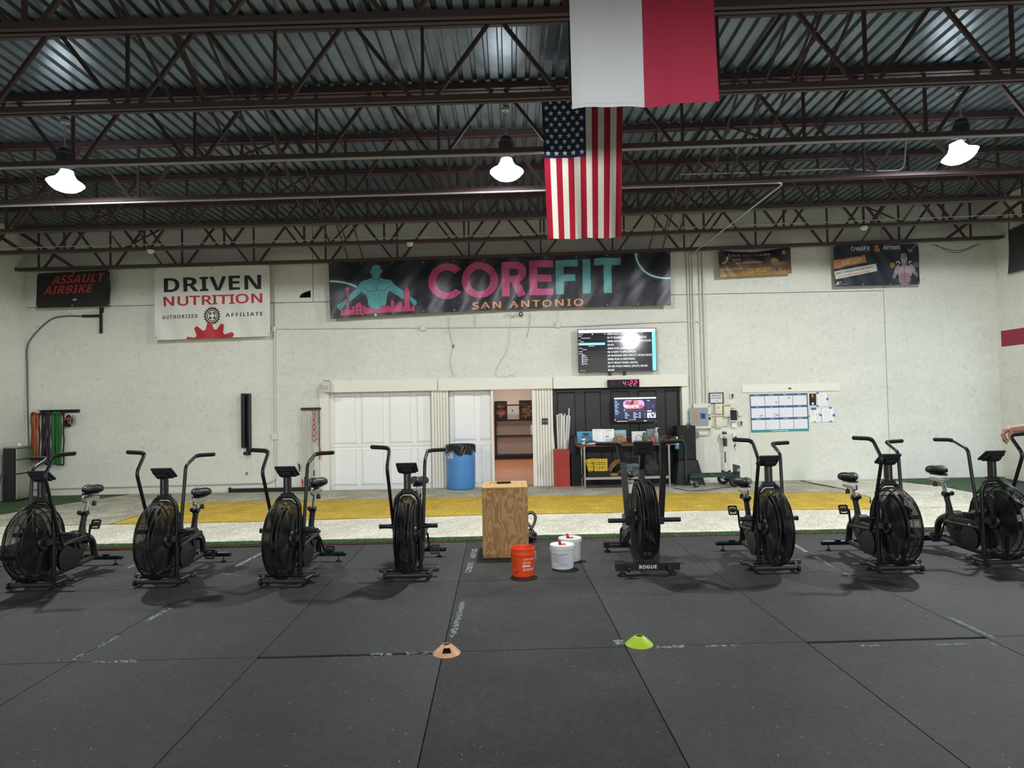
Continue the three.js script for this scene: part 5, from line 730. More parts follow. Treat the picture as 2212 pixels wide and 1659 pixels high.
{
  const t = paint(1536, 830, (x, w, h) => {
    x.fillStyle = '#23262e'; x.fillRect(0, 0, w, h); x.fillStyle = '#2a2a2a'; x.fillRect(0, 0.5 * h, 0.365 * w, 0.5 * h); x.fillStyle = '#1a1c22'; x.fillRect(0.365 * w, 0.08 * h, 0.59 * w, h);
    x.fillStyle = '#f4f6f8'; x.fillRect(0, 0, w, 0.085 * h); x.fillStyle = '#8fe8ee'; x.fillRect(0.948 * w, 0.08 * h, 0.052 * w, h); x.fillStyle = '#a8f2f0'; x.fillRect(0.005 * w, 0.315 * h, 0.34 * w, 0.055 * h);
    ['200M RUN (1MIN BIKE)', '50 FT BURPEE BROAD JUMP (EACH)', '200M KB FARMER CARRY (EACH) 53/35-', '35/25', '400M RUN (2MIN BIKE)', '50 3-WAY V-UPS (SPLIT)', '50 RUSSIAN KBS (SPLIT) 70/53-53/35', '800M RUN (4 MIN BIKE)', '50 FT BEAR CRAWL (EACH)', '50 DB PUSH PRESS (SPLIT) 50/35-', '35/25'].forEach((s, i) => label(x, s, 0.373 * w, (0.118 + i * 0.0845) * h, 52, '#f3f5f7', { align: 'left', w: s.length * 0.0168 * w, weight: 'bold' }));
    const dash = (a, b, c, d = 0.016) => { x.fillStyle = 'rgba(225,230,235,0.85)'; x.fillRect(a * w, b * h, c * w, d * h); }; dash(0.005, 0.11, 0.06); dash(0.005, 0.15, 0.04); dash(0.04, 0.195, 0.12); dash(0.005, 0.25, 0.03); dash(0.03, 0.28, 0.045); dash(0.13, 0.385, 0.08); dash(0.005, 0.43, 0.05); dash(0.05, 0.465, 0.06); dash(0.005, 0.51, 0.05); dash(0.005, 0.56, 0.05); dash(0.05, 0.585, 0.03);
    [0.62, 0.665, 0.715, 0.76, 0.81].forEach((b, i) => { for (const [a, c, r] of [[0.03, '#4f6fa8', 8], [0.052, '#e8ecf0', 14]]) { x.fillStyle = c; x.beginPath(); x.arc(a * w, b * h, r, 0, 7); x.fill(); } dash(0.065, b - 0.01, 0.04 + (i % 3) * 0.01, 0.018); });
    x.strokeStyle = 'rgba(200,205,210,0.4)'; x.lineWidth = 2; for (const b of [0.175, 0.225, 0.535, 0.945]) { x.beginPath(); x.moveTo(0, b * h); x.lineTo(0.365 * w, b * h); x.stroke(); } dash(0.33, 0.105, 0.03); x.fillStyle = '#fff'; x.beginPath(); x.arc(0.185 * w, 0.115 * h, 12, 0, 7); x.arc(0.82 * w, 0.1 * h, 10, 0, 7); x.fill(); for (const a of [0.03, 0.055, 0.078]) { x.beginPath(); x.arc(a * w, 0.97 * h, 7, 0, 7); x.fill(); }
  });
  const tv = screenThing('television', 'large wall television showing the workout list in white text', [1248.5, 710, 1418, 803], t, 1.15, 0.12, 0.0, 0.012);
  part('wall_arm', [box(0.06, 0.09, 0.03, -0.15, -tv.r.h / 2 - 0.03, -0.06), box(0.06, 0.09, 0.03, 0.14, -tv.r.h / 2 - 0.03, -0.06)], M.black, tv.o);
  const rl = new THREE.RectAreaLight(0xcfe6ff, 0.25, tv.r.w * 0.95, tv.r.h * 0.95); rl.position.set(tv.r.cx, tv.r.cy, tv.z + 0.04); rl.lookAt(tv.r.cx, tv.r.cy - 0.02, 0); rl.name = 'television_glow'; scene.add(rl);
  const t2 = paint(1024, 576, (x, w, h) => {
    x.fillStyle = '#2b3050'; x.fillRect(0, 0, w, h); x.fillStyle = '#eefcff'; x.fillRect(0, 0, w, 0.075 * h); x.fillStyle = '#15182a'; x.fillRect(0, 0.075 * h, w, 0.03 * h);
    x.save(); x.beginPath(); x.roundRect(0.215 * w, 0.12 * h, 0.5 * w, 0.34 * h, 90); x.clip(); x.fillStyle = '#d9a6e0'; x.fillRect(0, 0, w, h); x.fillStyle = '#b4576f'; x.beginPath(); x.ellipse(0.35 * w, 0.27 * h, 90, 60, 0.5, 0, 7); x.fill(); x.fillStyle = '#c98a78'; x.beginPath(); x.ellipse(0.50 * w, 0.25 * h, 80, 110, 0, 0, 7); x.fill(); x.fillStyle = '#5a3b40'; x.beginPath(); x.ellipse(0.43 * w, 0.22 * h, 34, 60, 0.3, 0, 7); x.fill(); x.fillStyle = '#a8767c'; x.beginPath(); x.ellipse(0.66 * w, 0.42 * h, 90, 50, 0.5, 0, 7); x.fill(); x.restore();
    x.fillStyle = '#5d3549'; x.fillRect(0.215 * w, 0.46 * h, 0.51 * w, 0.13 * h); label(x, '2000s Hip-Hop', 0.41 * w, 0.355 * h, 64, '#fff', { w: 0.34 * w });
    const dash = (a, b, c, col = '#cfd8ff', d = 0.026) => { x.fillStyle = col; x.fillRect(a * w, b * h, c * w, d * h); }; for (let i = 0; i < 9; i++) dash(0.02, 0.14 + i * 0.066, 0.05 + (i * 37 % 5) * 0.014, i % 3 ? '#a9c4f2' : '#dfe6ff'); for (let i = 0; i < 5; i++) { dash(0.25, 0.61 + i * 0.058, 0.05 + (i % 3) * 0.03, '#b7ccff'); dash(0.45, 0.62 + i * 0.058, 0.06 + (i % 2) * 0.05); dash(0.58, 0.62 + i * 0.058, 0.045); dash(0.71, 0.62 + i * 0.058, 0.02, '#7f9ccc'); }
    x.fillStyle = '#8ef0d0'; x.beginPath(); x.arc(0.245 * w, 0.51 * h, 17, 0, 7); x.fill(); dash(0.78, 0.14, 0.06, '#fff'); x.fillStyle = '#6b4458'; x.beginPath(); x.ellipse(0.92 * w, 0.36 * h, 28, 60, 0.3, 0, 7); x.fill(); x.fillStyle = '#2f3d66'; x.fillRect(0.775 * w, 0.2 * h, 0.1 * w, 0.28 * h); dash(0.775, 0.55, 0.11, '#fff', 0.04); x.fillStyle = '#f1f4ff'; x.fillRect(0.775 * w, 0.64 * h, 0.2 * w, 0.21 * h); seedState = 9; for (let k = 0; k < 26; k++) { x.fillStyle = k % 2 ? '#4d3a6a' : '#2a2450'; x.beginPath(); x.ellipse(rr(0.8, 0.96) * w, rr(0.66, 0.84) * h, rr(5, 18), rr(5, 18), 0, 0, 7); x.fill(); }
    x.fillStyle = '#14161c'; x.fillRect(0, 0.86 * h, w, 0.08 * h); dash(0.33, 0.895, 0.15, '#7fb0b0', 0.03); x.fillStyle = '#fff'; x.beginPath(); x.arc(0.02 * w, 0.9 * h, 14, 0, 7); x.arc(0.49 * w, 0.89 * h, 12, 0, 7); x.fill(); x.fillStyle = '#33302e'; x.fillRect(0, 0.94 * h, w, 0.06 * h); dash(0.06, 0.955, 0.25, '#e8e4dc', 0.02); dash(0.69, 0.95, 0.07, '#eef4ff', 0.03);
  });
  const mon = screenThing('monitor', 'smaller wall monitor showing a music playlist, over the table', [1325.5, 857, 1419, 912], t2, 1.3, 0.1, 0.0, 0.014); part('power_light', box(0.03, 0.012, 0.01, mon.r.w / 2 - 0.02, -mon.r.h / 2 - 0.006, 0), M.white, mon.o);
  const rm = new THREE.RectAreaLight(0xb9c2ff, 0.3, mon.r.w * 0.95, mon.r.h * 0.95); rm.position.set(mon.r.cx, mon.r.cy, mon.z + 0.04); rm.lookAt(mon.r.cx, mon.r.cy, 0); rm.name = 'monitor_glow'; scene.add(rm);
  // seven-segment clock
  const z = ZW + 0.14, r = rectZ(1312, 820, 1380.5, 836.5, z), o = thing('led_clock', 'black wall clock with glowing red digits on the header beam', 'clock', [r.cx, r.cy, z]); part('case', rbox(r.w, r.h, 0.06, 0.008), M.blackMatte, o);
  const seg = { a: [0, 1, 1], b: [1, 0.5, 0], c: [1, -0.5, 0], d: [0, -1, 1], e: [-1, -0.5, 0], f: [-1, 0.5, 0], g: [0, 0, 1] }, digits = { 2: 'abged', 4: 'fgbc', 8: 'abcdefg' };
  const digit = (cx, s, w, h, t) => [...digits[s]].map((q) => { const [sx, sy, hor] = seg[q]; return hor ? box(w * 0.8, t, 0.004, cx + sy * h * 0.06, sy * h / 2, 0.032) : at(box(t, h * 0.42, 0.004), cx + sx * w / 2 + sy * h * 0.06, sy * h / 2, 0.032, 0, 0, -0.1); });
  const on = std(0x300208, 0.4, 0, { emissive: 0xff2f7e, emissiveIntensity: 3.2 }), off = std(0x5a2a1c, 0.5);
  const dw = 0.048, dh2 = 0.092; part('unlit_digits', [-0.255, -0.185, -0.09].flatMap((c) => digit(c, 8, dw, dh2, 0.009)), off, o, 'unlit brownish digits'); part('lit_digits', [[-0.02, 4], [0.115, 2], [0.2, 2]].flatMap(([c, s]) => digit(c + 0.035, s, dw, dh2, 0.012)).concat([box(0.012, 0.012, 0.004, 0.092, 0.02, 0.032), box(0.012, 0.012, 0.004, 0.088, -0.022, 0.032)]), on, o, 'glowing pink-red digits reading 4:22');
  const rc = new THREE.RectAreaLight(0xff3f80, 0.25, 0.25, 0.09); rc.position.set(r.cx + 0.13, r.cy, z + 0.045); rc.lookAt(r.cx + 0.13, r.cy, 0); rc.name = 'led_clock_glow'; scene.add(rc);
}
{ // occupancy sign
  const z = ZW + 0.03, r = rectZ(1533, 849, 1562, 871, z), t = paint(512, 400, (x, w, h) => { x.fillStyle = '#d5d6d6'; x.fillRect(0, 0, w, h); label(x, 'MAXIMUM', w / 2, 0.25 * h, 88, '#3b3d40', { w: 0.68 * w }); label(x, 'OCCUPANCY', w / 2, 0.5 * h, 88, '#3b3d40', { w: 0.8 * w }); label(x, '175', w / 2, 0.78 * h, 84, '#6c6e70', { w: 0.3 * w, weight: 'normal' }); });
  const o = thing('occupancy_sign', 'black framed sign reading MAXIMUM OCCUPANCY above the electrical boxes', 'sign', [r.cx, r.cy, z]); part('frame', [box(r.w, 0.016, 0.02, 0, r.h / 2, 0), box(r.w, 0.016, 0.02, 0, -r.h / 2, 0), box(0.016, r.h + 0.016, 0.02, -r.w / 2, 0, 0), box(0.016, r.h + 0.016, 0.02, r.w / 2, 0, 0), box(r.w, r.h, 0.012, 0, 0, -0.012)], M.black, o); part('print', at(new THREE.PlaneGeometry(r.w, r.h), 0, 0, -0.004), std(0xffffff, 0.6, 0, { map: t }), o);
}
// ------------------------------------------------------------------ electrical corner
{
  const z = ZW, r = rectZ(1496, 872, 1533, 925, z), o = thing('electrical_panel', 'electrical panel with an open grey door and a cardboard label', 'panel', [r.cx, r.cy, z]);
  part('enclosure', [box(r.w, r.h, 0.09, 0, 0, 0.05)], M.offwhite, o);
  const d = part('door', rbox(0.375, 0.36, 0.012, 0.005, -0.075, -0.015, 0.105), std(0x8f989b, 0.55), o); part('cardboard_label', at(extrude([[-0.04, -0.09], [0.035, -0.09], [0.04, 0.05], [0.03, 0.1], [-0.035, 0.1], [-0.042, 0.05], [-0.03, 0.0]], 0.004), -0.14, -0.02, 0.113), std(0xb98f63, 0.9), d); part('breaker_window', box(0.075, 0.1, 0.004, 0.02, 0.0, 0.114), std(0x20262c, 0.3), d); part('blue_tape', [box(0.09, 0.02, 0.003, 0.01, -0.045, 0.1165), box(0.03, 0.11, 0.003, -0.03, 0.01, 0.1165, 0, 0, 0.1), box(0.02, 0.09, 0.003, 0.035, 0.0, 0.1165)], M.blueTape, d); part('latch', [box(0.03, 0.06, 0.02, 0.14, -0.05, 0.105), cyl(0.014, 0.014, 0.02, 0.14, 0.02, 0.1, Math.PI / 2)], M.black, o); part('sticker', at(new THREE.CircleGeometry(0.015, 16), 0.135, 0.19, 0.0965), M.blueTape, o);
  const gb = (name, text, px, mat = M.cream, extra) => { const q = rectZ(...px, z), b = thing(name, text, 'switch box', [q.cx, q.cy, z]); part('box_body', rbox(q.w, q.h, 0.08, 0.006, 0, 0, 0.042), mat, b); part('box_cover', rbox(q.w * 0.94, q.h * 0.72, 0.008, 0.003, 0, q.h * 0.1, 0.086), mat, b); part('pull_ridge', box(q.w * 0.7, 0.02, 0.012, 0, -q.h * 0.32, 0.085), mat, b); return b; };
  gb('switch_box', 'cream switch box with a black mark, under the framed sign', [1542.5, 872, 1557.5, 894]); gb('switch_box', 'cream switch box beside the tablet', [1561, 878, 1575.5, 900]); gb('switch_box', 'cream switch box below the other two', [1544, 901, 1558.5, 923]);
  const m = P3(1552, 881, z + 0.095); solo('lock', 'small black lock tab on the cream switch box', 'lock', box(0.015, 0.025, 0.006, m.x, m.y, z + 0.094), M.black);
  [[[1532, 890.5], [1545, 890.5]], [[1532, 898], [1562, 898]], [[1532, 920.5], [1576, 919]], [[1556, 875], [1578, 874]]].forEach(([a, b], i) => solo('conduit', ['short conduit stub between the panel and the upper switch box', 'short conduit running under the upper switch boxes', 'short conduit running under the lowest switch box', 'short conduit running over the switch boxes to the outlet'][i], 'conduit', rod(P3(a[0], a[1], z + 0.03), P3(b[0], b[1], z + 0.03), 0.014), M.conduitPaint));
  pipe('conduit', 'conduit bending from under the panel to the box behind the speaker', [P3(1535, 923, z + 0.03), P3(1535, 939, z + 0.03), P3(1508, 940, z + 0.03)], 0.017, M.conduitPaint, 0.1);
  plateBox('junction_box', 'grey junction box behind the tall speaker', 1504, 939, 0.09, 0.11, 0.06, M.grey);
  const ol = (px, py, text) => { const p = P3(px, py, z), u = thing('wall_outlet', text, 'outlet', [p.x, p.y, z]); part('plate', rbox(0.085, 0.1, 0.045, 0.006, 0, 0, 0.024), M.offwhite, u); part('socket', [box(0.035, 0.03, 0.02, 0.005, 0.02, 0.055), box(0.03, 0.03, 0.03, 0, -0.018, 0.06)], M.black, u); };
  ol(1580, 855, 'outlet with a plug above the tablet'); ol(1599, 914, 'outlet with a black plug below the tablet'); plateBox('junction_box', 'small cream box directly over the tablet', 1581, 877, 0.09, 0.09, 0.05, M.cream); plateBox('junction_box', 'small cream box beside the tablet edge', 1597, 894, 0.08, 0.09, 0.05, M.cream);
  const p = P3(1584, 918, z), c = thing('charger', 'white charger block with a cable below the tablet', 'charger', [p.x, p.y, z]); part('block', rbox(0.09, 0.11, 0.05, 0.008, 0, 0, 0.027), M.white, c); part('cord', sweep(smooth([V(-0.03, 0.04, 0.055), V(-0.09, 0.05, 0.06), V(-0.1, 0.08, 0.05)], 12), 0.005, 6), M.white, c);
  const p2 = P3(1585, 941, z), c2 = thing('power_adapter', 'small white adapter with a dangling black cord near the vacuum', 'adapter', [p2.x, p2.y, z]); part('block', rbox(0.065, 0.09, 0.05, 0.006, 0, 0, 0.027), M.white, c2); part('plug', rbox(0.04, 0.05, 0.05, 0.006, 0.015, -0.04, 0.06), M.black, c2); part('cord', sweep(smooth([V(0.01, -0.06, 0.05), V(0.02, -0.16, 0.03), V(0.0, -0.23, 0.03), V(0.02, -0.3, 0.03)], 14), 0.004, 5), M.cable, c2); part('cord_end', [box(0.02, 0.06, 0.012, 0.005, -0.2, 0.035, 0, 0, -0.5)], M.black, c2);
  // tablet on its holder
  const q = rectZ(1575.5, 885, 1594, 909, z + 0.08), t = thing('tablet', 'tilted dark tablet on a white wall holder', 'tablet', [q.cx, q.cy, z + 0.08]); t.rotation.set(-0.1, 0.25, -0.03); part('case', rbox(q.w, q.h, 0.012, 0.006), M.white, t); part('screen', at(new THREE.PlaneGeometry(q.w * 0.93, q.h * 0.93), 0, 0, 0.0068), phys({ color: 0x11141a, roughness: 0.12 }), t); part('screen_edge', at(new THREE.PlaneGeometry(0.014, q.h * 0.9), q.w * 0.45, 0, 0.0074), std(0x63b9d6, 0.3), t); part('holder', [box(q.w * 1.1, 0.012, 0.05, 0, -q.h / 2 - 0.006, 0.0), box(0.05, 0.1, 0.05, 0, -0.02, -0.035)], M.white, t);
  // stick vacuum
  const v = P3(1562, 978, z), vz = z + 0.1, vac = thing('stick_vacuum', 'white and black stick vacuum hanging on the wall', 'vacuum', [v.x, 0, vz]), Y = (py) => onZ(1562, py, vz).y;
  part('motor_head', [rbox(0.095, 0.1, 0.1, 0.03, 0, Y(938), 0), cyl(0.035, 0.04, 0.05, 0, Y(933), 0.02), rbox(0.05, 0.1, 0.08, 0.02, -0.055, Y(942), -0.02)], M.white, vac); part('cyclone', [cyl(0.04, 0.045, 0.05, 0, Y(935), 0.03)], M.blackGloss, vac); part('dust_bin', cyl(0.043, 0.04, 0.16, 0.005, Y(955), 0.03), std(0x3b3431, 0.2), vac); part('wand', [cyl(0.012, 0.012, 0.1, 0, Y(970), 0.01), rbox(0.04, 0.42, 0.04, 0.01, 0, Y(994), 0.01)], M.white, vac); part('wand_stripe', rbox(0.022, 0.22, 0.006, 0.002, 0, Y(987), 0.032), M.black, vac); part('head_joint', [rbox(0.05, 0.1, 0.05, 0.015, 0.01, Y(1014), 0.015), cyl(0.012, 0.012, 0.012, 0.01, Y(1012), 0.042, Math.PI / 2)], M.white, vac); part('floor_head', [rbox(0.15, 0.05, 0.07, 0.02, 0.01, Y(1021), 0.02), cyl(0.025, 0.025, 0.03, -0.06, Y(1018), 0.03, 0, 0, Math.PI / 2), cyl(0.025, 0.025, 0.03, 0.08, Y(1018), 0.03, 0, 0, Math.PI / 2)], M.blackMatte, vac); part('wall_dock', box(0.07, 0.14, 0.06, 0, Y(950), -0.06), M.white, vac);
}
{ // covered opening with calendar and notices
  const o = structGroup('trim_5'), b = rectZ(1620, 838, 1752, 1041, ZW); part('cover_board', span(b.l, b.r, 0.02, b.t, ZW - 0.01, ZW + 0.012), std(0xd3d6c6, 0.55), o); const t = rectZ(1602, 829, 1812, 846, ZW); part('head_board', span(t.l, t.r, t.b, t.t, ZW - 0.01, ZW + 0.035), M.paintWood, o); const t2 = rectZ(1752, 846, 1812, 900, ZW); part('side_board', span(t2.l, t2.r, t2.b, t2.t, ZW - 0.01, ZW + 0.008), M.wall, o);
  const knob = (px) => { const p = P3(px, 833, ZW + 0.04); part('bolt', cyl(0.014, 0.014, 0.012, p.x, p.y, ZW + 0.04, Math.PI / 2, 0, 0, 10), M.paintWood, o); }; knob(1646); knob(1720); knob(1797);
  const c = [onZ(1619.5, 852, ZW + 0.018), onZ(1744, 849, ZW + 0.018), onZ(1747.5, 931, ZW + 0.018), onZ(1623, 934.5, ZW + 0.018)];
  const tex = paint(1280, 860, (x, w, h) => {
    x.fillStyle = '#3a5a86'; x.fillRect(0, 0, w, h); x.fillStyle = '#35938c'; x.fillRect(0, 0.94 * h, w, 0.06 * h); x.fillStyle = '#2a4a7c'; x.fillRect(0, 0, 0.02 * w, h);
    ['JANUARY', 'FEBRUARY', 'MARCH', 'APRIL', 'MAY', 'JUNE', 'JULY', 'AUGUST', 'SEPTEMBER', 'OCTOBER', 'NOVEMBER', 'DECEMBER'].forEach((m, i) => { const cx = (i % 4) * 0.244 + 0.014, cy = Math.floor(i / 4) * 0.312 + 0.055; x.fillStyle = '#e3e4ea'; x.fillRect(cx * w, cy * h, 0.236 * w, 0.255 * h); label(x, m, (cx + 0.11) * w, (cy - 0.028) * h, 22, '#eef0f4'); x.fillStyle = '#8d9097'; for (let r = 0; r < 5; r++) for (let d = 0; d < 7; d++) if (r * 7 + d < 31) x.fillRect((cx + 0.014 + d * 0.032) * w, (cy + 0.05 + r * 0.046) * h, 11, 4); });
    label(x, '2024 YEARLY CALENDAR & PLANNER', 0.5 * w, 0.968 * h, 30, '#e6f2ee', { w: 0.3 * w }); seedState = 31; const scr = (a, b, rx, ry, c) => { x.strokeStyle = c; x.lineWidth = 3; x.beginPath(); x.moveTo(a * w, b * h); for (let k = 0; k < 18; k++) x.lineTo((a + rr(-rx, rx)) * w, (b + rr(-ry, ry)) * h); x.stroke(); }; scr(0.45, 0.22, 0.02, 0.03, '#c05a5a'); scr(0.68, 0.1, 0.03, 0.04, '#c05a5a'); scr(0.19, 0.57, 0.05, 0.04, '#4aa070'); scr(0.45, 0.56, 0.06, 0.06, '#4a63b4'); scr(0.96, 0.1, 0.012, 0.03, '#7fc0c8');
  });
  const cal = thing('wall_calendar', 'large year calendar poster with blue header bars', 'calendar'); part('sheet', sheet(c, 12, 8, (u, v) => 0.004 * Math.sin(u * 7)), std(0xffffff, 0.5, 0, { map: tex, side: THREE.DoubleSide }), cal);
  const note = (name, text, px, draw, rot = 0) => { const r = rectZ(...px, ZW + 0.014), n = thing(name, text, 'notice', [r.cx, r.cy, ZW + 0.014 + (rot ? 0.002 : 0)]); n.rotation.z = rot; part('sheet', box(r.w, r.h, 0.0015), M.paper, n); part('print', at(new THREE.PlaneGeometry(r.w * 0.98, r.h * 0.98), 0, 0, 0.0012), std(0xffffff, 0.8, 0, { map: paint(160, 200, draw) }), n); return n; };
  note('poster_card', 'small black card with red print taped beside the calendar', [1748, 850, 1763, 876], (x, w, h) => { x.fillStyle = '#1d1819'; x.fillRect(0, 0, w, h); x.fillStyle = '#a33'; x.fillRect(30, 48, 100, 14); x.fillRect(40, 72, 80, 10); x.fillStyle = '#caa'; x.beginPath(); x.arc(80, 30, 18, 0, 7); x.fill(); x.fillStyle = '#e6e6e6'; x.fillRect(58, 150, 44, 40); });
  const lines = (red) => (x, w, h) => { x.fillStyle = '#ebebed'; x.fillRect(0, 0, w, h); x.fillStyle = red ? '#c98' : '#b9bcc4'; for (let k = 0; k < 9; k++) { x.fillRect(24, 20 + k * 19, 60 + (k * 41 % 55), 3); if (red && k > 0) x.fillStyle = '#a9adb6'; } };
  note('taped_notice', 'white notice with a red heading under blue tape', [1766, 849, 1787, 876], lines(true)); note('taped_notice', 'white ruled sheet held by four pieces of blue tape', [1775, 882, 1801, 911], lines(false), 0.02); note('taped_notice', 'white sheet with little drawings held by green tape', [1750, 883, 1773, 912], (x, w, h) => { x.fillStyle = '#e9e9ec'; x.fillRect(0, 0, w, h); x.strokeStyle = '#9a9da6'; x.lineWidth = 4; for (const [a, b] of [[40, 80], [100, 90], [110, 140], [50, 40]]) { x.beginPath(); x.arc(a, b, 12, 0, 7); x.stroke(); } });
  [[1766, 849, 5, 4, 0], [1787, 862, 4, 5, 1], [1766, 877, 4, 4, 0], [1757, 883, 12, 5, 2], [1794, 881, 4, 5, 0], [1801, 897, 5, 5, 1], [1773, 897, 5, 4, 0], [1795, 910, 5, 3, 0]].forEach(([px, py, w, h, k], i) => { const p = P3(px, py, ZW + 0.018); solo('tape_piece', k === 2 ? 'long strip of blue tape across the drawing sheet' : 'small piece of blue tape holding the white notices', 'tape', at(extrude([[-w / 215, -h / 215], [w / 215, -h / 215 + 0.004], [w / 215 + (k === 1 ? 0.006 : 0), h / 215], [-w / 215 + (k === 2 ? 0.02 : 0), h / 215 - 0.003]], 0.0015), p.x, p.y, ZW + 0.019), M.blueTape, k === 2 ? undefined : 'blue tape pieces on the notices'); });
  [[1748.5, 899], [1760, 911], [1770, 894]].forEach(([px, py]) => { const p = P3(px, py, ZW + 0.018); solo('tape_piece', 'small piece of lime green tape on the drawing sheet', 'tape', box(0.035, 0.035, 0.0015, p.x, p.y, ZW + 0.0195, 0, 0, 0.3), std(0x86c44a, 0.7), 'green tape pieces on the notices'); });
  const m = P3(1706, 839, ZW + 0.04); solo('magnet', 'small black magnet on the board above the calendar', 'magnet', box(0.06, 0.022, 0.012, m.x, m.y, ZW + 0.042), M.black);
}
{ // black double outlet on the clad post
  const p = P3(1177, 910, ZW), o = thing('wall_outlet', 'black double outlet on the clad post by the doorway', 'outlet', [p.x, p.y, ZW + 0.008]); part('plate', rbox(0.12, 0.12, 0.03, 0.004, 0, 0, 0.015), M.black, o); part('socket', [cyl(0.016, 0.016, 0.006, -0.025, 0, 0.032, Math.PI / 2), cyl(0.016, 0.016, 0.006, 0.025, 0, 0.032, Math.PI / 2)], M.grey, o);
}
// ------------------------------------------------------------------ things standing in front of the back wall
const TY = 0.012;                                         // top of the turf
{ // blue barrel lined with a black bag
  const f = onFloor(997, 1054, TY), R = 0.285, o = thing('plastic_barrel', 'blue plastic barrel lined with a black bag', 'barrel', [f.x, TY, -13.5]);
  part('barrel_body', lathe([[0, 0], [0.25, 0], [0.272, 0.02], [0.278, 0.12], [0.285, 0.27], [0.292, 0.285], [0.285, 0.30], [0.287, 0.55], [0.294, 0.565], [0.287, 0.58], [0.282, 0.74], [0.27, 0.80], [0.272, 0.85], [0.26, 0.85], [0.255, 0.8], [0.255, 0.45], [0, 0.45]], 40), std(0x4a86c2, 0.42), o);
  const bag = new THREE.CylinderGeometry(0.292, 0.297, 0.2, 72, 10, true), p = bag.attributes.position;
  for (let i = 0; i < p.count; i++) { const a = Math.atan2(p.getX(i), p.getZ(i)), t = (0.1 - p.getY(i)) / 0.2, L = 0.5 + 0.35 * Math.sin(a * 3 + 0.6) + 0.25 * Math.sin(a * 7 + 2) + 0.1 * Math.sin(a * 17), k = 1 + 0.02 * Math.sin(a * 23 + t * 6) + 0.015 * Math.sin(a * 41); p.setXYZ(i, p.getX(i) * k, 0.86 - t * (0.09 + 0.12 * Math.max(0, L)), p.getZ(i) * k); }
  bag.computeVertexNormals(); part('bin_bag', [bag, torus(0.285, 0.014, 0, 0.862, 0, Math.PI / 2, 0, 0, 48, 8), ball(0.03, 0.27, 0.84, 0.1, 1.2, 1, 1)], std(0x101113, 0.25, 0, { side: THREE.DoubleSide }), o);
  const t = paint(256, 160, (x, w, h) => { x.fillStyle = '#d3d6d8'; x.fillRect(0, 0, w, h); x.fillStyle = '#5b6067'; for (let k = 0; k < 5; k++) x.fillRect(k < 2 ? 110 : 14, 16 + k * 30, k < 2 ? 130 : 228, 11); x.fillStyle = '#2b2f36'; x.fillRect(14, 12, 80, 52); });
  const lb = at(new THREE.CylinderGeometry(0.2895, 0.2895, 0.1, 12, 1, true, -0.96, 0.5), 0, 0.66, 0); part('sticker', lb, std(0xffffff, 0.6, 0, { map: t }), o, 'worn flag sticker');
}
{ // red bin of white plastic pipes
  const f0 = onFloor(1196, 1048, TY), f1 = onFloor(1229, 1047, TY), w = f1.x - f0.x, cx = (f0.x + f1.x) / 2, z = ZW + 0.06, h = 0.74, o = thing('pipe_bin', 'tall narrow red box holding white pipes', 'bin', [cx, TY, z]);
  part('wall_panel', [box(w, h, 0.015, 0, h / 2, 0.15), box(w, h, 0.015, 0, h / 2, -0.15), box(0.015, h, 0.3, -w / 2 + 0.0075, h / 2, 0), box(0.015, h, 0.3, w / 2 - 0.0075, h / 2, 0), box(w, 0.015, 0.3, 0, 0.008, 0)], std(0xa62f28, 0.5), o);
  [[1191.5, 895, -0.1, 0], [1204, 896, -0.05, 1], [1209, 894, -0.03, 0], [1212.5, 893, -0.01, 2], [1215, 896, 0.02, 1], [1221, 894, 0.03, 0], [1225, 897, 0.05, 2], [1230, 882, 0.08, 1], [1232, 898, 0.09, 0], [1218, 899, 0.06, 2]].forEach(([px, py, bx, k]) => { const t = onZ(px, py, z + 0.06), b = V(cx + bx * 0.9, 0.06, z - 0.06 + k * 0.05); const pz = z - 0.08 + k * 0.07; solo('plastic_pipe', 'white plastic pipe standing in the red box', 'pipe', [sweep([b, V(t.x, t.y, pz)], px === 1230 ? 0.012 : 0.017, 12)].reduce((a, g) => g, null), M.white, 'white pipes in the red box'); });
  const s = onZ(1198, 869, z); solo('wooden_stick', 'thin brown wooden stick leaning behind the white pipes', 'stick', sweep([V(cx - 0.06, 0.06, z - 0.1), V(s.x, s.y, z - 0.13)], 0.01, 8), std(0x4b3a30, 0.7));
  solo('storage_case', 'low black case standing beside the red box under the table end', 'case', rbox(0.2, 0.62, 0.3, 0.02, cx + w / 2 + 0.13, 0.325, z - 0.02), M.blackMatte);
}
// steel work table
const tf = onFloor(1264, 1057, TY), tr = onFloor(1450, 1055, TY), tz1 = tf.z, tz0 = tz1 - 0.56, tx0 = tf.x, tx1 = tr.x, top = 0.86;
{
  const cx = (tx0 + tx1) / 2, cz = (tz0 + tz1) / 2, w = tx1 - tx0, o = thing('work_table', 'steel work table with a brown boxed top', 'table', [cx, TY, cz]), d = tz1 - tz0;
  for (const x of [-w / 2, w / 2]) for (const z of [-d / 2, d / 2]) part('leg', [cyl(0.021, 0.021, top - 0.05, x, (top - 0.05) / 2, z), cyl(0.026, 0.026, 0.04, x, top - 0.07, z), cyl(0.014, 0.02, 0.03, x, 0.015, z)], M.steel, o);
  part('lower_shelf', [rbox(w + 0.02, 0.05, d + 0.02, 0.006, 0, 0.2, 0)], M.steel, o);
  part('table_top', [box(w + 0.25, 0.045, d + 0.06, 0.0, top - 0.03, 0), box(0.02, 0.16, d + 0.06, -w / 2 - 0.13, top + 0.05, 0), box(w + 0.25, 0.12, 0.02, 0, top + 0.05, -d / 2 - 0.02), box(0.02, 0.12, d + 0.04, w / 2 + 0.12, top + 0.05, 0)], M.brown, o);
}
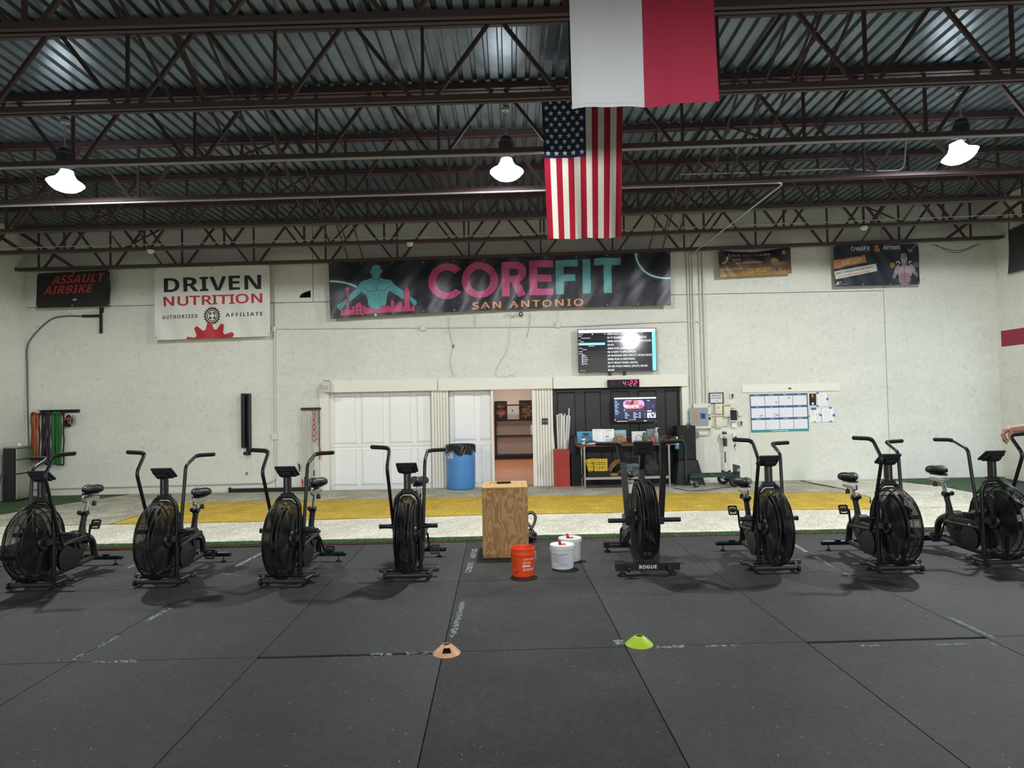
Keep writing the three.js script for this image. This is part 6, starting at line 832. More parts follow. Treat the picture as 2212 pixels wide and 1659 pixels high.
const ty = TY + top - 0.0075, sy = TY + 0.226;
const onTable = (px, z = tz1 - 0.2) => onZ(px, 950, z).x;
{
  const stand = (name, text, px0, px1, py, z, draw, cat = 'book', thick = 0.015, base = ty) => { const x0 = onTable(px0, z), x1 = onTable(px1, z), h = onZ((px0 + px1) / 2, py, z).y - base, o = thing(name, text, cat, [(x0 + x1) / 2, base, z]); o.rotation.x = -0.12; part('body', box(x1 - x0, h, thick, 0, h / 2 + 0.001, 0), M.paper, o); part('print', at(new THREE.PlaneGeometry(x1 - x0, h), 0, h / 2 + 0.001, thick / 2 + 0.001), std(0xffffff, 0.6, 0, { map: paint(200, 180, draw) }), o); return o; };
  stand('picture_book', 'bright blue printed sign leaning at the end of the table', 1247, 1281, 932, tz1 - 0.36, (x, w, h) => { x.fillStyle = '#3f9fcb'; x.fillRect(0, 0, w, h); x.fillStyle = '#2a3436'; x.beginPath(); x.ellipse(110, 40, 50, 16, 0, 0, 7); x.fill(); x.strokeStyle = '#2a3436'; x.lineWidth = 6; for (let k = 0; k < 6; k++) { x.beginPath(); x.moveTo(110, 45); x.lineTo(60 + k * 22, 90); x.stroke(); } label(x, 'HAPPY', 110, 96, 40, '#c2475c', { rot: -0.15 }); }, 'sign');
  const doc = (bold) => (x, w, h) => { x.fillStyle = '#eceded'; x.fillRect(0, 0, w, h); x.fillStyle = bold ? '#8a8d93' : '#9fb0cf'; x.fillRect(40, 16, 120, 8); x.fillStyle = '#b4b7bc'; for (let k = 0; k < 10; k++) x.fillRect(28, 36 + k * 13, 70 + (k * 47 % 70), 3); if (bold) { x.fillStyle = '#222'; x.fillRect(36, 88, 60, 10); x.fillStyle = '#8a8d93'; for (let k = 0; k < 3; k++) x.fillRect(30, 124 + k * 16, 120, 7); } };
  stand('paper_stand', 'white paper in a clear stand beside the blue sign', 1280.5, 1304, 927, tz1 - 0.14, doc(false), 'paper'); stand('paper_stand', 'white paper with a black stripe in a clear stand', 1304.5, 1327, 927, tz1 - 0.16, doc(true), 'paper');
  stand('picture_book', 'teal printed sign with pink lettering behind the brown bag', 1324, 1353, 929, tz1 - 0.3, (x, w, h) => { x.fillStyle = '#74b9bf'; x.fillRect(0, 0, w, h); label(x, 'IN-ORANGE', 100, 26, 30, '#d7b64a', { w: 150 }); label(x, 'CHERRY', 95, 80, 50, '#cf4a78', { w: 180 }); label(x, 'POW', 120, 134, 50, '#cf4a78', { w: 130 }); }, 'sign');
  const put = (px, z) => [onTable(px, z), ty, z];
  { const o = thing('product_bag', 'crumpled brown bag lying on the table', 'bag', put(1338, tz1 - 0.12)); const g = ball(1, 0, 0, 0, 1, 1, 1, 24), p = g.attributes.position; for (let i = 0; i < p.count; i++) { const a = p.getX(i), b = p.getY(i), c = p.getZ(i), k = 1 + 0.12 * Math.sin(a * 7 + c * 5) + 0.08 * Math.sin(b * 9 + a * 4); p.setXYZ(i, a * 0.13 * k, Math.max(0, b * 0.09 * k + 0.05), c * 0.09 * k); } g.computeVertexNormals(); part('bag_body', g, std(0x8a7146, 0.35), o); part('clear_flap', at(sheet([V(-0.1, 0.14, 0), V(0.02, 0.12, 0.02), V(0.04, 0.05, 0.08), V(-0.12, 0.06, 0.06)], 6, 6, (u, v) => 0.01 * Math.sin(u * 9 + v * 7)), 0, 0, 0), phys({ color: 0xd9c9b0, roughness: 0.2, transmission: 0.7, thickness: 0, side: THREE.DoubleSide }), o); }
  { const o = thing('paper_cup', 'white cup with green print at the table corner', 'cup', put(1260, tz1 - 0.05)); part('cup_body', lathe([[0, 0], [0.032, 0], [0.042, 0.11], [0.038, 0.11], [0.03, 0.01], [0, 0.01]], 24), M.white, o); part('green_band', [cyl(0.0395, 0.0365, 0.03, 0, 0.06, 0, 0, 0, 0, 24)], std(0x4d8a4a, 0.5), o); for (let k = 0; k < 3; k++) part('pen', rod(V(0, 0.03, 0), V(-0.03 + k * 0.03, 0.17, 0.01 * k), 0.004, 6), [M.black, M.red, M.blueTape][k], o); }
  { const o = thing('paper_pile', 'loose pile of papers, leaflets and cables on the table', 'papers', put(1276, tz1 - 0.09)); [[0, 0, 0.2, 0.16, 0.1, M.paper], [0.05, 0.012, 0.16, 0.12, -0.3, M.white], [-0.05, 0.024, 0.13, 0.1, 0.5, std(0x7a4a5c, 0.7)], [0.06, 0.034, 0.1, 0.09, 0.2, M.black]].forEach(([x, y, w, d, r, m]) => part('leaflet', box(w, 0.01, d, x, y + 0.006, 0, 0, r, 0.05), m, o)); part('cord', sweep(smooth([V(-0.06, 0.05, 0.05), V(0.02, 0.07, 0.07), V(0.09, 0.045, 0.04), V(0.14, 0.01, 0.07)], 20), 0.006, 6), M.black, o); }
  stand('white_box', 'white carton with a printed loop leaning at the back of the table', 1365, 1396, 932, tz1 - 0.4, (x, w, h) => { x.fillStyle = '#dcdde0'; x.fillRect(0, 0, w, h); x.strokeStyle = '#5c5f66'; x.lineWidth = 8; x.beginPath(); x.arc(90, 110, 40, 2.6, 6.2); x.stroke(); }, 'box', 0.06);
  const bottle = (px, z, r, h, m, cap, text) => { const o = thing('bottle', text, 'bottle', put(px, z)); part('bottle_body', lathe([[0, 0], [r, 0], [r, h * 0.62], [r * 0.8, h * 0.72], [r * 0.4, h * 0.78], [r * 0.4, h * 0.86], [0, h * 0.86]], 20), m, o); part('cap', cap, M.white, o); return o; };
  bottle(1392, tz1 - 0.2, 0.045, 0.2, std(0x4f6b3c, 0.4), cyl(0.03, 0.03, 0.03, 0, 0.18, 0), 'short green bottle with a blue lid on the table').children[1].material = M.blueTape;
  bottle(1418, tz1 - 0.25, 0.042, 0.26, phys({ color: 0xdfe4e6, roughness: 0.15, transmission: 0.6, thickness: 0.05 }), [cyl(0.012, 0.012, 0.05, 0, 0.25, 0), box(0.06, 0.014, 0.02, 0.02, 0.275, 0)], 'clear pump bottle of hand sanitizer on the table');
  { const o = thing('clear_bin', 'clear plastic bin at the back of the table', 'bin', put(1408, tz1 - 0.42)); const m = phys({ color: 0xcfd3d6, roughness: 0.2, transmission: 0.75, thickness: 0 }); part('side', [box(0.2, 0.24, 0.004, 0, 0.13, 0.07), box(0.2, 0.24, 0.004, 0, 0.13, -0.07), box(0.004, 0.24, 0.14, -0.1, 0.13, 0), box(0.004, 0.24, 0.14, 0.1, 0.13, 0)], m, o); part('dark_contents', [rbox(0.17, 0.1, 0.11, 0.02, 0, 0.06, 0)], std(0x55504c, 0.8), o); }
  [[1402, 0.05, 0.05, 0xd9b92e, 'yellow packet near the pump bottle'], [1410, 0.09, 0.1, 0xb04a66, 'pink packet near the pump bottle'], [1415, 0.05, 0.12, 0x4f8a5f, 'green packet near the pump bottle'], [1428, 0.07, 0.08, 0x2c3a66, 'dark blue packet near the spray bottle'], [1438, 0.08, 0.05, 0x6b2a26, 'dark red packet near the spray bottle'], [1400, 0.1, 0.13, 0x6f675c, 'brown grey packet behind the yellow one']].forEach(([px, w, h, c, t], i) => { const p = put(px, tz1 - 0.1 - (i % 3) * 0.05); const o = thing('snack_packet', t, 'packet', p, 0.3 * (i % 3) - 0.3); part('packet_body', rbox(w, h, 0.04, 0.012, 0, h / 2 + 0.001, 0), std(c, 0.4), o); part('packet_seal', box(w * 0.96, 0.01, 0.006, 0, h + 0.003, 0), std(c, 0.35), o); });
  { const x = onTable(1458, tz1 + 0.02), y = onZ(1458, 962, tz1 + 0.02).y, o = thing('spray_bottle', 'spray bottle of blue liquid hanging on the table end', 'spray bottle', [tx1 + 0.17, y - 0.08, tz1 - 0.06]); part('liquid', lathe([[0, 0], [0.04, 0.0], [0.044, 0.03], [0.042, 0.09], [0, 0.09]], 20), std(0x2f86b8, 0.25), o); part('bottle_top', lathe([[0.042, 0.09], [0.036, 0.14], [0.016, 0.19], [0.016, 0.21], [0, 0.21]], 20), std(0xd8dadb, 0.3), o); part('trigger', [box(0.03, 0.03, 0.07, 0, 0.225, 0.0), box(0.012, 0.05, 0.012, 0, 0.19, 0.035, 0.3)], M.white, o); part('hook_tab', box(0.12, 0.02, 0.02, -0.045, 0.2, -0.0), std(0x4f9a5a, 0.5), o); }
  // lower shelf: wire crate of yellow folders, frame, basket, bags
  const lx = (px) => onZ(px, 1015, tz1 - 0.2).x, cr = thing('wire_crate', 'black wire crate filled with yellow cards', 'crate', [lx(1293), sy, tz1 - 0.26]);
  const cwid = 0.42, chh = 0.34, wires = []; for (const z of [-0.15, 0.15]) for (let k = 0; k <= 4; k++) wires.push(rod(V(-cwid / 2, 0.02 + k * (chh - 0.02) / 4, z), V(cwid / 2, 0.02 + k * (chh - 0.02) / 4, z), 0.003, 5)); for (let k = 0; k <= 8; k++) for (const z of [-0.15, 0.15]) wires.push(rod(V(-cwid / 2 + k * cwid / 8, 0.01, z), V(-cwid / 2 + k * cwid / 8, chh, z), 0.0025, 5)); for (const x of [-1, 1]) for (let k = 0; k <= 4; k++) wires.push(rod(V(x * cwid / 2, 0.02 + k * (chh - 0.02) / 4, -0.15), V(x * cwid / 2, 0.02 + k * (chh - 0.02) / 4, 0.15), 0.003, 5)); part('wire_mesh', wires, M.black, cr); part('base_tray', box(cwid, 0.09, 0.3, 0, 0.046, 0), M.blackMatte, cr);
  const yel = std(0xd8b81c, 0.6), yt = paint(180, 200, (x, w, h) => { x.fillStyle = '#d9ba1e'; x.fillRect(0, 0, w, h); x.fillStyle = '#4d4412'; x.fillRect(40, 60, 100, 9); x.fillRect(20, 90, 140, 9); x.fillRect(60, 130, 60, 34); x.fillStyle = '#c9c3b0'; x.fillRect(66, 136, 48, 20); });
  for (let k = 0; k < 6; k++) { const o = thing('yellow_card', k === 5 ? 'large yellow printed card in front of the wire crate' : 'yellow card standing packed in the wire crate', 'card', [lx(k === 5 ? 1298 : 1276 + k * 2.6), sy + (k === 5 ? 0.1 : 0.095), tz1 - 0.15 - (k === 5 ? 0 : 0.03 + k * 0.03)], 0, k === 5 ? undefined : 'yellow cards in the wire crate'); o.rotation.z = k === 5 ? 0 : 0.22 - k * 0.05; part('card_body', box(k === 5 ? 0.25 : 0.1, 0.24, 0.004, 0, 0.12, 0), yel, o); if (k === 5) { part('print', at(new THREE.PlaneGeometry(0.25, 0.24), 0, 0.12, 0.0025), std(0xffffff, 0.6, 0, { map: yt }), o); for (const x of [-0.08, 0, 0.08]) part('leg_strip', box(0.03, 0.07, 0.004, x - 0.03, -0.03, 0.003), yel, o); } }
  { const o = thing('wooden_arch', 'curved brown wooden board leaning on the lower shelf', 'board', [lx(1328), sy + 0.005, tz1 - 0.3]); part('board', at(extrude([[-0.16, 0], [-0.15, 0.08], [-0.09, 0.2], [0.02, 0.29], [0.12, 0.31], [0.12, 0.27], [0.03, 0.24], [-0.05, 0.16], [-0.1, 0.04], [-0.1, 0]], 0.16, 0.006), 0, 0.002, -0.08), std(0x6d4c30, 0.6), o); part('cork_rim', at(extrude([[-0.1, 0.05], [-0.05, 0.16], [0.03, 0.235], [0.12, 0.265], [0.12, 0.24], [0.04, 0.2], [-0.03, 0.13], [-0.07, 0.05]], 0.1), 0, 0.002, -0.05), std(0x9a7a4e, 0.8), o); part('foot', box(0.3, 0.03, 0.2, 0.02, 0.016, 0), std(0xa07c52, 0.7), o); }
  { const o = thing('wire_basket', 'wire basket of rolled towels on the lower shelf', 'basket', [lx(1372), sy, tz1 - 0.3]); const ws = []; for (const z of [-0.13, 0.13]) { for (let k = 0; k <= 9; k++) ws.push(rod(V(-0.2 + k * 0.4 / 9, 0.01, z), V(-0.2 + k * 0.4 / 9, 0.36, z), 0.003, 5)); for (const y of [0.01, 0.18, 0.36]) ws.push(rod(V(-0.2, y, z), V(0.2, y, z), 0.004, 5)); } for (const x of [-0.2, 0.2]) for (const y of [0.01, 0.18, 0.36]) ws.push(rod(V(x, y, -0.13), V(x, y, 0.13), 0.004, 5)); part('wire_mesh', ws, std(0x4a443e, 0.5, 0.5), o); }
  [[1362, 0.10, 0.06, 0x8d7f5f, 'tan rolled towel in the wire basket', 0.15], [1368, 0.17, 0.05, 0x6f8aa0, 'pale blue rolled towel on top in the wire basket', 0.2], [1378, 0.085, 0.07, 0x3e5568, 'blue patterned bag in the wire basket', 0.16]].forEach(([px, y, r, c, t, L], i) => { const g = ball(1, 0, 0, 0, 1, 1, 1, 20), p = g.attributes.position; for (let k = 0; k < p.count; k++) { const a = p.getX(k), b = p.getY(k), q = p.getZ(k), n = 1 + 0.1 * Math.sin(a * 8 + b * 5 + i) + 0.07 * Math.sin(q * 9 - a * 3); p.setXYZ(k, a * L * n * 0.9, b * r * n, q * 0.1 * n); } g.computeVertexNormals(); solo('rolled_towel', t, 'towel', at(g, lx(px), sy + y, tz1 - 0.3), std(c, 0.9, 0, { map: tiled(grain, 0.4) })); });
  { const g = ball(1, 0, 0, 0, 1, 1, 1, 24), p = g.attributes.position; for (let k = 0; k < p.count; k++) { const a = p.getX(k), b = p.getY(k), q = p.getZ(k), n = 1 + 0.06 * Math.sin(a * 5 + b * 4) + 0.05 * Math.sin(b * 9 + q * 4); p.setXYZ(k, a * 0.16 * n * (1 - 0.3 * Math.max(0, b)), Math.max(-0.14, b * 0.16 * n), q * 0.12 * n); } g.computeVertexNormals(); solo('duffel_bag', 'slumped dark grey bag on the lower shelf', 'bag', at(g, lx(1409), sy + 0.142, tz1 - 0.28), std(0x2c2d2d, 0.85)); }
  { const o = thing('tray', 'grey tray leaning on the lower shelf behind the bike console', 'tray', [lx(1350), sy, tz1 - 0.24]); o.rotation.z = 0.18; part('tray_body', rbox(0.02, 0.34, 0.22, 0.006, 0, 0.175, 0), std(0x8d8579, 0.5), o); part('tray_rim', [box(0.03, 0.012, 0.23, 0, 0.345, 0), box(0.03, 0.012, 0.23, 0, 0.01, 0)], M.grey, o); }
}
{ // speakers
  const fl = onFloor(1456, 1046, TY), fr = onFloor(1520, 1046, TY), z = ZW + 0.195, w = fr.x - fl.x, cx = (fl.x + fr.x) / 2, o = thing('wedge_cabinet', 'dark sloped wedge cabinet under the tall speaker', 'cabinet', [cx, TY, z]);
  part('cabinet_body', at(extrude([[-w / 2, 0], [w / 2, 0], [w / 2 - 0.13, 0.47], [-w / 2 + 0.06, 0.47]], 0.36, 0.006), 0, 0.006, -0.18), std(0x26282a, 0.75), o); part('screw', [[-0.2, 0.3], [0.1, 0.38], [-0.15, 0.1]].map(([a, b]) => ball(0.008, a, b, 0.187)), M.grey, o);
  const a = rectZ(1463, 925, 1503.5, 996, z + 0.16), s = thing('loudspeaker', 'tall black loudspeaker standing on the wedge cabinet', 'speaker', [a.cx, TY + 0.485, z]); part('speaker_body', rbox(a.w, 0.67, 0.34, 0.02, 0, 0.335, 0), M.blackMatte, s); part('grille', rbox(a.w * 0.9, 0.6, 0.012, 0.005, 0, 0.33, 0.172), std(0x0c0d0f, 0.7), s); part('badge', box(0.05, 0.01, 0.004, 0.03, 0.64, 0.179), M.chrome, s); part('handle', sweep(fillet([V(0.05, 0.67, 0), V(0.05, 0.7, 0), V(0.12, 0.7, 0), V(0.12, 0.67, 0)], 0.01), 0.008, 6), M.black, s);
}
{ // green flat cart
  const z = -12.92, fl = onFloor(1485, 1048, TY), w0 = onZ(1490, 1027, z).x, w1 = onZ(1597, 1027, z).x, yd = onZ(1540, 1028, z).y, o = thing('flat_cart', 'dark green steel hand truck lying flat on its wheels', 'cart', [0, 0, 0]);
  part('deck_rail', [box(w1 - w0, 0.045, 0.03, (w0 + w1) / 2, yd, z + 0.02), box(w1 - w0, 0.045, 0.03, (w0 + w1) / 2, yd, z - 0.36), ...[0.1, 0.5, 0.9].map((t) => box(0.04, 0.03, 0.4, w0 + (w1 - w0) * t, yd, z - 0.17))], M.green, o);
  const pl = rectZ(1585, 1006, 1597, 1029, z); part('toe_plate', box(0.02, pl.h, 0.36, pl.r, pl.cy, z - 0.17), M.green, o); part('toe_hole', cyl(0.03, 0.03, 0.004, pl.r - 0.02, pl.cy + 0.02, z + 0.012, Math.PI / 2), M.grey, o);
  const hb = (px, dz) => [onZ(px, 943, z + dz), onZ(px + 11, 962, z + dz), onZ(px + 12, 1040, z + dz)]; part('handle_bar', [sweep(fillet(hb(1471, 0.02), 0.06, 5), 0.011, 8), sweep(fillet(hb(1478, 0.02).map((p) => p.add(V(0.02, 0.0, -0.38))), 0.06, 5), 0.011, 8), sweep([onZ(1471, 943, z + 0.02), onZ(1478, 943, z - 0.36).add(V(0.02, 0, 0))], 0.011, 8)], M.green, o);
  for (const dz of [0, -0.34]) part('caster', [cyl(0.05, 0.05, 0.035, fl.x + 0.06 + dz * 0.1, TY + 0.05, z + dz, Math.PI / 2, 0, 0, 24), box(0.03, 0.09, 0.06, fl.x + 0.05 + dz * 0.1, TY + 0.09, z + dz), box(0.06, 0.08, 0.02, w0 + 0.02, yd - 0.04, z + dz)], M.rubber, o);
  part('caster_fork', [0, -0.34].map((dz) => box(0.05, 0.1, 0.045, fl.x + 0.055, TY + 0.085, z + dz + 0.005, 0, 0, 0.3)), M.steel, o);
  for (const dz of [0.05, -0.4]) { const x = onZ(1588, 1035, z).x - (dz < 0 ? 0.1 : 0.02), t = part('tyre', [torus(0.085, 0.034, x, TY + 0.119, z + dz, 0, 0, 0, 32, 12)], M.rubber, o); part('rim', [cyl(0.06, 0.06, 0.03, x, TY + 0.119, z + dz, Math.PI / 2, 0, 0, 24), cyl(0.02, 0.02, 0.05, x, TY + 0.119, z + dz, Math.PI / 2)], M.white, t); }
  part('axle', [rod(V(onZ(1588, 1035, z).x - 0.02, TY + 0.119, z + 0.05), V(onZ(1588, 1035, z).x - 0.1, TY + 0.119, z - 0.4), 0.012), box(0.05, 0.1, 0.03, w1 - 0.25, yd - 0.05, z), box(0.2, 0.03, 0.03, w1 - 0.32, yd - 0.045, z, 0, 0, -0.4)], M.green, o);
  solo('extension_lead', 'black cord lying on the turf between the table and the cart', 'cord', sweep(smooth([[1455, 1054], [1470, 1057], [1490, 1060], [1520, 1059], [1545, 1056], [1565, 1053], [1580, 1053]].map(([a, b]) => onFloor(a, b, TY + 0.006)), 40), 0.007, 6), M.cable);
}
// ------------------------------------------------------------------ things on the mats
{ // plywood box
  const ply = paint(1024, 1536, (x, w, h) => {
    const im = x.createImageData(w, h), d = im.data; for (let j = 0, k = 0; j < h; j++) for (let i = 0; i < w; i++, k += 4) { const u = i / w, v = j / h; const warp = 1.5 * fbm(u * 0.75, v * 0.3, 8, 2, 601) + 0.2 * fbm(u, v * 0.5, 24, 2, 611), e = Math.sin((u * 2.2 + warp * 2.9) * 6.2832 * 1.2), band = e > 0.1 ? 1 : e > -0.25 ? (e + 0.25) / 0.35 : 0, fine = fbm(u * 4, v * 0.25, 64, 2, 631), n = (fine - 0.5) * 26; d[k] = 190 - band * 24 + n; d[k + 1] = 152 - band * 30 + n * 0.9; d[k + 2] = 98 - band * 27 + n * 0.7; d[k + 3] = 255; } x.putImageData(im, 0, 0);
    x.strokeStyle = 'rgba(70,45,25,0.8)'; x.lineWidth = 3; for (const [a, b] of [[0.37, 0.27], [0.15, 0.21]]) for (let k = 0; k < 3; k++) { x.beginPath(); x.ellipse(a * w, b * h, 14 + k * 22, 22 + k * 26, 0.1, 0, 7); x.stroke(); } x.strokeStyle = 'rgba(60,40,25,0.6)'; x.lineWidth = 4; for (const [a, b, l] of [[0.63, 0.03, 0.05], [0.55, 0.025, 0.03], [0.72, 0.03, 0.06], [0.68, 0.76, 0.1], [0.9, 0.72, 0.08]]) { x.beginPath(); x.moveTo(a * w, b * h); x.lineTo((a + 0.006) * w, (b + l) * h); x.stroke(); }
  });
  const light = std(0xc7a56b, 0.65, 0, { map: tiled(dataTex(256, (u, v) => { const k = 225 + 50 * (fbm(u, v * 0.12, 32, 3, 641) - 0.5); return [k, k * 0.97, k * 0.9]; }), 0.8) }), side = std(0xa88350, 0.7, 0, { map: tiled(grain, 0.5) });
  const f = onFloor(1093, 1205), o = thing('plyo_box', 'tall plywood jump box with bold wood grain', 'box', [f.x, 0, f.z - 0.305]), w = 0.495, h = 0.755, d = 0.61, t = 0.018;
  part('front_panel', box(w, h - t, t, 0, (h - t) / 2 + 0.0005, d / 2 - t / 2), std(0xffffff, 0.6, 0, { map: ply }), o); part('rear_panel', box(w, h - t, t, 0, (h - t) / 2 + 0.0005, -d / 2 + t / 2), side, o); for (const s of [-1, 1]) part('side_panel', box(t, h - t, d - 2 * t, s * (w / 2 - t / 2), (h - t) / 2 + 0.0005, 0), side, o); part('top_panel', [rbox(w, t, d, 0.003, 0, h - t / 2, 0)], light, o); part('bottom_panel', box(w - 2 * t, t, d - 2 * t, 0, t / 2 + 0.0005, 0), side, o);
  for (const [jw, jx] of [[0.07, -0.04], [0.05, -0.16]]) part('joint_line', box(jw, 0.006, 0.0015, jx, h - t - 0.004, d / 2 + 0.0006), std(0x4a3a2a, 0.8), o);
  const r = thing('remote_control', 'black remote control lying on the plywood box', 'remote', [onZ(1088, 1039, f.z - 0.3).x, h, f.z - 0.36], 0.15); part('remote_body', rbox(0.16, 0.022, 0.042, 0.008, 0, 0.0115, 0), M.blackMatte, r); part('button', [...Array(8)].map((_, k) => cyl(0.006, 0.006, 0.004, -0.06 + k * 0.017, 0.023, 0.008 * (k % 2 ? 1 : -1), 0, 0, 0, 8)), M.rubber, r); const s2 = solo('pen', 'thin pale stick lying beside the remote on the plywood box', 'pen', rod(V(onZ(1056, 1040, f.z - 0.4).x, h + 0.004, f.z - 0.43), V(onZ(1072, 1040, f.z - 0.4).x, h + 0.004, f.z - 0.42), 0.004, 6), std(0xa88a50, 0.6));
  // bag with a striped strap behind the box
  const g = onFloor(1150, 1168), b = thing('gym_bag', 'black bag with a striped strap behind the plywood box', 'bag', [g.x - 0.06, 0.0, g.z + 0.05]); const gg = ball(1, 0, 0, 0, 1, 1, 1, 24), p = gg.attributes.position; for (let i = 0; i < p.count; i++) { const a = p.getX(i), c = p.getY(i), q = p.getZ(i), n = 1 + 0.1 * Math.sin(a * 6 + c * 7) + 0.06 * Math.sin(q * 8); p.setXYZ(i, a * 0.11 * n, Math.max(0.002, c * 0.075 * n + 0.07), q * 0.1 * n); } gg.computeVertexNormals(); part('bag_body', gg, std(0x16171b, 0.6), b);
  const sp = smooth([V(0.0, 0.1, 0), V(0.05, 0.16, 0.02), V(0.09, 0.23, 0.0), V(0.1, 0.30, -0.01), V(0.06, 0.345, -0.02), V(0.0, 0.32, -0.02), V(-0.02, 0.27, -0.01), V(0.04, 0.18, 0.03), V(0.075, 0.11, 0.03)], 40); part('strap', sweep(sp, 0.017, 8, false, 0.25), M.blackMatte, b); part('strap_stripe', sweep(sp.map((q) => q.clone().add(V(0, 0.001, 0.007))), 0.004, 6), std(0x9a9b9c, 0.7), b);
}
{ // buckets
  const orange = std(0xee4c1a, 0.42), f = onFloor(1130.5, 1248), o = thing('bucket', 'orange bucket with white printed checklist', 'bucket', [f.x, 0, f.z - 0.1]);
  const h = 0.27, prof = [[0, 0.004], [0.098, 0.004], [0.102, 0.0], [0.106, 0.01], [0.113, 0.2], [0.121, 0.2], [0.121, 0.222], [0.115, 0.225], [0.116, 0.262], [0.12, 0.266], [0.12, h], [0.112, h], [0.102, 0.02], [0, 0.02]];
  part('bucket_body', lathe(prof, 48), orange, o);
  const tx = paint(512, 400, (x, w, h2) => { x.clearRect(0, 0, w, h2); label(x, 'MORE DOING', 130, 50, 56, '#f0d9cf', { align: 'left', w: 350 }); ['FILL', 'DO', 'REPEAT'].forEach((s, i) => { x.strokeStyle = '#f0d9cf'; x.lineWidth = 9; x.strokeRect(130, 115 + i * 92, 56, 56); x.beginPath(); x.moveTo(142, 140 + i * 92); x.lineTo(160, 160 + i * 92); x.lineTo(196, 105 + i * 92); x.stroke(); label(x, s, 220, 145 + i * 92, 80, '#f0d9cf', { align: 'left' }); }); });
  const dec = at(new THREE.CylinderGeometry(0.1142, 0.1085, 0.14, 30, 1, true, -0.35, 1.5), 0, 0.12, 0); const mt = std(0xffffff, 0.5, 0, { map: tx, transparent: true, alphaTest: 0.4 }); part('print', dec, mt, o, 'white printed checklist');
  const sm = at(new THREE.CylinderGeometry(0.108, 0.1065, 0.035, 8, 1, true, -0.85, 0.35), 0, 0.045, 0); part('logo', sm, std(0x1d1716, 0.6, 0, { map: paint(64, 64, (x) => { x.clearRect(0, 0, 64, 64); seedState = 3; x.fillStyle = '#fff'; for (let k = 0; k < 9; k++) x.fillRect(rr(4, 40), rr(4, 44), rr(8, 24), rr(6, 18)); }), transparent: true, alphaTest: 0.4 }), o, 'small dark logo');
  const hp = []; for (let k = 0; k <= 20; k++) { const a = Math.PI * k / 20; hp.push(V(0.125 * Math.cos(a), 0.21 - 0.105 * Math.sin(a), 0.125 * Math.sin(a) * 0.98 + 0.0)); } const tw = new THREE.Matrix4().makeRotationY(0.25); part('wire_handle', [sweep(hp.map((q) => q.applyMatrix4(tw)), 0.0025, 6), ball(0.009, 0.123, 0.21, -0.03), ball(0.009, -0.123, 0.21, 0.03)], M.steel, o); const m = hp[10]; part('handle_grip', rod(hp[8], hp[12], 0.008, 8), M.white, o);
  // white wipe buckets
  const lblT = paint(512, 384, (x, w, h2) => { x.fillStyle = '#d6d8df'; x.fillRect(0, 0, w, h2); x.fillStyle = '#56609a'; x.fillRect(20, 20, 440, 16); x.fillRect(20, 44, 380, 12); x.fillStyle = '#7f88b8'; for (let k = 0; k < 10; k++) { x.fillRect(20, 74 + k * 22, 300 + (k * 67 % 150), 7); } x.fillStyle = '#9a6a8a'; for (let k = 0; k < 4; k++) x.fillRect(30, 108 + k * 44, 180, 5); x.strokeStyle = '#56609a'; x.lineWidth = 4; x.strokeRect(150, 280, 330, 90); label(x, 'GYM WIPES', 315, 325, 46, '#56609a', { w: 260 }); });
  const wipe = (px, py, text) => { const g = onFloor(px, py), b = thing('wipe_bucket', text, 'bucket', [g.x, 0, g.z - 0.11]); part('bucket_body', lathe([[0, 0.002], [0.105, 0.002], [0.11, 0.008], [0.116, 0.2], [0.116, 0.21], [0, 0.21]], 48), std(0xd9dcdf, 0.35), b); const ld = part('lid', lathe([[0.12, 0.196], [0.123, 0.2], [0.123, 0.232], [0.118, 0.238], [0.108, 0.238], [0.105, 0.23], [0, 0.23]], 48), std(0xe3e5e3, 0.35), b); part('dispenser_flap', [at(extrude([[-0.014, 0], [0.014, 0], [0.012, 0.035], [0, 0.05], [-0.013, 0.035]], 0.005, 0.002), -0.02, 0.232, -0.01, 0.25, 0.3, 0.2), box(0.05, 0.006, 0.03, 0.01, 0.234, 0.0, 0, 0.3, 0)], std(0xc0302c, 0.4), ld); part('wipe_tuft', ball(0.012, 0.015, 0.242, -0.005, 1, 1.2, 0.6), M.paper, ld); part('label_print', at(new THREE.CylinderGeometry(0.1168, 0.1128, 0.135, 30, 1, true, -1.0, 1.55), 0, 0.1, 0), std(0xffffff, 0.5, 0, { map: lblT }), b, 'printed blue label'); part('wire_handle', sweep([...Array(21)].map((_, k) => { const a = Math.PI * (0.15 + 0.85 * k / 20); return V(0.122 * Math.cos(a + 0.3), 0.19 - 0.03 * Math.sin(a), 0.124 * Math.sin(a + 0.3)); }), 0.002, 5), M.white, b); };
  wipe(1217, 1232, 'white wipe bucket with a red flap standing in front of another'); wipe(1234, 1215, 'white wipe bucket standing half hidden behind the other');
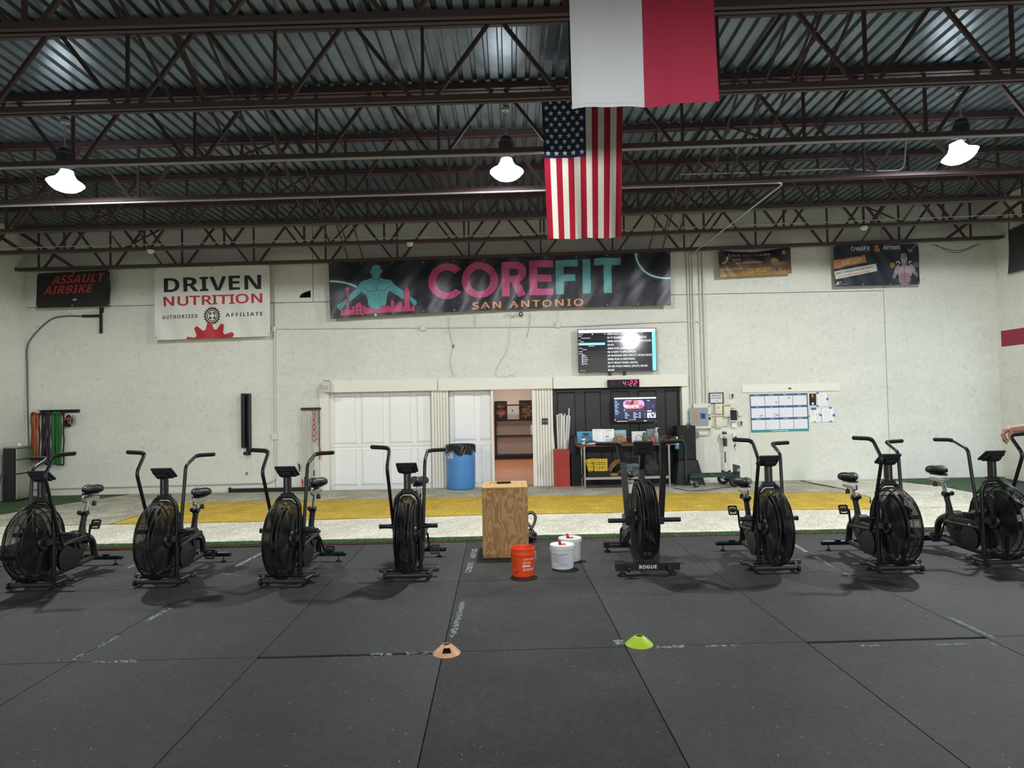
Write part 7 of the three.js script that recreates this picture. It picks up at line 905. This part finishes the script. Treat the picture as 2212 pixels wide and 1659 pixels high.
  // disc cones
  const cone = (px, py, col, text, slots) => { const c0 = onFloor(px, py), q = thing('disc_cone', text, 'cone', [c0.x, 0.0, c0.z]), m = std(col, 0.4, 0, { side: THREE.DoubleSide }); const prof2 = [[0.094, 0.0], [0.092, 0.006], [0.062, 0.034], [0.034, 0.056], [0.026, 0.06]]; if (!slots) { part('cone_body', lathe([...prof2, [0.024, 0.058], [0.06, 0.031], [0.09, 0.003], [0.094, 0]], 48), m, q); return; }
    const ringSeg = (p, a0, a1) => new THREE.LatheGeometry(p.map(([r, y]) => new THREE.Vector2(r, y)), 20, a0, a1 - a0); const top2 = [[0.045, 0.0475], [0.034, 0.056], [0.026, 0.06], [0.024, 0.058]], mid = [[0.074, 0.0225], [0.062, 0.034], [0.045, 0.0475]], low = [[0.094, 0.0], [0.092, 0.006], [0.074, 0.0225]]; part('cone_body', [ringSeg(low, 0, 6.2832), ringSeg(top2, 0, 6.2832), ringSeg(mid, 0.55, 2.0), ringSeg(mid, 2.6, 4.1), ringSeg(mid, 4.7, 6.2832 - 0.32)], m, q); };
  cone(965, 1411, 0xdfab88, 'peach disc cone with open slots on the mat', true); cone(1381, 1392, 0xb4d93c, 'lime yellow disc cone on the mat', false);
}
// ------------------------------------------------------------------ person at the end bike: one continuous body, bare forearm and hand draped over the handle
{
  const seg = (p, a, b, ra, rb) => { const bx = b.x - a.x, by = b.y - a.y, bz = b.z - a.z, px = p.x - a.x, py = p.y - a.y, pz = p.z - a.z, t = Math.max(0, Math.min(1, (px * bx + py * by + pz * bz) / (bx * bx + by * by + bz * bz + 1e-9))), dx = px - bx * t, dy = py - by * t, dz = pz - bz * t; return Math.sqrt(dx * dx + dy * dy + dz * dz) - (ra + (rb - ra) * t); };
  function blob(bones, centre, size, cell, k) {
    const n = Math.ceil(size / cell), mc = new MarchingCubes(n, M.white, false, false, 400000), half = n / 2, p = V(0, 0, 0), s = size / 2; mc.isolation = 0;
    for (let z = 0; z < n; z++) for (let y = 0; y < n; y++) for (let x = 0; x < n; x++) { p.set(centre.x + (x - half) / half * s, centre.y + (y - half) / half * s, centre.z + (z - half) / half * s); let d = 1; for (const b of bones) { const e = seg(p, b[0], b[1], b[2], b[3]); if (e > d + k) continue; const h = Math.max(0, k - Math.abs(d - e)) / k; d = Math.min(d, e) - h * h * k * 0.25; } mc.field[x + y * n + z * n * n] = -d; }
    mc.update(); const cnt = mc.count, pos = new Float32Array(cnt * 3), nor = new Float32Array(cnt * 3); for (let i = 0; i < cnt; i++) for (let c = 0; c < 3; c++) { pos[3 * i + c] = mc.positionArray[3 * i + c] * s + [centre.x, centre.y, centre.z][c]; nor[3 * i + c] = mc.normalArray[3 * i + c]; }
    const g = new THREE.BufferGeometry(); g.setAttribute('position', new THREE.BufferAttribute(pos, 3)); const w = mergeVertices(g, 1e-5); w.computeVertexNormals(); w.setAttribute('uv', new THREE.BufferAttribute(new Float32Array(w.attributes.position.count * 2), 2)); return w;
  }
  const z0 = -6.62, q = (px, py, dz = 0) => onZ(px, py + 6, z0 + dz);
  const wrist = q(2190, 921), knuck = [q(2172.5, 923, 0.055), q(2170, 924, 0.025), q(2170, 925, -0.005), q(2172, 926, -0.032)], elbow = q(2252, 914, -0.05), shoulder = V(5.52, 1.46, -7.0);
  const hb = [[elbow, wrist, 0.046, 0.03], [wrist, q(2178, 921, 0.01), 0.029, 0.027]]; 
  for (const kn of knuck) hb.push([wrist, kn, 0.02, 0.0155]);
  hb.push([knuck[0], knuck[3], 0.014, 0.013]);
  const tips = [[[2166.5, 931, 0.062], [2168, 941, 0.06], [2174, 949, 0.055]], [[2165, 934, 0.028], [2168, 945, 0.028], [2175, 951.5, 0.024]], [[2166, 934, -0.006], [2170, 944, -0.006], [2176, 949.5, -0.008]], [[2169, 933, -0.036], [2173, 941, -0.037], [2178, 946, -0.037]]];
  tips.forEach((t, i) => { const P = t.map((v) => q(...v)), r = [0.0095, 0.0098, 0.0094, 0.0082][i]; hb.push([knuck[i], P[0], r + 0.0035, r + 0.001], [P[0], P[1], r + 0.0008, r], [P[1], P[2], r, r * 0.8]); });
  const th = [q(2184, 926, 0.035), q(2180, 934, 0.062), q(2181, 942, 0.066)]; hb.push([wrist, th[0], 0.02, 0.0145], [th[0], th[1], 0.013, 0.0105], [th[1], th[2], 0.0105, 0.008]);
  const hand = blob(hb.filter((b) => b[0] !== elbow).concat([[wrist.clone().lerp(elbow, 0.25), wrist, 0.0345, 0.03]]), q(2176, 933), 0.27, 0.003, 0.008);
  const C = (x, y, z) => V(5.72 + x, y, -7.12 + z);
  const body = [[elbow, wrist.clone().lerp(elbow, 0.12), 0.046, 0.033], [shoulder, elbow, 0.058, 0.047], [C(-0.17, 1.42, 0), C(0.17, 1.42, 0), 0.075, 0.075], [C(0, 1.4, 0), C(0, 1.15, 0), 0.125, 0.125], [C(-0.07, 1.35, 0.02), C(-0.05, 1.05, 0), 0.12, 0.12], [C(0.07, 1.35, 0.02), C(0.05, 1.05, 0), 0.12, 0.12], [C(-0.06, 0.95, 0), C(0.06, 0.95, 0), 0.13, 0.13], [C(0, 1.44, 0), C(0, 1.55, 0.01), 0.058, 0.055], [C(0, 1.62, 0.03), C(0, 1.68, 0.005), 0.072, 0.088],
    [C(0.2, 1.41, 0), C(0.26, 1.13, -0.02), 0.056, 0.046], [C(0.26, 1.13, -0.02), C(0.25, 0.88, 0.06), 0.045, 0.03], [C(0.25, 0.88, 0.06), C(0.25, 0.79, 0.08), 0.032, 0.02], ...[-1, 1].flatMap((s) => [[C(s * 0.09, 0.92, 0), C(s * 0.11, 0.5, 0.02), 0.088, 0.058], [C(s * 0.11, 0.5, 0.02), C(s * 0.12, 0.1, -0.02), 0.056, 0.037], [C(s * 0.12, 0.05, -0.04), C(s * 0.13, 0.04, 0.16), 0.04, 0.034]])];
  const g = blob(body, V(5.6, 0.9, -7.05), 1.95, 0.0165, 0.06);
  const person = thing('person', 'person at the end bike with a bare forearm and drooping hand over the handle', 'person');
  part('body', merge([g, hand]), std(0xb98a73, 0.55), person);
  const shirt = body.slice(2, 6).map(([a, b, r, s]) => [a, b, r + 0.014, s + 0.014]).concat([[shoulder, shoulder.clone().lerp(elbow, 0.5), 0.075, 0.07], [C(0.2, 1.41, 0), C(0.235, 1.24, -0.01), 0.072, 0.07], [C(0, 1.1, 0), C(0, 0.95, 0), 0.15, 0.15]]); part('shirt', blob(shirt, V(5.65, 1.2, -7.1), 0.85, 0.013, 0.06), std(0x26282c, 0.9), person);
  part('shorts', blob([[C(-0.06, 0.93, 0), C(0.06, 0.93, 0), 0.145, 0.145], ...[-1, 1].map((s) => [C(s * 0.09, 0.9, 0), C(s * 0.11, 0.55, 0.02), 0.108, 0.09])], C(0, 0.76, 0), 0.7, 0.013, 0.05), std(0x1d1f24, 0.9), person);
  part('hair', ball(0.093, C(0, 0, 0).x, 1.69, -7.13, 1, 1, 1.02), std(0x2a211c, 0.8), person); part('nose', ball(0.014, C(0, 0, 0).x, 1.635, -7.12 + 0.105, 0.8, 1.3, 1), std(0xb98a73, 0.55), person);
  for (const s of [-1, 1]) { part('shoe', ball(0.05, C(s * 0.125, 0, 0).x, 0.045, -7.12 + 0.06, 0.95, 0.85, 2.7), M.blackMatte, person); part('eye', ball(0.009, C(s * 0.03, 0, 0).x, 1.66, -7.12 + 0.083), std(0x1d1a18, 0.3), person); part('ear', ball(0.024, C(s * 0.085, 0, 0).x, 1.645, -7.12, 0.4, 1.2, 0.8), std(0xb98a73, 0.55), person); }
}
renderer.render(scene, camera);
